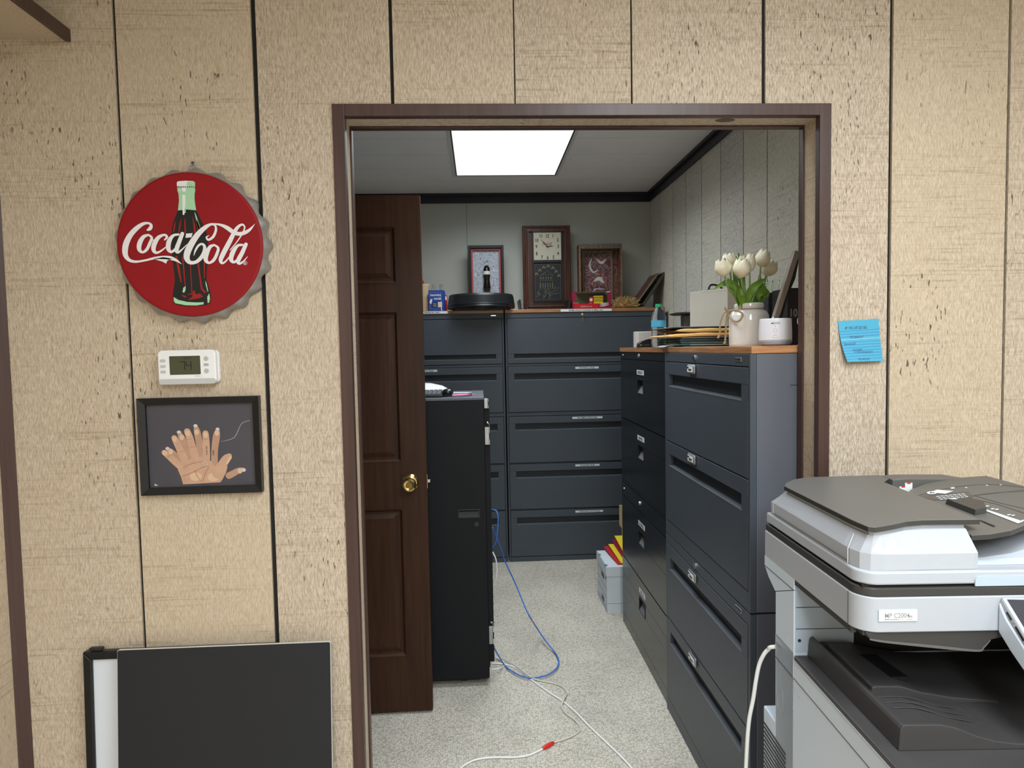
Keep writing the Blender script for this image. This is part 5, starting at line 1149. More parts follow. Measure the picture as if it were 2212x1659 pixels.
m.ribbon([(w_*0.78, h_*0.30, 0.002), (w_*0.80, h_*0.12, 0.006), (w_*0.82, h_*0.02, 0.004)], 'label_white', T(0, Yt-0.0006, 0)); m.build('printed_front', t)
for i, (dx, dy) in enumerate(((0.022, 0.03), (0.030, 0.085), (w_-0.022, 0.03), (w_-0.026, 0.085))):
    bt = MB(); hh = h_*0.66
    bt.lathe([(1e-5, 0.003), (0.018, 0.003), (0.019, 0.02), (0.018, hh), (0.012, hh+0.022), (0.0095, hh+0.045), (0.0095, h_+0.032), (0.0115, h_+0.034), (0.0115, h_+0.040), (0.0085, h_+0.041), (0.008, h_+0.03), (1e-5, h_)], 'steel' if False else 'glass', T(xa+dx, y+dy, B0), 20)
    topthing(bt, 'glass_bottle', ['empty glass bottle in the blue carrier, front left', 'empty glass bottle in the blue carrier, back left', 'empty glass bottle in the blue carrier, front right', 'empty glass bottle in the blue carrier, back right'][i], 'bottle', 'empty bottles in the blue carrier')
m = MB(); xq = xb_+0.004; m.box((xq, y+0.01, B0), (xq+0.010, y+0.11, bz(637, y, 962)), 'bright_red'); m.box((xq+0.0005, y+0.0092, bz(648, y, 962)), (xq+0.0095, y+0.01, bz(640, y, 962)), 'label_white'); topthing(m, 'small_card', 'thin red and white card standing beside the blue carrier', 'card')
# round black lid
y = CY+0.06; xc = (bx(966, y)+bx(1112, y))/2; rr = (bx(1112, y)-bx(966, y))/2
zb_, zt2 = B0, bz(638, y+0.0, 1040)
t = thing('round_lid', 'large round black plastic lid lying on the back cabinets', 'lid', (xc, y, B0)); hL = zt2-B0
m = MB(); r_ = rr
m.lathe([(1e-5, 0.0), (r_*0.86, 0.0), (r_*0.87, 0.010), (r_*0.985, 0.012), (r_, 0.022), (r_*0.985, 0.030), (r_, 0.034), (r_*0.99, 0.042), (r_*0.955, hL*0.88), (r_*0.93, hL), (r_*0.86, hL), (r_*0.84, hL*0.90), (1e-5, hL*0.90)], 'black_plastic', T(0, 0.0, 0), 64); m.build('shell', t)
# leave a rim clear of the wall
# framed bottle shadow box, standing
y = CY+0.33; q = [bx(1013, y), bx(1089.5, y)]; zt3 = bz(530.5, y, 1050)
t = thing('shadow_box', 'black shadow-box frame holding a dark soft-drink bottle, standing behind the round lid', 'picture', ((q[0]+q[1])/2, y, B0)); w_, h_ = q[1]-q[0], zt3-B0
m = MB(); frame_ring(m, -w_/2, 0, w_/2, h_, 0.020, -0.018, 0.030, 'frame_black', bev=0.002); frame_ring(m, -w_/2+0.012, 0.012, w_/2-0.012, h_-0.012, 0.010, -0.012, 0.005, 'clock_black', bev=0.002); m.build('frame', t)
m = MB(); frame_ring(m, -w_/2+0.0215, 0.0215, w_/2-0.0215, h_-0.0215, 0.012, -0.004, 0.0, 'logo_red'); m.build('mat', t)
m = MB(); m.box((-w_/2+0.0215, 0.012, 0.0215), (w_/2-0.0215, 0.016, h_-0.0215), 'sketch'); 
sc_ = lambda px, py: (bx(px, y, py)-(q[0]+q[1])/2, bz(py, y, px)-B0)
for k in range(14):
    a_ = rnd.uniform(-w_/2+0.04, w_/2-0.04); b_ = rnd.uniform(0.06, h_-0.06); m.ribbon([(a_, b_, 0.0015), (a_+rnd.uniform(-.03, .03), b_+rnd.uniform(-.03, .03), 0.002), (a_+rnd.uniform(-.05, .05), b_+rnd.uniform(-.05, .05), 0.001)], 'ink_gray', y=0.0115)
m.build('backing_print', t)
bxp, bzp = sc_(1052, 623); bzt = sc_(1052, 562)[1]; Hb = bzt-bzp
m = MB(); s_ = Hb
pr = [(1e-5, 0), (0.125, 0), (0.135, 0.03), (0.125, 0.12), (0.105, 0.26), (0.112, 0.36), (0.128, 0.50), (0.128, 0.60), (0.105, 0.72), (0.065, 0.80)]
m.lathe([(r*s_, z*s_) for r, z in pr], 'cola', T(bxp, -0.006-0.0, bzp), 28)
m.build('cola_bottle', t)
m = MB(); m.lathe([(0.065*s_, 0.80*s_), (0.05*s_, 0.88*s_), (0.05*s_, 0.93*s_), (0.062*s_, 0.94*s_), (0.062*s_, 0.965*s_), (0.06*s_, 1.0*s_), (1e-5, 1.0*s_)], 'glass', T(bxp, -0.006, bzp), 20); m.build('bottle_neck', t)
m = MB(); m.lathe([(0.1295*s_, 0.48*s_), (0.1298*s_, 0.60*s_)], 'offwhite', T(bxp, -0.006, bzp), 28, smooth=True); m.build('bottle_label', t)
m = MB(); m.box((bxp-0.024, -0.030, bzp-0.003), (bxp+0.024, 0.011, bzp-0.0005), 'frame_black'); m.box((bxp-0.021, 0.004, bzp-0.020), (bxp+0.021, 0.011, bzp-0.003), 'old_wood'); m.build('bottle_stand', t)
# low wire tray in front of the clock
y = CY+0.06; xa, xb_ = bx(1122, y), bx(1232, y)
m = MB(); h1 = bz(647, y, 1122)-B0
for s_, x_ in ((-1, xa), (1, xb_)):
    m.prism([(x_+0.004*s_, B0+h1), (x_-0.008*s_, B0+h1), (x_-0.014*s_, B0+0.010), (x_-0.024*s_, B0+0.004), (x_-0.024*s_, B0), (x_-0.006*s_, B0)], y, y+0.22, 'black_plastic', bev=0.001)
m.box((xa+0.02, y, B0), (xb_-0.02, y+0.22, B0+0.003), 'black_plastic'); m.tube([(xa+0.01, y+0.215, B0+h1*0.75), (xb_-0.01, y+0.215, B0+h1*0.72)], 0.0012, 'black_plastic', n=6, sm=1)
topthing(m, 'letter_tray', 'low open black desk tray in front of the clock on the back cabinets', 'desk tray')
# wall clock
y = CY+0.345; xa, xb_ = bx(1130.5, y), bx(1233, y); z1 = bz(487.5, y, 1180)
w_, h_ = xb_-xa, z1-B0-0.003
t = thing('clock', 'tall dark wooden clock with square cream face, standing on the back cabinets', 'clock', ((xa+xb_)/2, y, B0+0.003)); hw = w_/2
zc_ = lambda py: bz(py, y, 1180)-B0-0.003
m = MB()
layers = [(0, -0.010), (0.006, -0.022), (0.016, -0.026), (0.022, -0.018), (0.028, -0.018), (0.034, -0.030), (0.044, -0.030)]
for (i0, y0_), (i1, y1_) in zip(layers[:-1], layers[1:]):
    A = [(-hw+i0, y0_, i0), (hw-i0, y0_, i0), (hw-i0, y0_, h_-i0), (-hw+i0, y0_, h_-i0)]; B = [(-hw+i1, y1_, i1), (hw-i1, y1_, i1), (hw-i1, y1_, h_-i1), (-hw+i1, y1_, h_-i1)]
    m.add(A+B, [(k, (k+1) % 4, 4+(k+1) % 4, 4+k) for k in range(4)], 'clock_wood')
m.box((-hw, -0.010, 0), (hw, 0.045, h_), 'clock_wood'); m.build('case', t)
m = MB(); fz0, fz1 = zc_(562.5), zc_(504.5); fw = (bx(1211.5, y)-bx(1154.5, y))/2; fcx = (bx(1211.5, y)+bx(1154.5, y))/2-(xa+xb_)/2
frame_ring(m, fcx-fw-0.013, zc_(649)-0.010, fcx+fw+0.013, fz1+0.014, 0.010, -0.034, -0.026, 'clock_black', bev=0.0015); m.box((fcx-fw-0.004, -0.034, zc_(568.5)), (fcx+fw+0.004, -0.026, fz0-0.001), 'clock_black', 0.001); m.build('door_frame', t)
m = MB(); m.box((fcx-fw-0.003, -0.0285, fz0-0.001), (fcx+fw+0.003, -0.027, fz1+0.003), 'clock_face')
fc = ((fcx), (fz0+fz1)/2-0.002); Yf = -0.0288
fs_ = 0.034
for tx, dx, dz in (('12', 0.0, 0.80), ('1', 0.43, 0.80), ('2', 0.80, 0.50), ('3', 0.82, 0.02), ('4', 0.80, -0.50), ('5', 0.46, -0.78), ('6', 0.02, -0.80), ('7', -0.42, -0.78), ('8', -0.80, -0.50), ('9', -0.82, 0.02), ('10', -0.80, 0.48), ('11', -0.46, 0.80)):
    m.text(tx, fs_, 'clock_black', T(fc[0]+dx*fw*1.0, Yf, fc[1]+dz*fw-fs_*0.36), bold=0.0009, sx=0.78)
m.build('dial', t)
m = MB(); script_logo(m, 'logo_red', T(fc[0]+0.002, Yf-0.0004, fc[1]+0.019), 0.000058); m.text('Real Thing', 0.0048, 'clock_black', T(fc[0], Yf-0.0003, fc[1]-0.026)); m.build('printed_logo', t)
def hand(mb, ang, L, wd): 
    d = (math.sin(ang), math.cos(ang)); mb.ribbon([(fc[0]-d[0]*L*0.22, fc[1]-d[1]*L*0.22, wd*0.6), (fc[0], fc[1], wd), (fc[0]+d[0]*L*0.5, fc[1]+d[1]*L*0.5, wd*1.5), (fc[0]+d[0]*L*0.62, fc[1]+d[1]*L*0.62, wd), (fc[0]+d[0]*L, fc[1]+d[1]*L, wd*0.3)], 'clock_black', y=Yf-0.0015)
for a_, l_ in ((math.radians(318), 0.070), (math.radians(86), 0.045)): m = MB(); hand(m, a_, l_, 0.0048); m.disc((fc[0], Yf-0.002, fc[1]), 0.005, 'clock_black'); m.build('clock_hand', t)
m = MB(); gz0, gz1 = zc_(648), zc_(571); gw = fw-0.001
m.box((fcx-gw, -0.0285, gz0), (fcx+gw, -0.027, gz1), 'clock_black'); m.build('lower_panel', t)
m = MB(); L0 = lambda *p: [(fcx+a*gw, gz0+(gz1-gz0)*b, c) for a, b, c in p]; Yg = -0.0289; e_ = 'etch'; lw = 0.0016
frame_ring(m, fcx-gw+0.001, gz0+0.001, fcx+gw-0.001, gz1-0.001, 0.0016, Yg, Yg+0.0004, e_)
for st in (L0((-0.58, 0.66, lw), (0.0, 0.80, lw), (0.42, 0.68, lw)), L0((-0.58, 0.66, lw), (-0.58, 0.54, lw), (0.36, 0.54, lw), (0.36, 0.68, lw)), L0((-0.58, 0.54, lw), (-0.62, 0.30, lw)), L0((0.36, 0.54, lw), (0.40, 0.30, lw)), L0((-0.66, 0.30, lw), (0.60, 0.31, lw)),
           L0((-0.48, 0.70, lw), (0.0, 0.80, lw), (0.34, 0.70, lw), (-0.48, 0.70, lw))): m.ribbon(st, e_, n=1, y=Yg)
for i in range(5): m.ribbon(L0((-0.52+0.19*i, 0.58, 0.006), (-0.52+0.19*i, 0.63, 0.006)), e_, n=1, y=Yg)
for i in range(6): m.ribbon(L0((-0.55+0.18*i, 0.34, 0.005), (-0.55+0.18*i, 0.46, 0.005)), e_, n=1, y=Yg)
for a_, b_ in ((-0.85, 0.72), (-0.6, 0.82), (-0.3, 0.90), (0.05, 0.93), (0.4, 0.88), (0.65, 0.78), (0.85, 0.66)): m.ribbon(L0((a_-0.12, b_-0.03, 0.004), (a_, b_+0.02, 0.014), (a_+0.12, b_-0.03, 0.004)), e_, y=Yg)
m.ribbon(L0((-0.35, 0.02, 0.003), (-0.2, 0.14, 0.003), (0.1, 0.20, 0.003), (0.7, 0.26, 0.002)), e_, y=Yg); m.ribbon(L0((0.15, 0.02, 0.003), (0.1, 0.10, 0.003), (0.4, 0.16, 0.003), (0.95, 0.18, 0.002)), e_, y=Yg)
for i in range(16): a_, b_ = rnd.uniform(-0.92, 0.92), rnd.uniform(0.04, 0.34); m.ribbon(L0((a_, b_, 0.002), (a_+rnd.uniform(-.08, .08), b_+0.05, 0.004), (a_+rnd.uniform(-.1, .1), b_+0.09, 0.001)), e_, y=Yg)
m.build('etched_scene', t)
# old painted crate on end
y = CY+0.31; xa, xb_ = bx(1252, y), bx(1344.5, y); z1 = bz(526.5, y, 1300); D_ = 0.095
t = thing('wooden_crate', 'old flaking red wooden crate with pasted pictures, standing on end right of the clock', 'crate', ((xa+xb_)/2, y, B0)); hw = (xb_-xa)/2; h_ = z1-B0
m = MB(); m.box((-hw+0.014, D_, 0.014), (hw-0.014, D_+0.008, h_-0.014), 'old_wood'); m.build('base_board', t)
m = MB(); m.box((-hw, 0, 0), (-hw+0.014, D_+0.008, h_), 'flaky_red', 0.001); m.build('side_board', t)
m = MB(); m.box((hw-0.014, 0, 0), (hw, D_+0.008, h_), 'flaky_red', 0.001); m.build('side_board', t)
m = MB(); m.box((-hw+0.014, 0, h_-0.014), (hw-0.014, D_+0.008, h_), 'flaky_green', 0.001); m.build('end_board', t)
m = MB(); m.box((-hw+0.014, 0, 0), (hw-0.014, D_+0.008, 0.014), 'flaky_green', 0.001); m.build('end_board', t)
m = MB(); m.box((-hw+0.002, -0.002, h_-0.034), (hw-0.002, -0.0002, h_-0.001), 'flaky_green'); 
for s_ in (-1, 1): m.box((s_*hw, -0.0015, 0.002), (s_*(hw-0.007), 0.0, h_), 'old_wood')
m.build('edge_paint', t)
m = MB(); m.box((-hw+0.015, D_-0.004, 0.015), (hw-0.015, D_-0.0005, h_-0.035), 'flaky_red')
m.build('lining', t)
m = MB(); m.box((-hw+0.050, D_-0.0080, 0.02), (hw-0.062, D_-0.0045, h_-0.055), 'collage'); cxk = -0.006; Yk = D_-0.0085
m.ribbon([(cxk-0.045, h_*0.80, 0.006), (cxk-0.06, h_*0.70, 0.014), (cxk-0.035, h_*0.60, 0.012), (cxk+0.0, h_*0.63, 0.006)], 'cream_card', y=Yk); m.ribbon([(cxk-0.01, h_*0.80, 0.006), (cxk+0.03, h_*0.74, 0.02), (cxk+0.06, h_*0.80, 0.005)], 'cream_card', y=Yk)
m.ribbon([(cxk-0.03, h_*0.46, 0.006), (cxk+0.01, h_*0.50, 0.030), (cxk+0.04, h_*0.44, 0.012)], 'cream_card', y=Yk-0.0002); m.ribbon([(cxk-0.05, h_*0.26, 0.004), (cxk-0.02, h_*0.34, 0.006), (cxk+0.05, h_*0.34, 0.004)], 'cream_card', y=Yk); m.ribbon([(cxk-0.01, h_*0.18, 0.02), (cxk+0.05, h_*0.22, 0.03)], 'cream_card', y=Yk, n=2)
m.build('pasted_picture', t)
m = MB()
for x_ in (-hw+0.040, hw-0.058): m.box((x_-0.006, D_-0.016, 0.014), (x_+0.006, D_-0.0085, h_-0.036), 'old_wood', 0.001)
m.box((-hw+0.034, D_-0.018, h_-0.050), (hw-0.052, D_-0.0085, h_-0.038), 'old_wood', 0.001); m.build('slat', t)
# toy truck box
y = CY+0.05; xa, xb_ = bx(1234.5, y), bx(1322, y, 660); z1 = bz(629, y, 1280)
t = thing('toy_box', 'crimson window box with a small die-cast yellow vehicle, in front of the old crate', 'box', ((xa+xb_)/2-0.0, y, B0)); hw = (xb_-xa)/2-0.006; h_ = z1-B0
m = MB(); D_ = 0.085
m.box((-hw, 0, 0), (hw, D_, 0.002), 'crimson'); m.box((-hw, D_-0.002, 0.002), (hw, D_, h_), 'crimson'); m.box((-hw, 0, 0.002), (-hw+0.026, 0.002, h_), 'crimson'); m.box((hw-0.026, 0, 0.002), (hw, 0.002, h_), 'crimson'); m.box((-hw+0.026, 0, 0.002), (hw-0.026, 0.002, h_*0.27), 'crimson')
m.box((-hw, 0.002, 0.002), (-hw+0.002, D_-0.002, h_), 'crimson'); m.box((hw-0.002, 0.002, 0.002), (hw, D_-0.002, h_), 'crimson'); m.box((-hw+0.003, D_-0.004, h_*0.27), (hw-0.003, D_-0.0025, h_), 'etch'); m.build('carton', t)
m = MB(); m.prism(rrect(-hw+0.014, 0.004, hw*0.35, h_*0.30, 0.008), -0.001, -0.0002, 'bright_red'); m.text('THE DRIVER\'S CITY, 1960', 0.0090, 'label_white', T(-hw*0.30, -0.0013, h_*0.11), sx=0.8); m.text('Coca-Cola', 0.008, 'label_white', T(-hw+0.022, -0.0013, h_*0.33))
for a_ in range(3): m.ribbon([(hw*0.40, h_*(0.12+0.07*a_), 0.001), (hw*0.62, h_*(0.16+0.07*a_), 0.005), (hw*0.88, h_*(0.22+0.06*a_), 0.001)], 'label_white', y=-0.0014)
m.box((hw*0.78, -0.001, h_-0.008), (hw*0.95, -0.0004, h_-0.003), 'label_white'); m.build('printed_band', t)
m = MB(); z_ = h_*0.27
m.box((-hw*0.10, 0.012, z_+0.004), (hw*0.10, 0.050, z_+0.050), 'bright_red', 0.003); m.box((hw*0.12, 0.012, z_+0.004), (hw*0.62, 0.052, z_+0.010), 'yellow', 0.001)
for i in range(4): m.box((hw*0.12, 0.014, z_+0.012+0.0125*i), (hw*0.62, 0.050, z_+0.019+0.0125*i), 'yellow', 0.002); m.box((hw*0.12, 0.018, z_+0.019+0.0125*i), (hw*0.62, 0.046, z_+0.0245+0.0125*i), 'ink')
m.disc((-hw*0.02, 0.0115, z_+0.030), 0.010, 'offwhite'); m.box((-hw*0.12, 0.012, z_+0.001), (hw*0.02, 0.05, z_+0.006), 'yellow'); m.build('toy_truck', t)
m = MB(); m.add([(-hw+0.026, 0.0035, h_*0.27), (hw-0.026, 0.0035, h_*0.27), (hw-0.026, 0.0035, h_-0.002), (-hw+0.026, 0.0035, h_-0.002), (hw-0.026, D_-0.006, h_-0.002), (-hw+0.026, D_-0.006, h_-0.002)], [(3, 2, 4, 5)], 'offwhite'); m.build('inner_fold', t)
# straw bundle and moss
def bristles(name, label, cx_, cy_, n, spread, L, mat, tilt, cat):
    m = MB(); 
    for i in range(n):
        a_ = rnd.uniform(0, 2*PI); r_ = spread*math.sqrt(rnd.random()); p0 = Vector((cx_+r_*0.8*math.cos(a_), cy_+r_*0.6*math.sin(a_), B0+0.006+abs(rnd.gauss(0, 0.004))))
        d = Vector((math.cos(a_)*rnd.uniform(0.1, 1.1)+tilt*0.4, math.sin(a_)*0.28, rnd.uniform(0.02, 1.0))).normalized()*L*rnd.uniform(0.5, 1.0)
        m.tube([p0, p0+d*0.6, p0+d+Vector((rnd.uniform(-.01, .01), rnd.uniform(-.008, .008), -0.010))], 0.0015, mat, n=4, sm=2, caps=False)
    return m
m = bristles('', '', bx(1348, CY+0.06), CY+0.06, 420, 0.040, 0.090, 'straw', 0.25, ''); m.ball((bx(1348, CY+0.06), CY+0.06, B0+0.032), 0.032, 'straw', n=12, sc=(1.35, 1.1, 1)); topthing(m, 'straw_bundle', 'tuft of dried golden straw lying left of the leaning frames', 'dried plant')
m = bristles('', '', bx(1338, CY+0.23), CY+0.23, 200, 0.030, 0.080, 'straw_grey', 0.0, ''); m.ball((bx(1338, CY+0.23), CY+0.23, B0+0.04), 0.04, 'straw_grey', n=12, sc=(1, 1, 1)); topthing(m, 'moss_ball', 'tuft of grey dried moss behind the golden straw', 'dried plant')
# two leaning frames
y = CY+0.10; pbx, ptx = bx(1369, y), bx(1422.5, y, 590); L_ = math.hypot(ptx-pbx, bz(593, y, 1422)-B0); an = math.atan2(bz(593, y, 1422)-B0, ptx-pbx)
t = thing('leaning_frame', 'thin frame with dark red picture leaning on the right wall, front one of two', 'picture', (pbx, y, B0+0.001)); Xl = RY(-an)
m = MB(); 
for a_, b_ in (((0, 0, -0.010), (L_, 0.010, 0)), ((0, 0.230, -0.010), (L_, 0.240, 0)), ((0, 0.010, -0.010), (0.010, 0.230, 0)), ((L_-0.010, 0.010, -0.010), (L_, 0.230, 0))): m.box(a_, b_, 'old_wood', 0.001, Xl @ T(0.008, 0, 0.010))
m.build('frame', t)
m = MB(); m.box((0.010, 0.010, 0.004), (L_+0.006-0.004, 0.230, 0.0075), 'record_dark', 0, Xl); m.build('picture_sheet', t)
y = CY+0.09; pbx2 = bx(1384, y); ptx2 = bx(1431, y, 598); zt4 = bz(596, y, 1431); an2 = math.atan2(zt4-B0, ptx2-pbx2); L2 = math.hypot(ptx2-pbx2, zt4-B0)
t = thing('leaning_frame', 'olive-dark deep frame leaning on the right wall, behind the dark red picture', 'picture', (pbx2+0.004, y, B0+0.012)); Xl = RY(-an2)
m = MB()
for a_, b_ in (((0, 0, -0.020), (L2, 0.012, 0)), ((0, 0.25, -0.020), (L2, 0.262, 0)), ((0, 0.012, -0.020), (0.012, 0.25, 0)), ((L2-0.012, 0.012, -0.020), (L2, 0.25, 0))): m.box(a_, b_, 'olive', 0.0015, Xl @ T(0.016, 0, 0.004))
m.build('frame', t)
m = MB(); m.box((0.024, 0.012, -0.013), (L2+0.002, 0.25, -0.010), 'black_matte', 0, Xl); m.build('picture_sheet', t)

# ================================================================== on the right-hand counter top
C0 = CT+0.0006; C1 = CT-0.001+0.0006
cx2 = lambda px, y, py=700: P(px, py, y=y).x
cz2 = lambda py, y, px=1500: P(px, py, y=y).z
# vase
yv = 0.60; vx = (cx2(1577, yv)+cx2(1659, yv))/2; vr = (cx2(1659, yv)-cx2(1577, yv))/2; vh = cz2(655.5, yv, 1620)-C0
t = thing('vase', 'glossy white ceramic crock vase with a jute bow, holding white tulips', 'vase', (vx, yv, C0))
k = vh
m = MB(); m.lathe([(1e-5, 0.004), (vr*0.97, 0.0), (vr*0.99, 0.006), (vr, 0.03), (vr, k*0.60), (vr*0.965, k*0.72), (vr*0.86, k*0.81), (vr*0.74, k*0.845), (vr*0.70, k*0.865), (vr*0.72, k*0.89), (vr*0.745, k*0.93), (vr*0.735, k*0.98), (vr*0.69, k), (vr*0.64, k*0.985), (vr*0.62, k*0.9), (vr*0.62, k*0.55), (1e-5, k*0.5)], 'ceramic', I4, 56); m.build('body', t)
def rope(mb, pts, r=0.0030): 
    q = smooth_path(pts, 10); N = len(q)
    for ph in (0, 2*PI/3, 4*PI/3):
        o = []
        for i, p in enumerate(q):
            a_ = Vector(q[max(0, i-1)]); b_ = Vector(q[min(N-1, i+1)]); d = (b_-a_).normalized(); n1 = d.orthogonal().normalized(); n1 = (Vector((0, -1, 0))-d*d.dot(Vector((0, -1, 0)))).normalized() if abs(d.y) < 0.95 else n1; n2 = d.cross(n1)
            g = ph+i*0.9; o.append(Vector(p)+(n1*math.cos(g)+n2*math.sin(g))*r*0.55)
        mb.tube(o, r*0.62, 'jute', n=6, sm=1)
m = MB(); rr_ = vr*0.715
m.tube([((rr_+0.001)*math.cos(a_), (rr_+0.001)*math.sin(a_), k*0.858) for a_ in [2*PI*i/32 for i in range(33)]], 0.0024, 'jute', n=8, sm=1, caps=False)
def vp(px, py, out=0.006):
    """point on the vase's front skin for a pixel"""
    p = P(px, py, y=yv-vr); x = p.x-vx; z = p.z-C0
    f_ = 1.0 if z < k*0.6 else (0.72 if z > k*0.84 else 1.0-(z-k*0.6)/(k*0.24)*0.28)
    R_ = vr*f_+out; yy = -math.sqrt(max(R_*R_-x*x, 0)) if abs(x) < R_ else 0.0
    return (x, yy, z)
m.build('jute_cord', t)
m = MB()
rope(m, [vp(1588, 671), vp(1581, 672), vp(1575, 684), vp(1571, 700), vp(1571, 715), vp(1568, 727)]); m.ball(vp(1567, 728), 0.0045, 'jute', n=8)
rope(m, [vp(1588, 671), vp(1586, 684), vp(1584.5, 700), vp(1584, 716), vp(1582, 739)]); m.ball(vp(1581, 741), 0.0048, 'jute', n=8)
rope(m, [vp(1588, 670, 0.009), vp(1600, 668, 0.010), vp(1607, 675, 0.012), vp(1604, 687, 0.012), vp(1596, 694, 0.012), vp(1591, 688, 0.010), vp(1590, 678, 0.008), vp(1588, 671, 0.008)])
rope(m, [vp(1588, 670, 0.008), vp(1583, 665, 0.008), vp(1582, 661, 0.008)]); m.build('bow', t)
# tulips
def petal_cup(mb, c, R_, H_, tilt, spin, openness=0.0):
    Xc = T(*c) @ RY(tilt[0]) @ RX(tilt[1]) @ RZ(spin)
    for layer in (0, 1):
        for i in range(3):
            a0 = 2*PI*i/3+layer*PI/3; G1, G2 = 8, 7; vs = []
            rs = 1.0-0.07*layer
            for j in range(G1+1):
                v = j/G1
                prof_ = math.sin(min(1, v*1.7)*PI/2)**0.52*(1-0.52*(max(0, v-0.42)/0.58)**1.2*(1-openness))
                half = (0.72+0.36*math.sin(v*PI*0.85))*(1 if v < 0.74 else max(0.10, 1-((v-0.74)/0.26)**2.0))
                for i2 in range(G2+1):
                    u = (i2/G2*2-1); a_ = a0+u*half*1.05
                    r_ = R_*rs*prof_*(1+0.025*math.cos(u*3)-0.03*abs(u)**3)+0.0004*layer
                    vs.append((r_*math.cos(a_), r_*math.sin(a_), H_*(v-0.05*u*u*v)+0.001*math.sin(u*5+i)*v))
            fs = [(j*(G2+1)+q, j*(G2+1)+q+1, (j+1)*(G2+1)+q+1, (j+1)*(G2+1)+q) for j in range(G1) for q in range(G2)]
            mb.add(vs, fs, 'petal', Xc, True)
def blade(mb, pts, wd, mat='leaf', roll=0.3, ax=None):
    q = smooth_path(pts, 6); N = len(q); vs = []
    for i, p in enumerate(q):
        p = Vector(p); d = (Vector(q[min(N-1, i+1)])-Vector(q[max(0, i-1)])).normalized(); s_ = d.cross(Vector((0, -1, 0.15))).normalized() if ax is None else (Vector(ax)-d*d.dot(Vector(ax))).normalized()
        n = s_.cross(d); t_ = i/(N-1); h = wd*(0.55+0.45*math.sin(min(1, t_*1.6)*PI/2))*(1 if t_ < 0.55 else max(0.03, 1-((t_-0.55)/0.45)**1.6))
        vs += [p-s_*h+n*h*roll, p-s_*h*0.5+n*h*0.08, p, p+s_*h*0.5+n*h*0.08, p+s_*h+n*h*roll]
    mb.add(vs, [(i*5+j, i*5+j+1, (i+1)*5+j+1, (i+1)*5+j) for i in range(N-1) for j in range(4)], mat, I4, True)
lab = ['front-left tulip of the bouquet, white, leaning outwards', 'front centre white tulip of the bouquet, petals parted', 'topmost white tulip at the right of the bouquet', 'rightmost, lowest white tulip of the bouquet', 'white tulip behind the front-left one, upper left of the bouquet', 'white tulip close behind the centre one, pointed petal up', 'small white tulip glimpsed between the upper left and centre ones']
fl = [((1566, 580), 34, 36, -0.05, (-0.25, 0.1)), ((1601, 582), 36, 38, -0.085, (0.05, 0.12)), ((1643, 560), 30, 36, 0.01, (0.22, 0.1)), ((1654, 580), 34, 34, 0.045, (0.35, 0.05)), ((1577, 567), 32, 34, 0.03, (-0.12, 0)), ((1619, 570), 22, 38, -0.03, (0.06, 0.05)), ((1601, 566), 26, 24, 0.04, (0.0, 0))]
base = Vector((vx, yv, C0+vh*0.80))
for i, ((px, py), wd, ht, dy, tl_) in enumerate(fl):
    y_ = yv+dy; sc1 = (y_+1.62)/FPX; c = P(px, py+ht/2, y=y_); R_ = wd*0.5*sc1*1.16; H_ = ht*sc1*1.12
    t = thing('tulip', 'white '+lab[i].replace('white ', '') if False else lab[i], 'flower', (base.x, base.y, C0+vh*0.55), group='white tulips in the vase')
    m = MB(); petal_cup(m, (c.x, c.y, c.z), R_, H_, tl_, rnd.uniform(0, 2) if i != 1 else 0.5, 0.22 if i in (0, 1, 3) else 0.05); m.build('bloom', t, world=True)
    m = MB(); b0 = Vector((base.x+(c.x-base.x)*0.25, base.y+(c.y-base.y)*0.25, C0+vh*0.56)); m.tube([b0, b0+Vector((0, 0, vh*0.45)), (c.x*0.8+b0.x*0.2, c.y*0.9+b0.y*0.1, (c.z+b0.z+vh*.45)/2), (c.x, c.y, c.z+0.001)], 0.0032, 'stem', n=8); m.build('stem', t, world=True)
    leaves = {0: [[(1604, 668, 0.0), (1600, 640, -0.02), (1586, 618, -0.03), (1566, 612, -0.03), (1540, 626, -0.03)], [(1600, 664, -0.02), (1592, 640, -0.03), (1580, 620, -0.03), (1572, 600, -0.02)]],
              1: [[(1615, 666, -0.03), (1616, 640, -0.04), (1630, 618, -0.05), (1656, 601, -0.04)], [(1606, 664, -0.03), (1600, 640, -0.04), (1596, 622, -0.03)]],
              2: [[(1625, 662, 0.0), (1628, 640, 0.01), (1640, 610, 0.02), (1640, 592, 0.02)]], 3: [[(1640, 660, 0.0), (1650, 640, -0.02), (1655, 634, -0.03), (1645, 630, -0.04), (1638, 640, -0.045), (1642, 652, -0.04)], [(1632, 662, 0), (1646, 630, 0.01), (1648, 610, 0.02)]],
              4: [[(1596, 660, 0.02), (1588, 600, 0.03), (1590, 570, 0.03), (1591, 552, 0.03)]], 5: [[(1612, 660, 0.01), (1604, 620, 0.02), (1594, 600, 0.02)]], 6: [[(1608, 660, 0.02), (1602, 580, 0.03), (1594, 545, 0.03)]]}[i]
    for lf in leaves:
        m = MB(); blade(m, [P(a_, b_, y=yv+c_) for a_, b_, c_ in lf], 0.0135 if i in (0, 1, 3) else 0.0095); m.build('leaf', t, world=True)
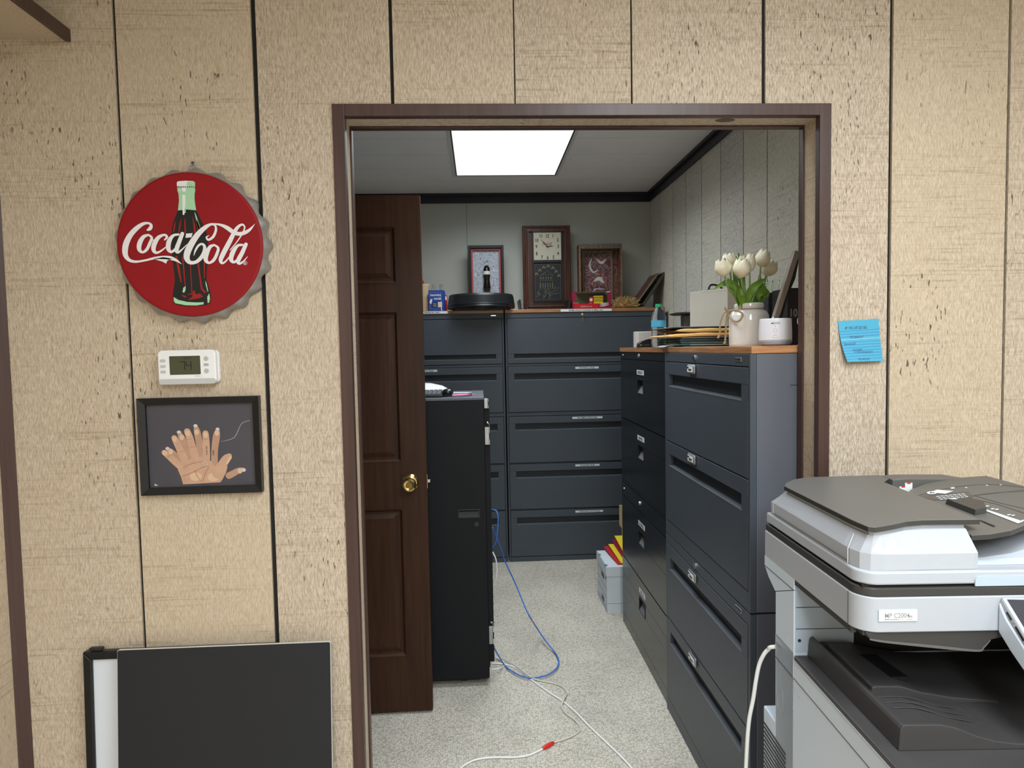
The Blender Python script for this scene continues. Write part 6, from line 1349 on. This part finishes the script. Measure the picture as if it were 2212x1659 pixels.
# aroma diffuser
yd = 0.27; dx_ = (cx2(1641.5, yd)+cx2(1708, yd))/2; dr = (cx2(1708, yd)-cx2(1641.5, yd))/2; dh = cz2(688.5, yd, 1675)-C0
t = thing('diffuser', 'small round white tabletop diffuser with a button, in front of the vase near the opening', 'diffuser', (dx_, yd, C0), -0.42); 
m = MB(); m.lathe([(1e-5, 0.0), (dr*0.80, 0.0), (dr*0.93, 0.004), (dr, 0.012), (dr, 0.0155)], 'prn_white', I4, 48); m.build('base', t)
m = MB(); m.lathe([(dr*0.992, 0.0160), (dr*0.992, dh*0.5), (dr*0.955, dh*0.95), (dr*0.93, dh), (dr*0.85, dh), (dr*0.82, dh-0.003), (1e-5, dh-0.003)], 'diffuser_white', I4, 48); m.build('shell', t)
def cyl_dec(mb, pts, mat, R_, th=0.0008):
    q = smooth_path(pts, 4); mb.tube([((R_)*math.sin(x_/R_), -(R_)*math.cos(x_/R_), z_) for x_, z_ in q], th, mat, n=5, sm=1)
m = MB(); R_ = dr*0.975
cyl_dec(m, [(-0.010, dh*0.84), (0.010, dh*0.84), (0.010, dh*0.80), (-0.010, dh*0.80), (-0.010, dh*0.84)], 'ink_gray', R_, 0.0006); cyl_dec(m, [(-0.010, dh*0.82), (-0.005, dh*0.82)], 'ink_gray', R_, 0.0013)
cyl_dec(m, [(0.005*math.cos(g), dh*0.55+0.005*math.sin(g)) for g in [2*PI*i/12 for i in range(13)]], 'button', R_+0.0006, 0.0005); cyl_dec(m, [(-0.001, dh*0.70), (0.001, dh*0.70)], 'ink_gray', R_, 0.0010)
cyl_dec(m, [(-0.0045, dh*0.38), (0.0045, dh*0.38)], 'ink_gray', R_+0.0006, 0.0005); cyl_dec(m, [(-0.007, dh*0.33), (-0.003, dh*0.28), (0.004, dh*0.28), (0.007, dh*0.33)], 'ink_gray', R_+0.0006, 0.0004); m.build('front_marking', t)
m = MB(); m.lathe([(0.0018, 0), (0.0026, 0.003), (0.002, 0.006), (0.0005, 0.0085), (1e-5, 0.009)], 'diffuser_white', T(-0.006, -0.006, dh-0.003), 12); m.build('nozzle', t)
# leaning plank-edged picture, clear bottle carton etc behind the vase
yl = 0.20; A_ = P(1671, 690, y=yl+0.16); Bt = P(1718, 541, y=yl+0.16)
pw = cx2(1689, yl+0.16)-cx2(1671, yl+0.16)
t = thing('wooden_plank', 'weathered grey-brown wooden plank leaning to the right behind the diffuser', 'plank', (A_.x, yl+0.16, C0)); 
b0 = Vector((A_.x-(Bt.x-A_.x)*0.38, 0, C0+0.0)); an = math.atan2(Bt.z-A_.z, Bt.x-A_.x)
Xl = RY(-an); L_ = (Bt.z-C0)/math.sin(an); off = (C0-A_.z)/math.tan(an)
m = MB(); m.box((0.016/math.tan(an)*0.9+0.001, 0, -0.016), (L_, 0.020, 0.0), 'weathered', 0.0012, T(off, 0, 0.001) @ Xl); m.build('edge_board', t)
m = MB(); m.prism([(0.04, -0.0165), (0.10, -0.024), (0.17, -0.022), (0.22, -0.027), (0.27, -0.021), (L_-0.012, -0.020), (L_-0.006, -0.0165)], 0.001, 0.018, 'ink', 'y', T(off, 0, 0.001) @ Xl); m.build('dark_underside', t)
yc2 = 0.92; zt5 = cz2(577, yc2, 1680)
m = MB(); xa, xb_ = cx2(1640, yc2), BXR-0.02
m.box((xa, yc2, C0), (xb_, yc2+0.004, zt5-0.006), 'glass'); topthing(m, 'acrylic_sheet', 'clear plastic sheet standing behind the vase and bottles', 'plastic sheet')
yc3 = 0.66
t = thing('bottle_carton', 'slate-coloured bottle carton with a white 10, right behind the vase', 'carton', (cx2(1660, yc3), yc3, C0)); w_ = cx2(1692, yc3)-cx2(1657, yc3); h_ = cz2(632, yc3, 1675)-C0
m = MB(); m.box((0, 0, 0), (w_, 0.11, h_), 'navy', 0.001); m.build('carton', t)
m = MB(); m.text('10', 0.034, 'ink_gray', T(w_*0.55, -0.0006, h_*0.42), bold=0.0012, sx=0.8); m.build('printed_number', t)
for i, px in enumerate((1651, 1662, 1677)):
    m = MB(); yq = yc3+0.145+0.055*(i % 2); xx_ = cx2(px, yq); ht = cz2(604+(i % 2)*2, yq, px)-C0
    m.lathe([(1e-5, 0.0), (0.023, 0), (0.024, 0.01), (0.021, 0.05), (0.024, 0.09), (0.020, ht*0.68), (0.012, ht*0.82), (0.0105, ht*0.95), (0.0125, ht*0.96), (0.0125, ht), (0.009, ht)], 'glass', T(xx_, yq, C0), 20)
    topthing(m, 'glass_bottle', ['clear glass bottle behind the slate carton, nearest the vase', 'clear glass bottle behind the slate carton, middle one', 'clear glass bottle behind the slate carton, nearest the leaning panel'][i], 'bottle', 'clear bottles behind the carton')
yc4 = 0.42
t = thing('bottle_carton', 'black bottle carton with a white numeral, behind the leaning panel by the opening', 'carton', (cx2(1693, yc4), yc4, C0)); w_ = 0.11; h_ = cz2(622, yc4, 1710)-C0
m = MB(); m.box((0.012, 0, 0), (w_, 0.11, h_), 'black_matte', 0.001); m.build('carton', t)
m = MB(); m.text('10', 0.034, 'ink_gray', T(0.030, -0.0006, h_*0.50), bold=0.0012, sx=0.8); m.ribbon([(0.018, h_*0.5, 0.001), (0.018, h_*0.1, 0.001)], 'ink_gray', y=-0.0005, n=1); m.ribbon([(0.026, h_*0.5, 0.001), (0.026, h_*0.1, 0.001)], 'ink_gray', y=-0.0005, n=1); m.build('printed_number', t)
yg = 0.155
m = MB(); gx_ = cx2(1732, yg); gr_ = 0.0135; m.ball((gx_, yg, cz2(693, yg, 1728)), gr_, 'chrome', n=20, sc=(0.9, 0.9, 1.15)); m.lathe([(1e-5, C0), (0.011, C0), (0.009, C0+0.004), (0.003, C0+0.008), (0.003, cz2(693, yg, 1728)-gr_)], 'chrome', T(gx_, yg, 0), 16)
topthing(m, 'chrome_ornament', 'small shiny ball ornament half hidden by the right side of the opening', 'ornament')
# folders and envelopes
ys = 0.83; xs0 = cx2(1476, ys); sw = 0.235; sd = 0.31
z_ = C0
lay = [('green_folder', 'green_edge', 0.0075, 'lowest dark green hanging folder in the counter-top pile'), ('green_folder', 'green_edge', 0.0082, 'second dark green folder from the bottom of the pile'), ('green_folder', 'green_edge', 0.0082, 'third dark green folder from the bottom of the pile'), ('green_folder', 'green_edge', 0.0082, 'uppermost dark green folder, under the grey one'), ('grey_folder', 'grey_folder', 0.005, 'pale grey folder between green folders and brown envelopes')]
for i, (m1, m2, hh, lb) in enumerate(lay):
    m = MB(); dx = -0.010+rnd.uniform(0, 0.016); dyy = rnd.uniform(0, 0.012)
    m.box((0, 0.004, 0), (sw, sd, hh-0.0016), m1, 0.0006, T(xs0+dx, ys+dyy, z_)); m.box((-0.002, 0.0, 0), (sw, 0.006, 0.0012), m2, 0, T(xs0+dx, ys+dyy, z_)); m.box((-0.004, 0.004, 0.0004), (0.0, sd, 0.0014), m2, 0, T(xs0+dx, ys+dyy, z_))
    topthing(m, 'file_folder', lb, 'folder', 'folders in the counter-top pile'); z_ += hh
def puffy(z0_, hh, name, lb, mat, dx, sl=0.0, d2=0.0):
    G1, G2 = 16, 10; m = MB(); top, bot = [], []
    for j in range(G2+1):
        for i in range(G1+1):
            u, v = i/G1, j/G2; e = (min(u, 1-u)*6); e = min(1, e)**0.6*(0.8+0.2*min(1, min(v, 1-v)*8))
            w1 = 0.0012*math.sin(u*17+v*5)+0.001*math.sin(v*13); x = xs0+dx+u*(sw+0.02-dx); yq = ys+d2+v*sd*0.98; s_ = -sl*max(0, 0.35-u)
            top.append((x, yq, z0_+hh*(0.45+0.55*e)+w1*e+s_)); bot.append((x, yq, z0_+hh*0.45*(1-e)+s_+0.0002))
    n = len(top); f = []
    for j in range(G2):
        for i in range(G1):
            a_ = j*(G1+1)+i; f.append((a_, a_+1, a_+G1+2, a_+G1+1)); f.append((n+a_, n+a_+G1+1, n+a_+G1+2, n+a_+1))
    for i in range(G1): f.append((n+i, n+i+1, i+1, i)); a_ = G2*(G1+1)+i; f.append((a_, a_+1, n+a_+1, n+a_))
    for j in range(G2): a_ = j*(G1+1); b_ = (j+1)*(G1+1); f.append((a_, b_, n+b_, n+a_)); f.append((a_+G1, n+a_+G1, n+b_+G1, b_+G1))
    m.add(top+bot, f, mat, I4, True); topthing(m, name, lb, 'envelope', 'brown envelopes in the counter-top pile')
puffy(z_+0.0005, 0.0150, 'padded_envelope', 'lower brown padded envelope in the counter-top pile', 'kraft', -0.060, 0.012); z_ += 0.0163
puffy(z_+0.0005, 0.0150, 'padded_envelope', 'upper brown padded envelope, crumpled, in the counter-top pile', 'kraft', -0.026); z_ += 0.0163
m = MB(); m.box((-0.045, 0, 0), (sw, sd*0.95, 0.0025), 'navy', 0.001, T(xs0, ys+0.01, z_+0.0006)); topthing(m, 'file_folder', 'dark navy folder on top of the brown envelopes', 'folder', 'folders in the counter-top pile'); z_ += 0.0035
m = MB(); m.box((-0.030, 0.01, 0), (sw*0.9, sd*0.9, 0.0022), 'grey_folder', 0.0006, T(xs0, ys+0.01, z_+0.0006)); topthing(m, 'file_folder', 'grey folder lying topmost on the pile', 'folder', 'folders in the counter-top pile')
# papers sticking out at the left of the pile
m = MB(); m.box((0, 0, 0), (0.07, 0.10, 0.0012), 'label_white', 0, T(xs0-0.058, ys+0.06, C0) @ RY(math.radians(-14))); topthing(m, 'loose_paper', 'white sheet poking out of the left of the folder pile', 'paper')
m = MB(); m.box((0, 0, 0), (0.06, 0.12, 0.0012), 'green_edge', 0, T(xs0-0.040, ys+0.02, C0) @ RY(math.radians(-20))); topthing(m, 'loose_paper', 'teal folder flap poking out of the left of the pile', 'paper')
# water bottle
yw = 1.26; wx = (cx2(1407, yw)+cx2(1439, yw))/2; wr = (cx2(1439, yw)-cx2(1407, yw))/2; wh = cz2(657, yw, 1423)-C1
t = thing('water_bottle', 'clear plastic water bottle with green cap and blue label on the counter top', 'bottle', (wx, yw, C1))
m = MB(); pr_ = [(1e-5, 0.006), (wr*0.6, 0.0), (wr*0.92, 0.004), (wr, 0.016)]
for i in range(4): zz_ = 0.016+wh*0.085*(i+1); pr_ += [(wr, zz_-0.006), (wr*0.93, zz_-0.003), (wr, zz_)]
pr_ += [(wr*0.96, wh*0.46), (wr*0.96, wh*0.62), (wr, wh*0.63), (wr, wh*0.66), (wr*0.9, wh*0.74), (wr*0.62, wh*0.86), (wr*0.36, wh*0.915), (wr*0.34, wh*0.93)]
m.lathe(pr_, 'pet', I4, 32); m.build('body', t)
m = MB(); m.lathe([(wr*0.985, wh*0.47), (wr*0.99, wh*0.48), (wr*0.99, wh*0.61), (wr*0.985, wh*0.62)], 'bottle_label', I4, 32); m.build('label_wrap', t)
m = MB(); m.lathe([(wr*0.40, wh*0.925), (wr*0.44, wh*0.93), (wr*0.44, wh*0.995), (wr*0.42, wh), (1e-5, wh)], 'green_cap', I4, 24); m.build('cap', t)
# small white case, remote with cord
ye = 1.50; xa = cx2(1373, ye); h_ = cz2(716, ye, 1390)-C1
t = thing('small_case', 'small off-white plastic case standing behind the water bottle', 'box', (xa, ye, C1)); m = MB(); m.box((0, 0, 0), (0.088, 0.05, h_), 'offwhite', 0.004); m.build('case', t)
m = MB(); m.box((0.0, -0.002, 0.002), (0.016, -0.0003, h_-0.002), 'white_plastic', 0.0005); m.build('edge_strip', t)
yr = 1.38
t = thing('power_adapter', 'black power adapter with its cord looped in front of the small case', 'adapter', (cx2(1378, yr), yr, C1)); m = MB(); m.prism([(0, 0), (0.002, 0.018), (0.014, 0.028), (0.045, 0.036), (0.070, 0.036), (0.072, 0)], 0, 0.035, 'black_plastic', bev=0.002); m.build('housing', t)
m = MB(); m.text('AT', 0.009, 'label_white', T(0.013, -0.0003, 0.008)); 
for i in range(3): m.box((0.030+0.009*i, -0.0005, 0.010), (0.034+0.009*i, 0.0, 0.013), 'ink_gray')
m.build('printed_mark', t)
m = MB(); m.tube([(0.060, -0.004, 0.038), (0.035, -0.006, 0.034), (0.010, -0.006, 0.022), (-0.006, -0.006, 0.006), (0.004, -0.006, 0.0025), (0.05, -0.008, 0.0025), (0.075, -0.008, 0.003)], 0.0017, 'black_plastic', n=6, sm=5); m.build('cord', t)
# beige carton and the dark round-topped bin behind the folders
yb2 = 1.30; xa, xb_ = cx2(1490.5, yb2), cx2(1572, yb2); h_ = cz2(628, yb2, 1530)-C1
pa, pb = P(1490.5, 700, y=2.99-1.62), P(1572, 700, y=2.85-1.62); bw = math.hypot(pb.x-pa.x, pb.y-pa.y)
t = thing('cardboard_box', 'large plain beige carton standing on the counter top behind the folder pile', 'box', (pa.x, pa.y, C1), math.atan2(pb.y-pa.y, pb.x-pa.x)); 
m = MB(); m.box((0, 0, 0), (bw, 0.15, h_), 'beige_box', 0.002); m.build('carton', t)
m = MB(); m.box((0.03, -0.0004, h_*0.32), (0.031, 0, h_*0.33), 'ink'); m.box((0.055, -0.0005, h_-0.006), (bw, 0.09, h_+0.004), 'beige_box', 0.001); m.build('flap', t)
m = MB(); zz_ = C1+h_+0.0046; yb2 = 1.28; xq = cx2(1552, yb2); m.tube([(xq-0.03, yb2+0.04, zz_+0.004), (xq-0.02, yb2+0.04, zz_+0.022), (xq+0.01, yb2+0.05, zz_+0.022), (xq+0.03, yb2+0.05, zz_+0.012), (xq+0.035, yb2+0.05, zz_+0.003)], 0.0045, 'black_plastic', n=8, sm=5); m.box((xq-0.035, yb2+0.03, zz_), (xq+0.038, yb2+0.08, zz_+0.003), 'black_plastic'); topthing(m, 'black_clip', 'black curved object lying on top of the beige carton', 'clip')
yx = 1.62
t = thing('desk_fan_base', 'grey stand with dark disc top, left of the beige carton', 'stand', (cx2(1484, yx), yx, C1)); zd = cz2(681, yx, 1470)-C1
t.name = 'disc_stand'
m = MB(); m.box((-0.014, 0.0, 0), (0.05, 0.06, zd-0.001), 'charcoal_side', 0.003); m.build('column', t)
m = MB(); m.lathe([(1e-5, zd), (0.060, zd), (0.074, zd+0.004), (0.078, zd+0.008), (0.05, zd+0.015), (1e-5, zd+0.017)], 'black_plastic', T(0.0, 0.03, 0), 36); m.build('disc', t)

# ================================================================== storage boxes on the floor
yb3 = P(1311, 1327, z=0).y; xbl = P(1311, 1300, y=yb3).x
zb = lambda py: P(1330, py, y=yb3).z
Wd = 0.32; Dp = P(1288.5, 1187, z=zb(1222)).y-yb3
def storage_box(label, z0_, z1_, zl, lid):
    t = thing('storage_box', label, 'storage box', (xbl, yb3, z0_), group='white cardboard record boxes'); h_ = z1_-z0_
    m = MB(); m.box((0.002, 0.002, 0), (Wd-0.002, Dp-0.002, h_-0.001), 'box_white', 0.001)
    m.box((-0.0003+0.002, Dp*0.3, h_*0.52), (0.0021, Dp*0.56, h_*0.52+0.028), 'black_recess'); m.build('body', t)
    m = MB()
    for f_ in (0.15, 0.38): m.box((0.0012, 0.004, h_*f_), (0.0019, Dp-0.004, h_*f_+0.0015), 'box_line')
    m.box((0.0010, 0.03, h_*0.62), (0.0018, 0.06, h_*0.67), 'box_line'); m.build('printed_line', t)
    if lid:
        m = MB(); m.box((-0.002, -0.002, h_-0.048), (Wd+0.002, 0.0015, h_+0.003), 'box_white', 0.0006); m.box((-0.002, Dp-0.0015, h_-0.048), (Wd+0.002, Dp+0.002, h_+0.003), 'box_white'); m.box((-0.002, 0.0015, h_-0.048), (0.0015, Dp-0.0015, h_+0.003), 'box_white'); m.box((Wd-0.0015, 0.0015, h_-0.048), (Wd+0.002, Dp-0.0015, h_+0.003), 'box_white'); m.box((-0.001, -0.001, h_), (Wd, Dp, h_+0.003), 'box_white', 0.0006)
        m.box((-0.0022, 0.02, h_-0.004), (0.012, 0.05, h_+0.0038), 'box_line'); m.box((-0.0022, Dp-0.09, h_-0.004), (0.010, Dp-0.06, h_+0.0038), 'box_line'); m.build('lid', t)
    return t
zmid2 = zb(1304)
storage_box('white cardboard record box on the floor, lower of the stack beside the black cabinets', 0.0, zmid2-0.001, None, False)
storage_box('lidded white record box, upper of the stack beside the black cabinets', zmid2, zb(1226), None, True)
BT = zb(1226)+0.0035
def card(px, py, wd, ht, dy, mat, lb, lean_, name='file_card'):
    p = P(px, py, y=yb3+dy); m = MB(); m.box((0, 0, 0), (wd, 0.002, ht), mat, 0, T(p.x, p.y, BT) @ RX(math.radians(lean_))); topthing(m, name, lb, 'folder', 'coloured folders on the storage box')
pB = lambda px, dy: P(px, 1222, y=yb3+dy).x
def slabcard(x0, x1, y0_, y1_, z0_, z1_, m_, lb, sk=0.0):
    m = MB(); m.add([(x0, y0_, z0_), (x1, y0_, z0_), (x1+sk, y1_, z1_), (x0+sk, y1_, z1_), (x0, y0_, z0_+0.003), (x1, y0_, z0_+0.003), (x1+sk, y1_, z1_+0.003), (x0+sk, y1_, z1_+0.003)], [(0, 3, 2, 1), (4, 5, 6, 7), (0, 1, 5, 4), (1, 2, 6, 5), (2, 3, 7, 6), (3, 0, 4, 7)], m_); topthing(m, 'file_folder', lb, 'folder', 'coloured folders on the storage box')
xk = pB(1335, 0.02)
slabcard(xk, xk+0.20, yb3+0.03, yb3+0.30, BT, BT+0.02, 'red_card', 'red folder lying lowest on the lidded record box', -0.025)
slabcard(xk+0.02, xk+0.18, yb3+0.035, yb3+0.29, BT+0.006, BT+0.035, 'yellow', 'yellow folder on the record box, over the red one', -0.02)
slabcard(xk+0.045, xk+0.19, yb3+0.05, yb3+0.31, BT+0.012, BT+0.055, 'crimson', 'dark red folder between the two yellow ones on the record box', -0.02)
slabcard(xk+0.055, xk+0.125, yb3+0.10, yb3+0.32, BT+0.030, BT+0.075, 'yellow', 'upper yellow folder leaning up on the record box', -0.012)
slabcard(xk+0.13, xk+0.21, yb3+0.09, yb3+0.33, BT+0.030, BT+0.080, 'cream_card', 'cream folder topmost on the record box', -0.012)
yt = yb3+Dp+0.02; xt = P(1339, 1150, y=yt).x; z1 = P(1340, 1092, y=yt).z
m = MB(); zq = P(1340, 1142, y=yt).z; m.prism([(xt, z1), (xt, zq+0.02), (xt+0.014, zq), (xt+0.014, 0.0), (xt+0.20, 0.0), (xt+0.20, z1)], yt, yt+0.012, 'manila'); topthing(m, 'cardboard_sheet', 'tall tan cardboard sheet standing behind the record boxes', 'cardboard')

# ================================================================== cords
def cord(name, label, pts, r, mat, cat='cable', extra=None):
    m = MB(); m.tube(pts, r, mat, n=8, sm=7); 
    o = m.build(name, label=label, category=cat); return o
F = lambda px, py, h=0.0: P(px, py, z=h)
yy0 = RY0+0.05
r_ = 0.0034
hang = lambda px, py, d: P(px, py, y=yy0+d)
cord('network_cable', 'blue network cable looping from the rack down over the carpet', [hang(1062, 1386, 0.02), hang(1072, 1408, 0.0)] + [F(1088, 1434, r_+0.01)] + [F(*q, r_+0.007) for q in ((1100, 1446), (1125, 1460), (1150, 1464.5), (1180, 1459), (1200, 1446), (1207, 1432), (1204, 1418), (1196, 1406))] + [F(1180, 1386, 0.03), F(1162, 1360, 0.06), hang(1145, 1333, 0.15), hang(1132, 1306, 0.2), hang(1113, 1260, 0.25), hang(1100, 1232, 0.25), hang(1090, 1210, 0.25), hang(1082, 1185, 0.22), hang(1074, 1165, 0.2), hang(1064, 1140, 0.15)], r_, 'cord_blue')
cord('network_cable', 'short blue cable curling out of the rack side above the loop', [hang(1062, 1101, 0.08), hang(1072, 1104, 0.06), hang(1076, 1120, 0.05), hang(1074, 1150, 0.05), hang(1071, 1170, 0.06), hang(1064, 1182, 0.08)], r_, 'cord_blue')
cord('white_cable', 'white cord bulging out of the rack side below the blue cables', [hang(1064, 1192, 0.06), hang(1071, 1208, 0.05), hang(1073.5, 1230, 0.05), hang(1071, 1252, 0.05), hang(1065, 1264, 0.06)], 0.003, 'cord_white')
cord('white_cable', 'long straight white cord running from the rack to the front of the carpet', [F(1062, 1433, 0.004), F(1083, 1434, 0.004), F(1108, 1440, 0.004), F(1125, 1451, 0.004), F(1150, 1470, 0.004), F(1185, 1495, 0.004), F(1216, 1515, 0.004), F(1245, 1540, 0.004), F(1268, 1564, 0.004), F(1295, 1590, 0.004), F(1335, 1628, 0.004), F(1366, 1661, 0.004), F(1420, 1730, 0.004)], 0.0038, 'cord_white')
t = thing('spliced_cord', 'beige cord with a red-taped splice wriggling across the carpet', 'cable', tuple(F(1182, 1610, 0.0)))
pts = [F(1072, 1420, 0.011), F(1090, 1424, 0.012), F(1112, 1437, 0.012), F(1145, 1462, 0.011), F(1165, 1470, 0.004), F(1195, 1476, 0.004), F(1212, 1482, 0.004), F(1223, 1492, 0.004), F(1224, 1500, 0.006), F(1217, 1512, 0.0125), F(1213, 1527, 0.004), F(1222, 1541, 0.004), F(1242, 1556, 0.004), F(1253, 1572, 0.004), F(1246, 1584, 0.004), F(1222, 1596, 0.004), F(1193, 1605, 0.004)]
m = MB(); m.tube(pts, 0.0032, 'cord_beige', n=8, sm=7); m.build('beige_lead', t, world=True)
m = MB(); m.tube([F(1176, 1616, 0.004), F(1160, 1624, 0.004), F(1140, 1632, 0.004), F(1110, 1636, 0.004), F(1075, 1636, 0.004), F(1045, 1638, 0.004), F(1020, 1644, 0.004), F(995, 1660, 0.004), F(960, 1700, 0.004)], 0.0036, 'cord_white', n=8, sm=7); m.build('white_lead', t, world=True)
m = MB(); A_, B_ = F(1172, 1617, 0.006), F(1196, 1604, 0.006); m.tube([A_, A_.lerp(B_, 0.3), A_.lerp(B_, 0.7), B_], lambda v: 0.0052+0.003*math.sin(v*PI), 'red_tape', n=10, sm=4); m.build('red_splice', t, world=True)
cord('white_cable', 'small white cord loop on the carpet at the foot of the rack', [F(1062, 1446, 0.003), F(1076, 1445, 0.003), F(1087, 1440, 0.003), F(1089, 1433, 0.003+0.008), F(1082, 1425, 0.012), F(1070, 1419, 0.012)], 0.003, 'cord_white')
copier_root = [o for o in col.objects if o.name == 'copier'][0]
m = MB(); m.tube([CM @ Vector((0.10, 0.3655, 0.765)), P(1674, 1397, y=-0.185), P(1660, 1403, y=-0.17), P(1650, 1414, y=-0.165), P(1640, 1436, y=-0.16), P(1633, 1470, y=-0.16), P(1627, 1510, y=-0.16), P(1619, 1550, y=-0.16), P(1615, 1590, y=-0.16), P(1613, 1625, y=-0.16), P(1611, 1665, y=-0.16), P(1605, 1760, y=-0.16), Vector((0.565, -0.16, 0.15)), Vector((0.57, -0.155, 0.02)), Vector((0.60, -0.14, 0.006))], 0.0045, 'cord_white', n=8, sm=7); m.build('power_cord', copier_root, world=True)
# tiny bits on the carpet
m = MB(); q = F(1397, 1616, 0.0); m.box((q.x-0.004, q.y-0.002, 0.0), (q.x+0.004, q.y+0.002, 0.003), 'label_white'); topthing(m, 'paper_scrap', 'tiny white scrap on the carpet near the cabinets', 'scrap')
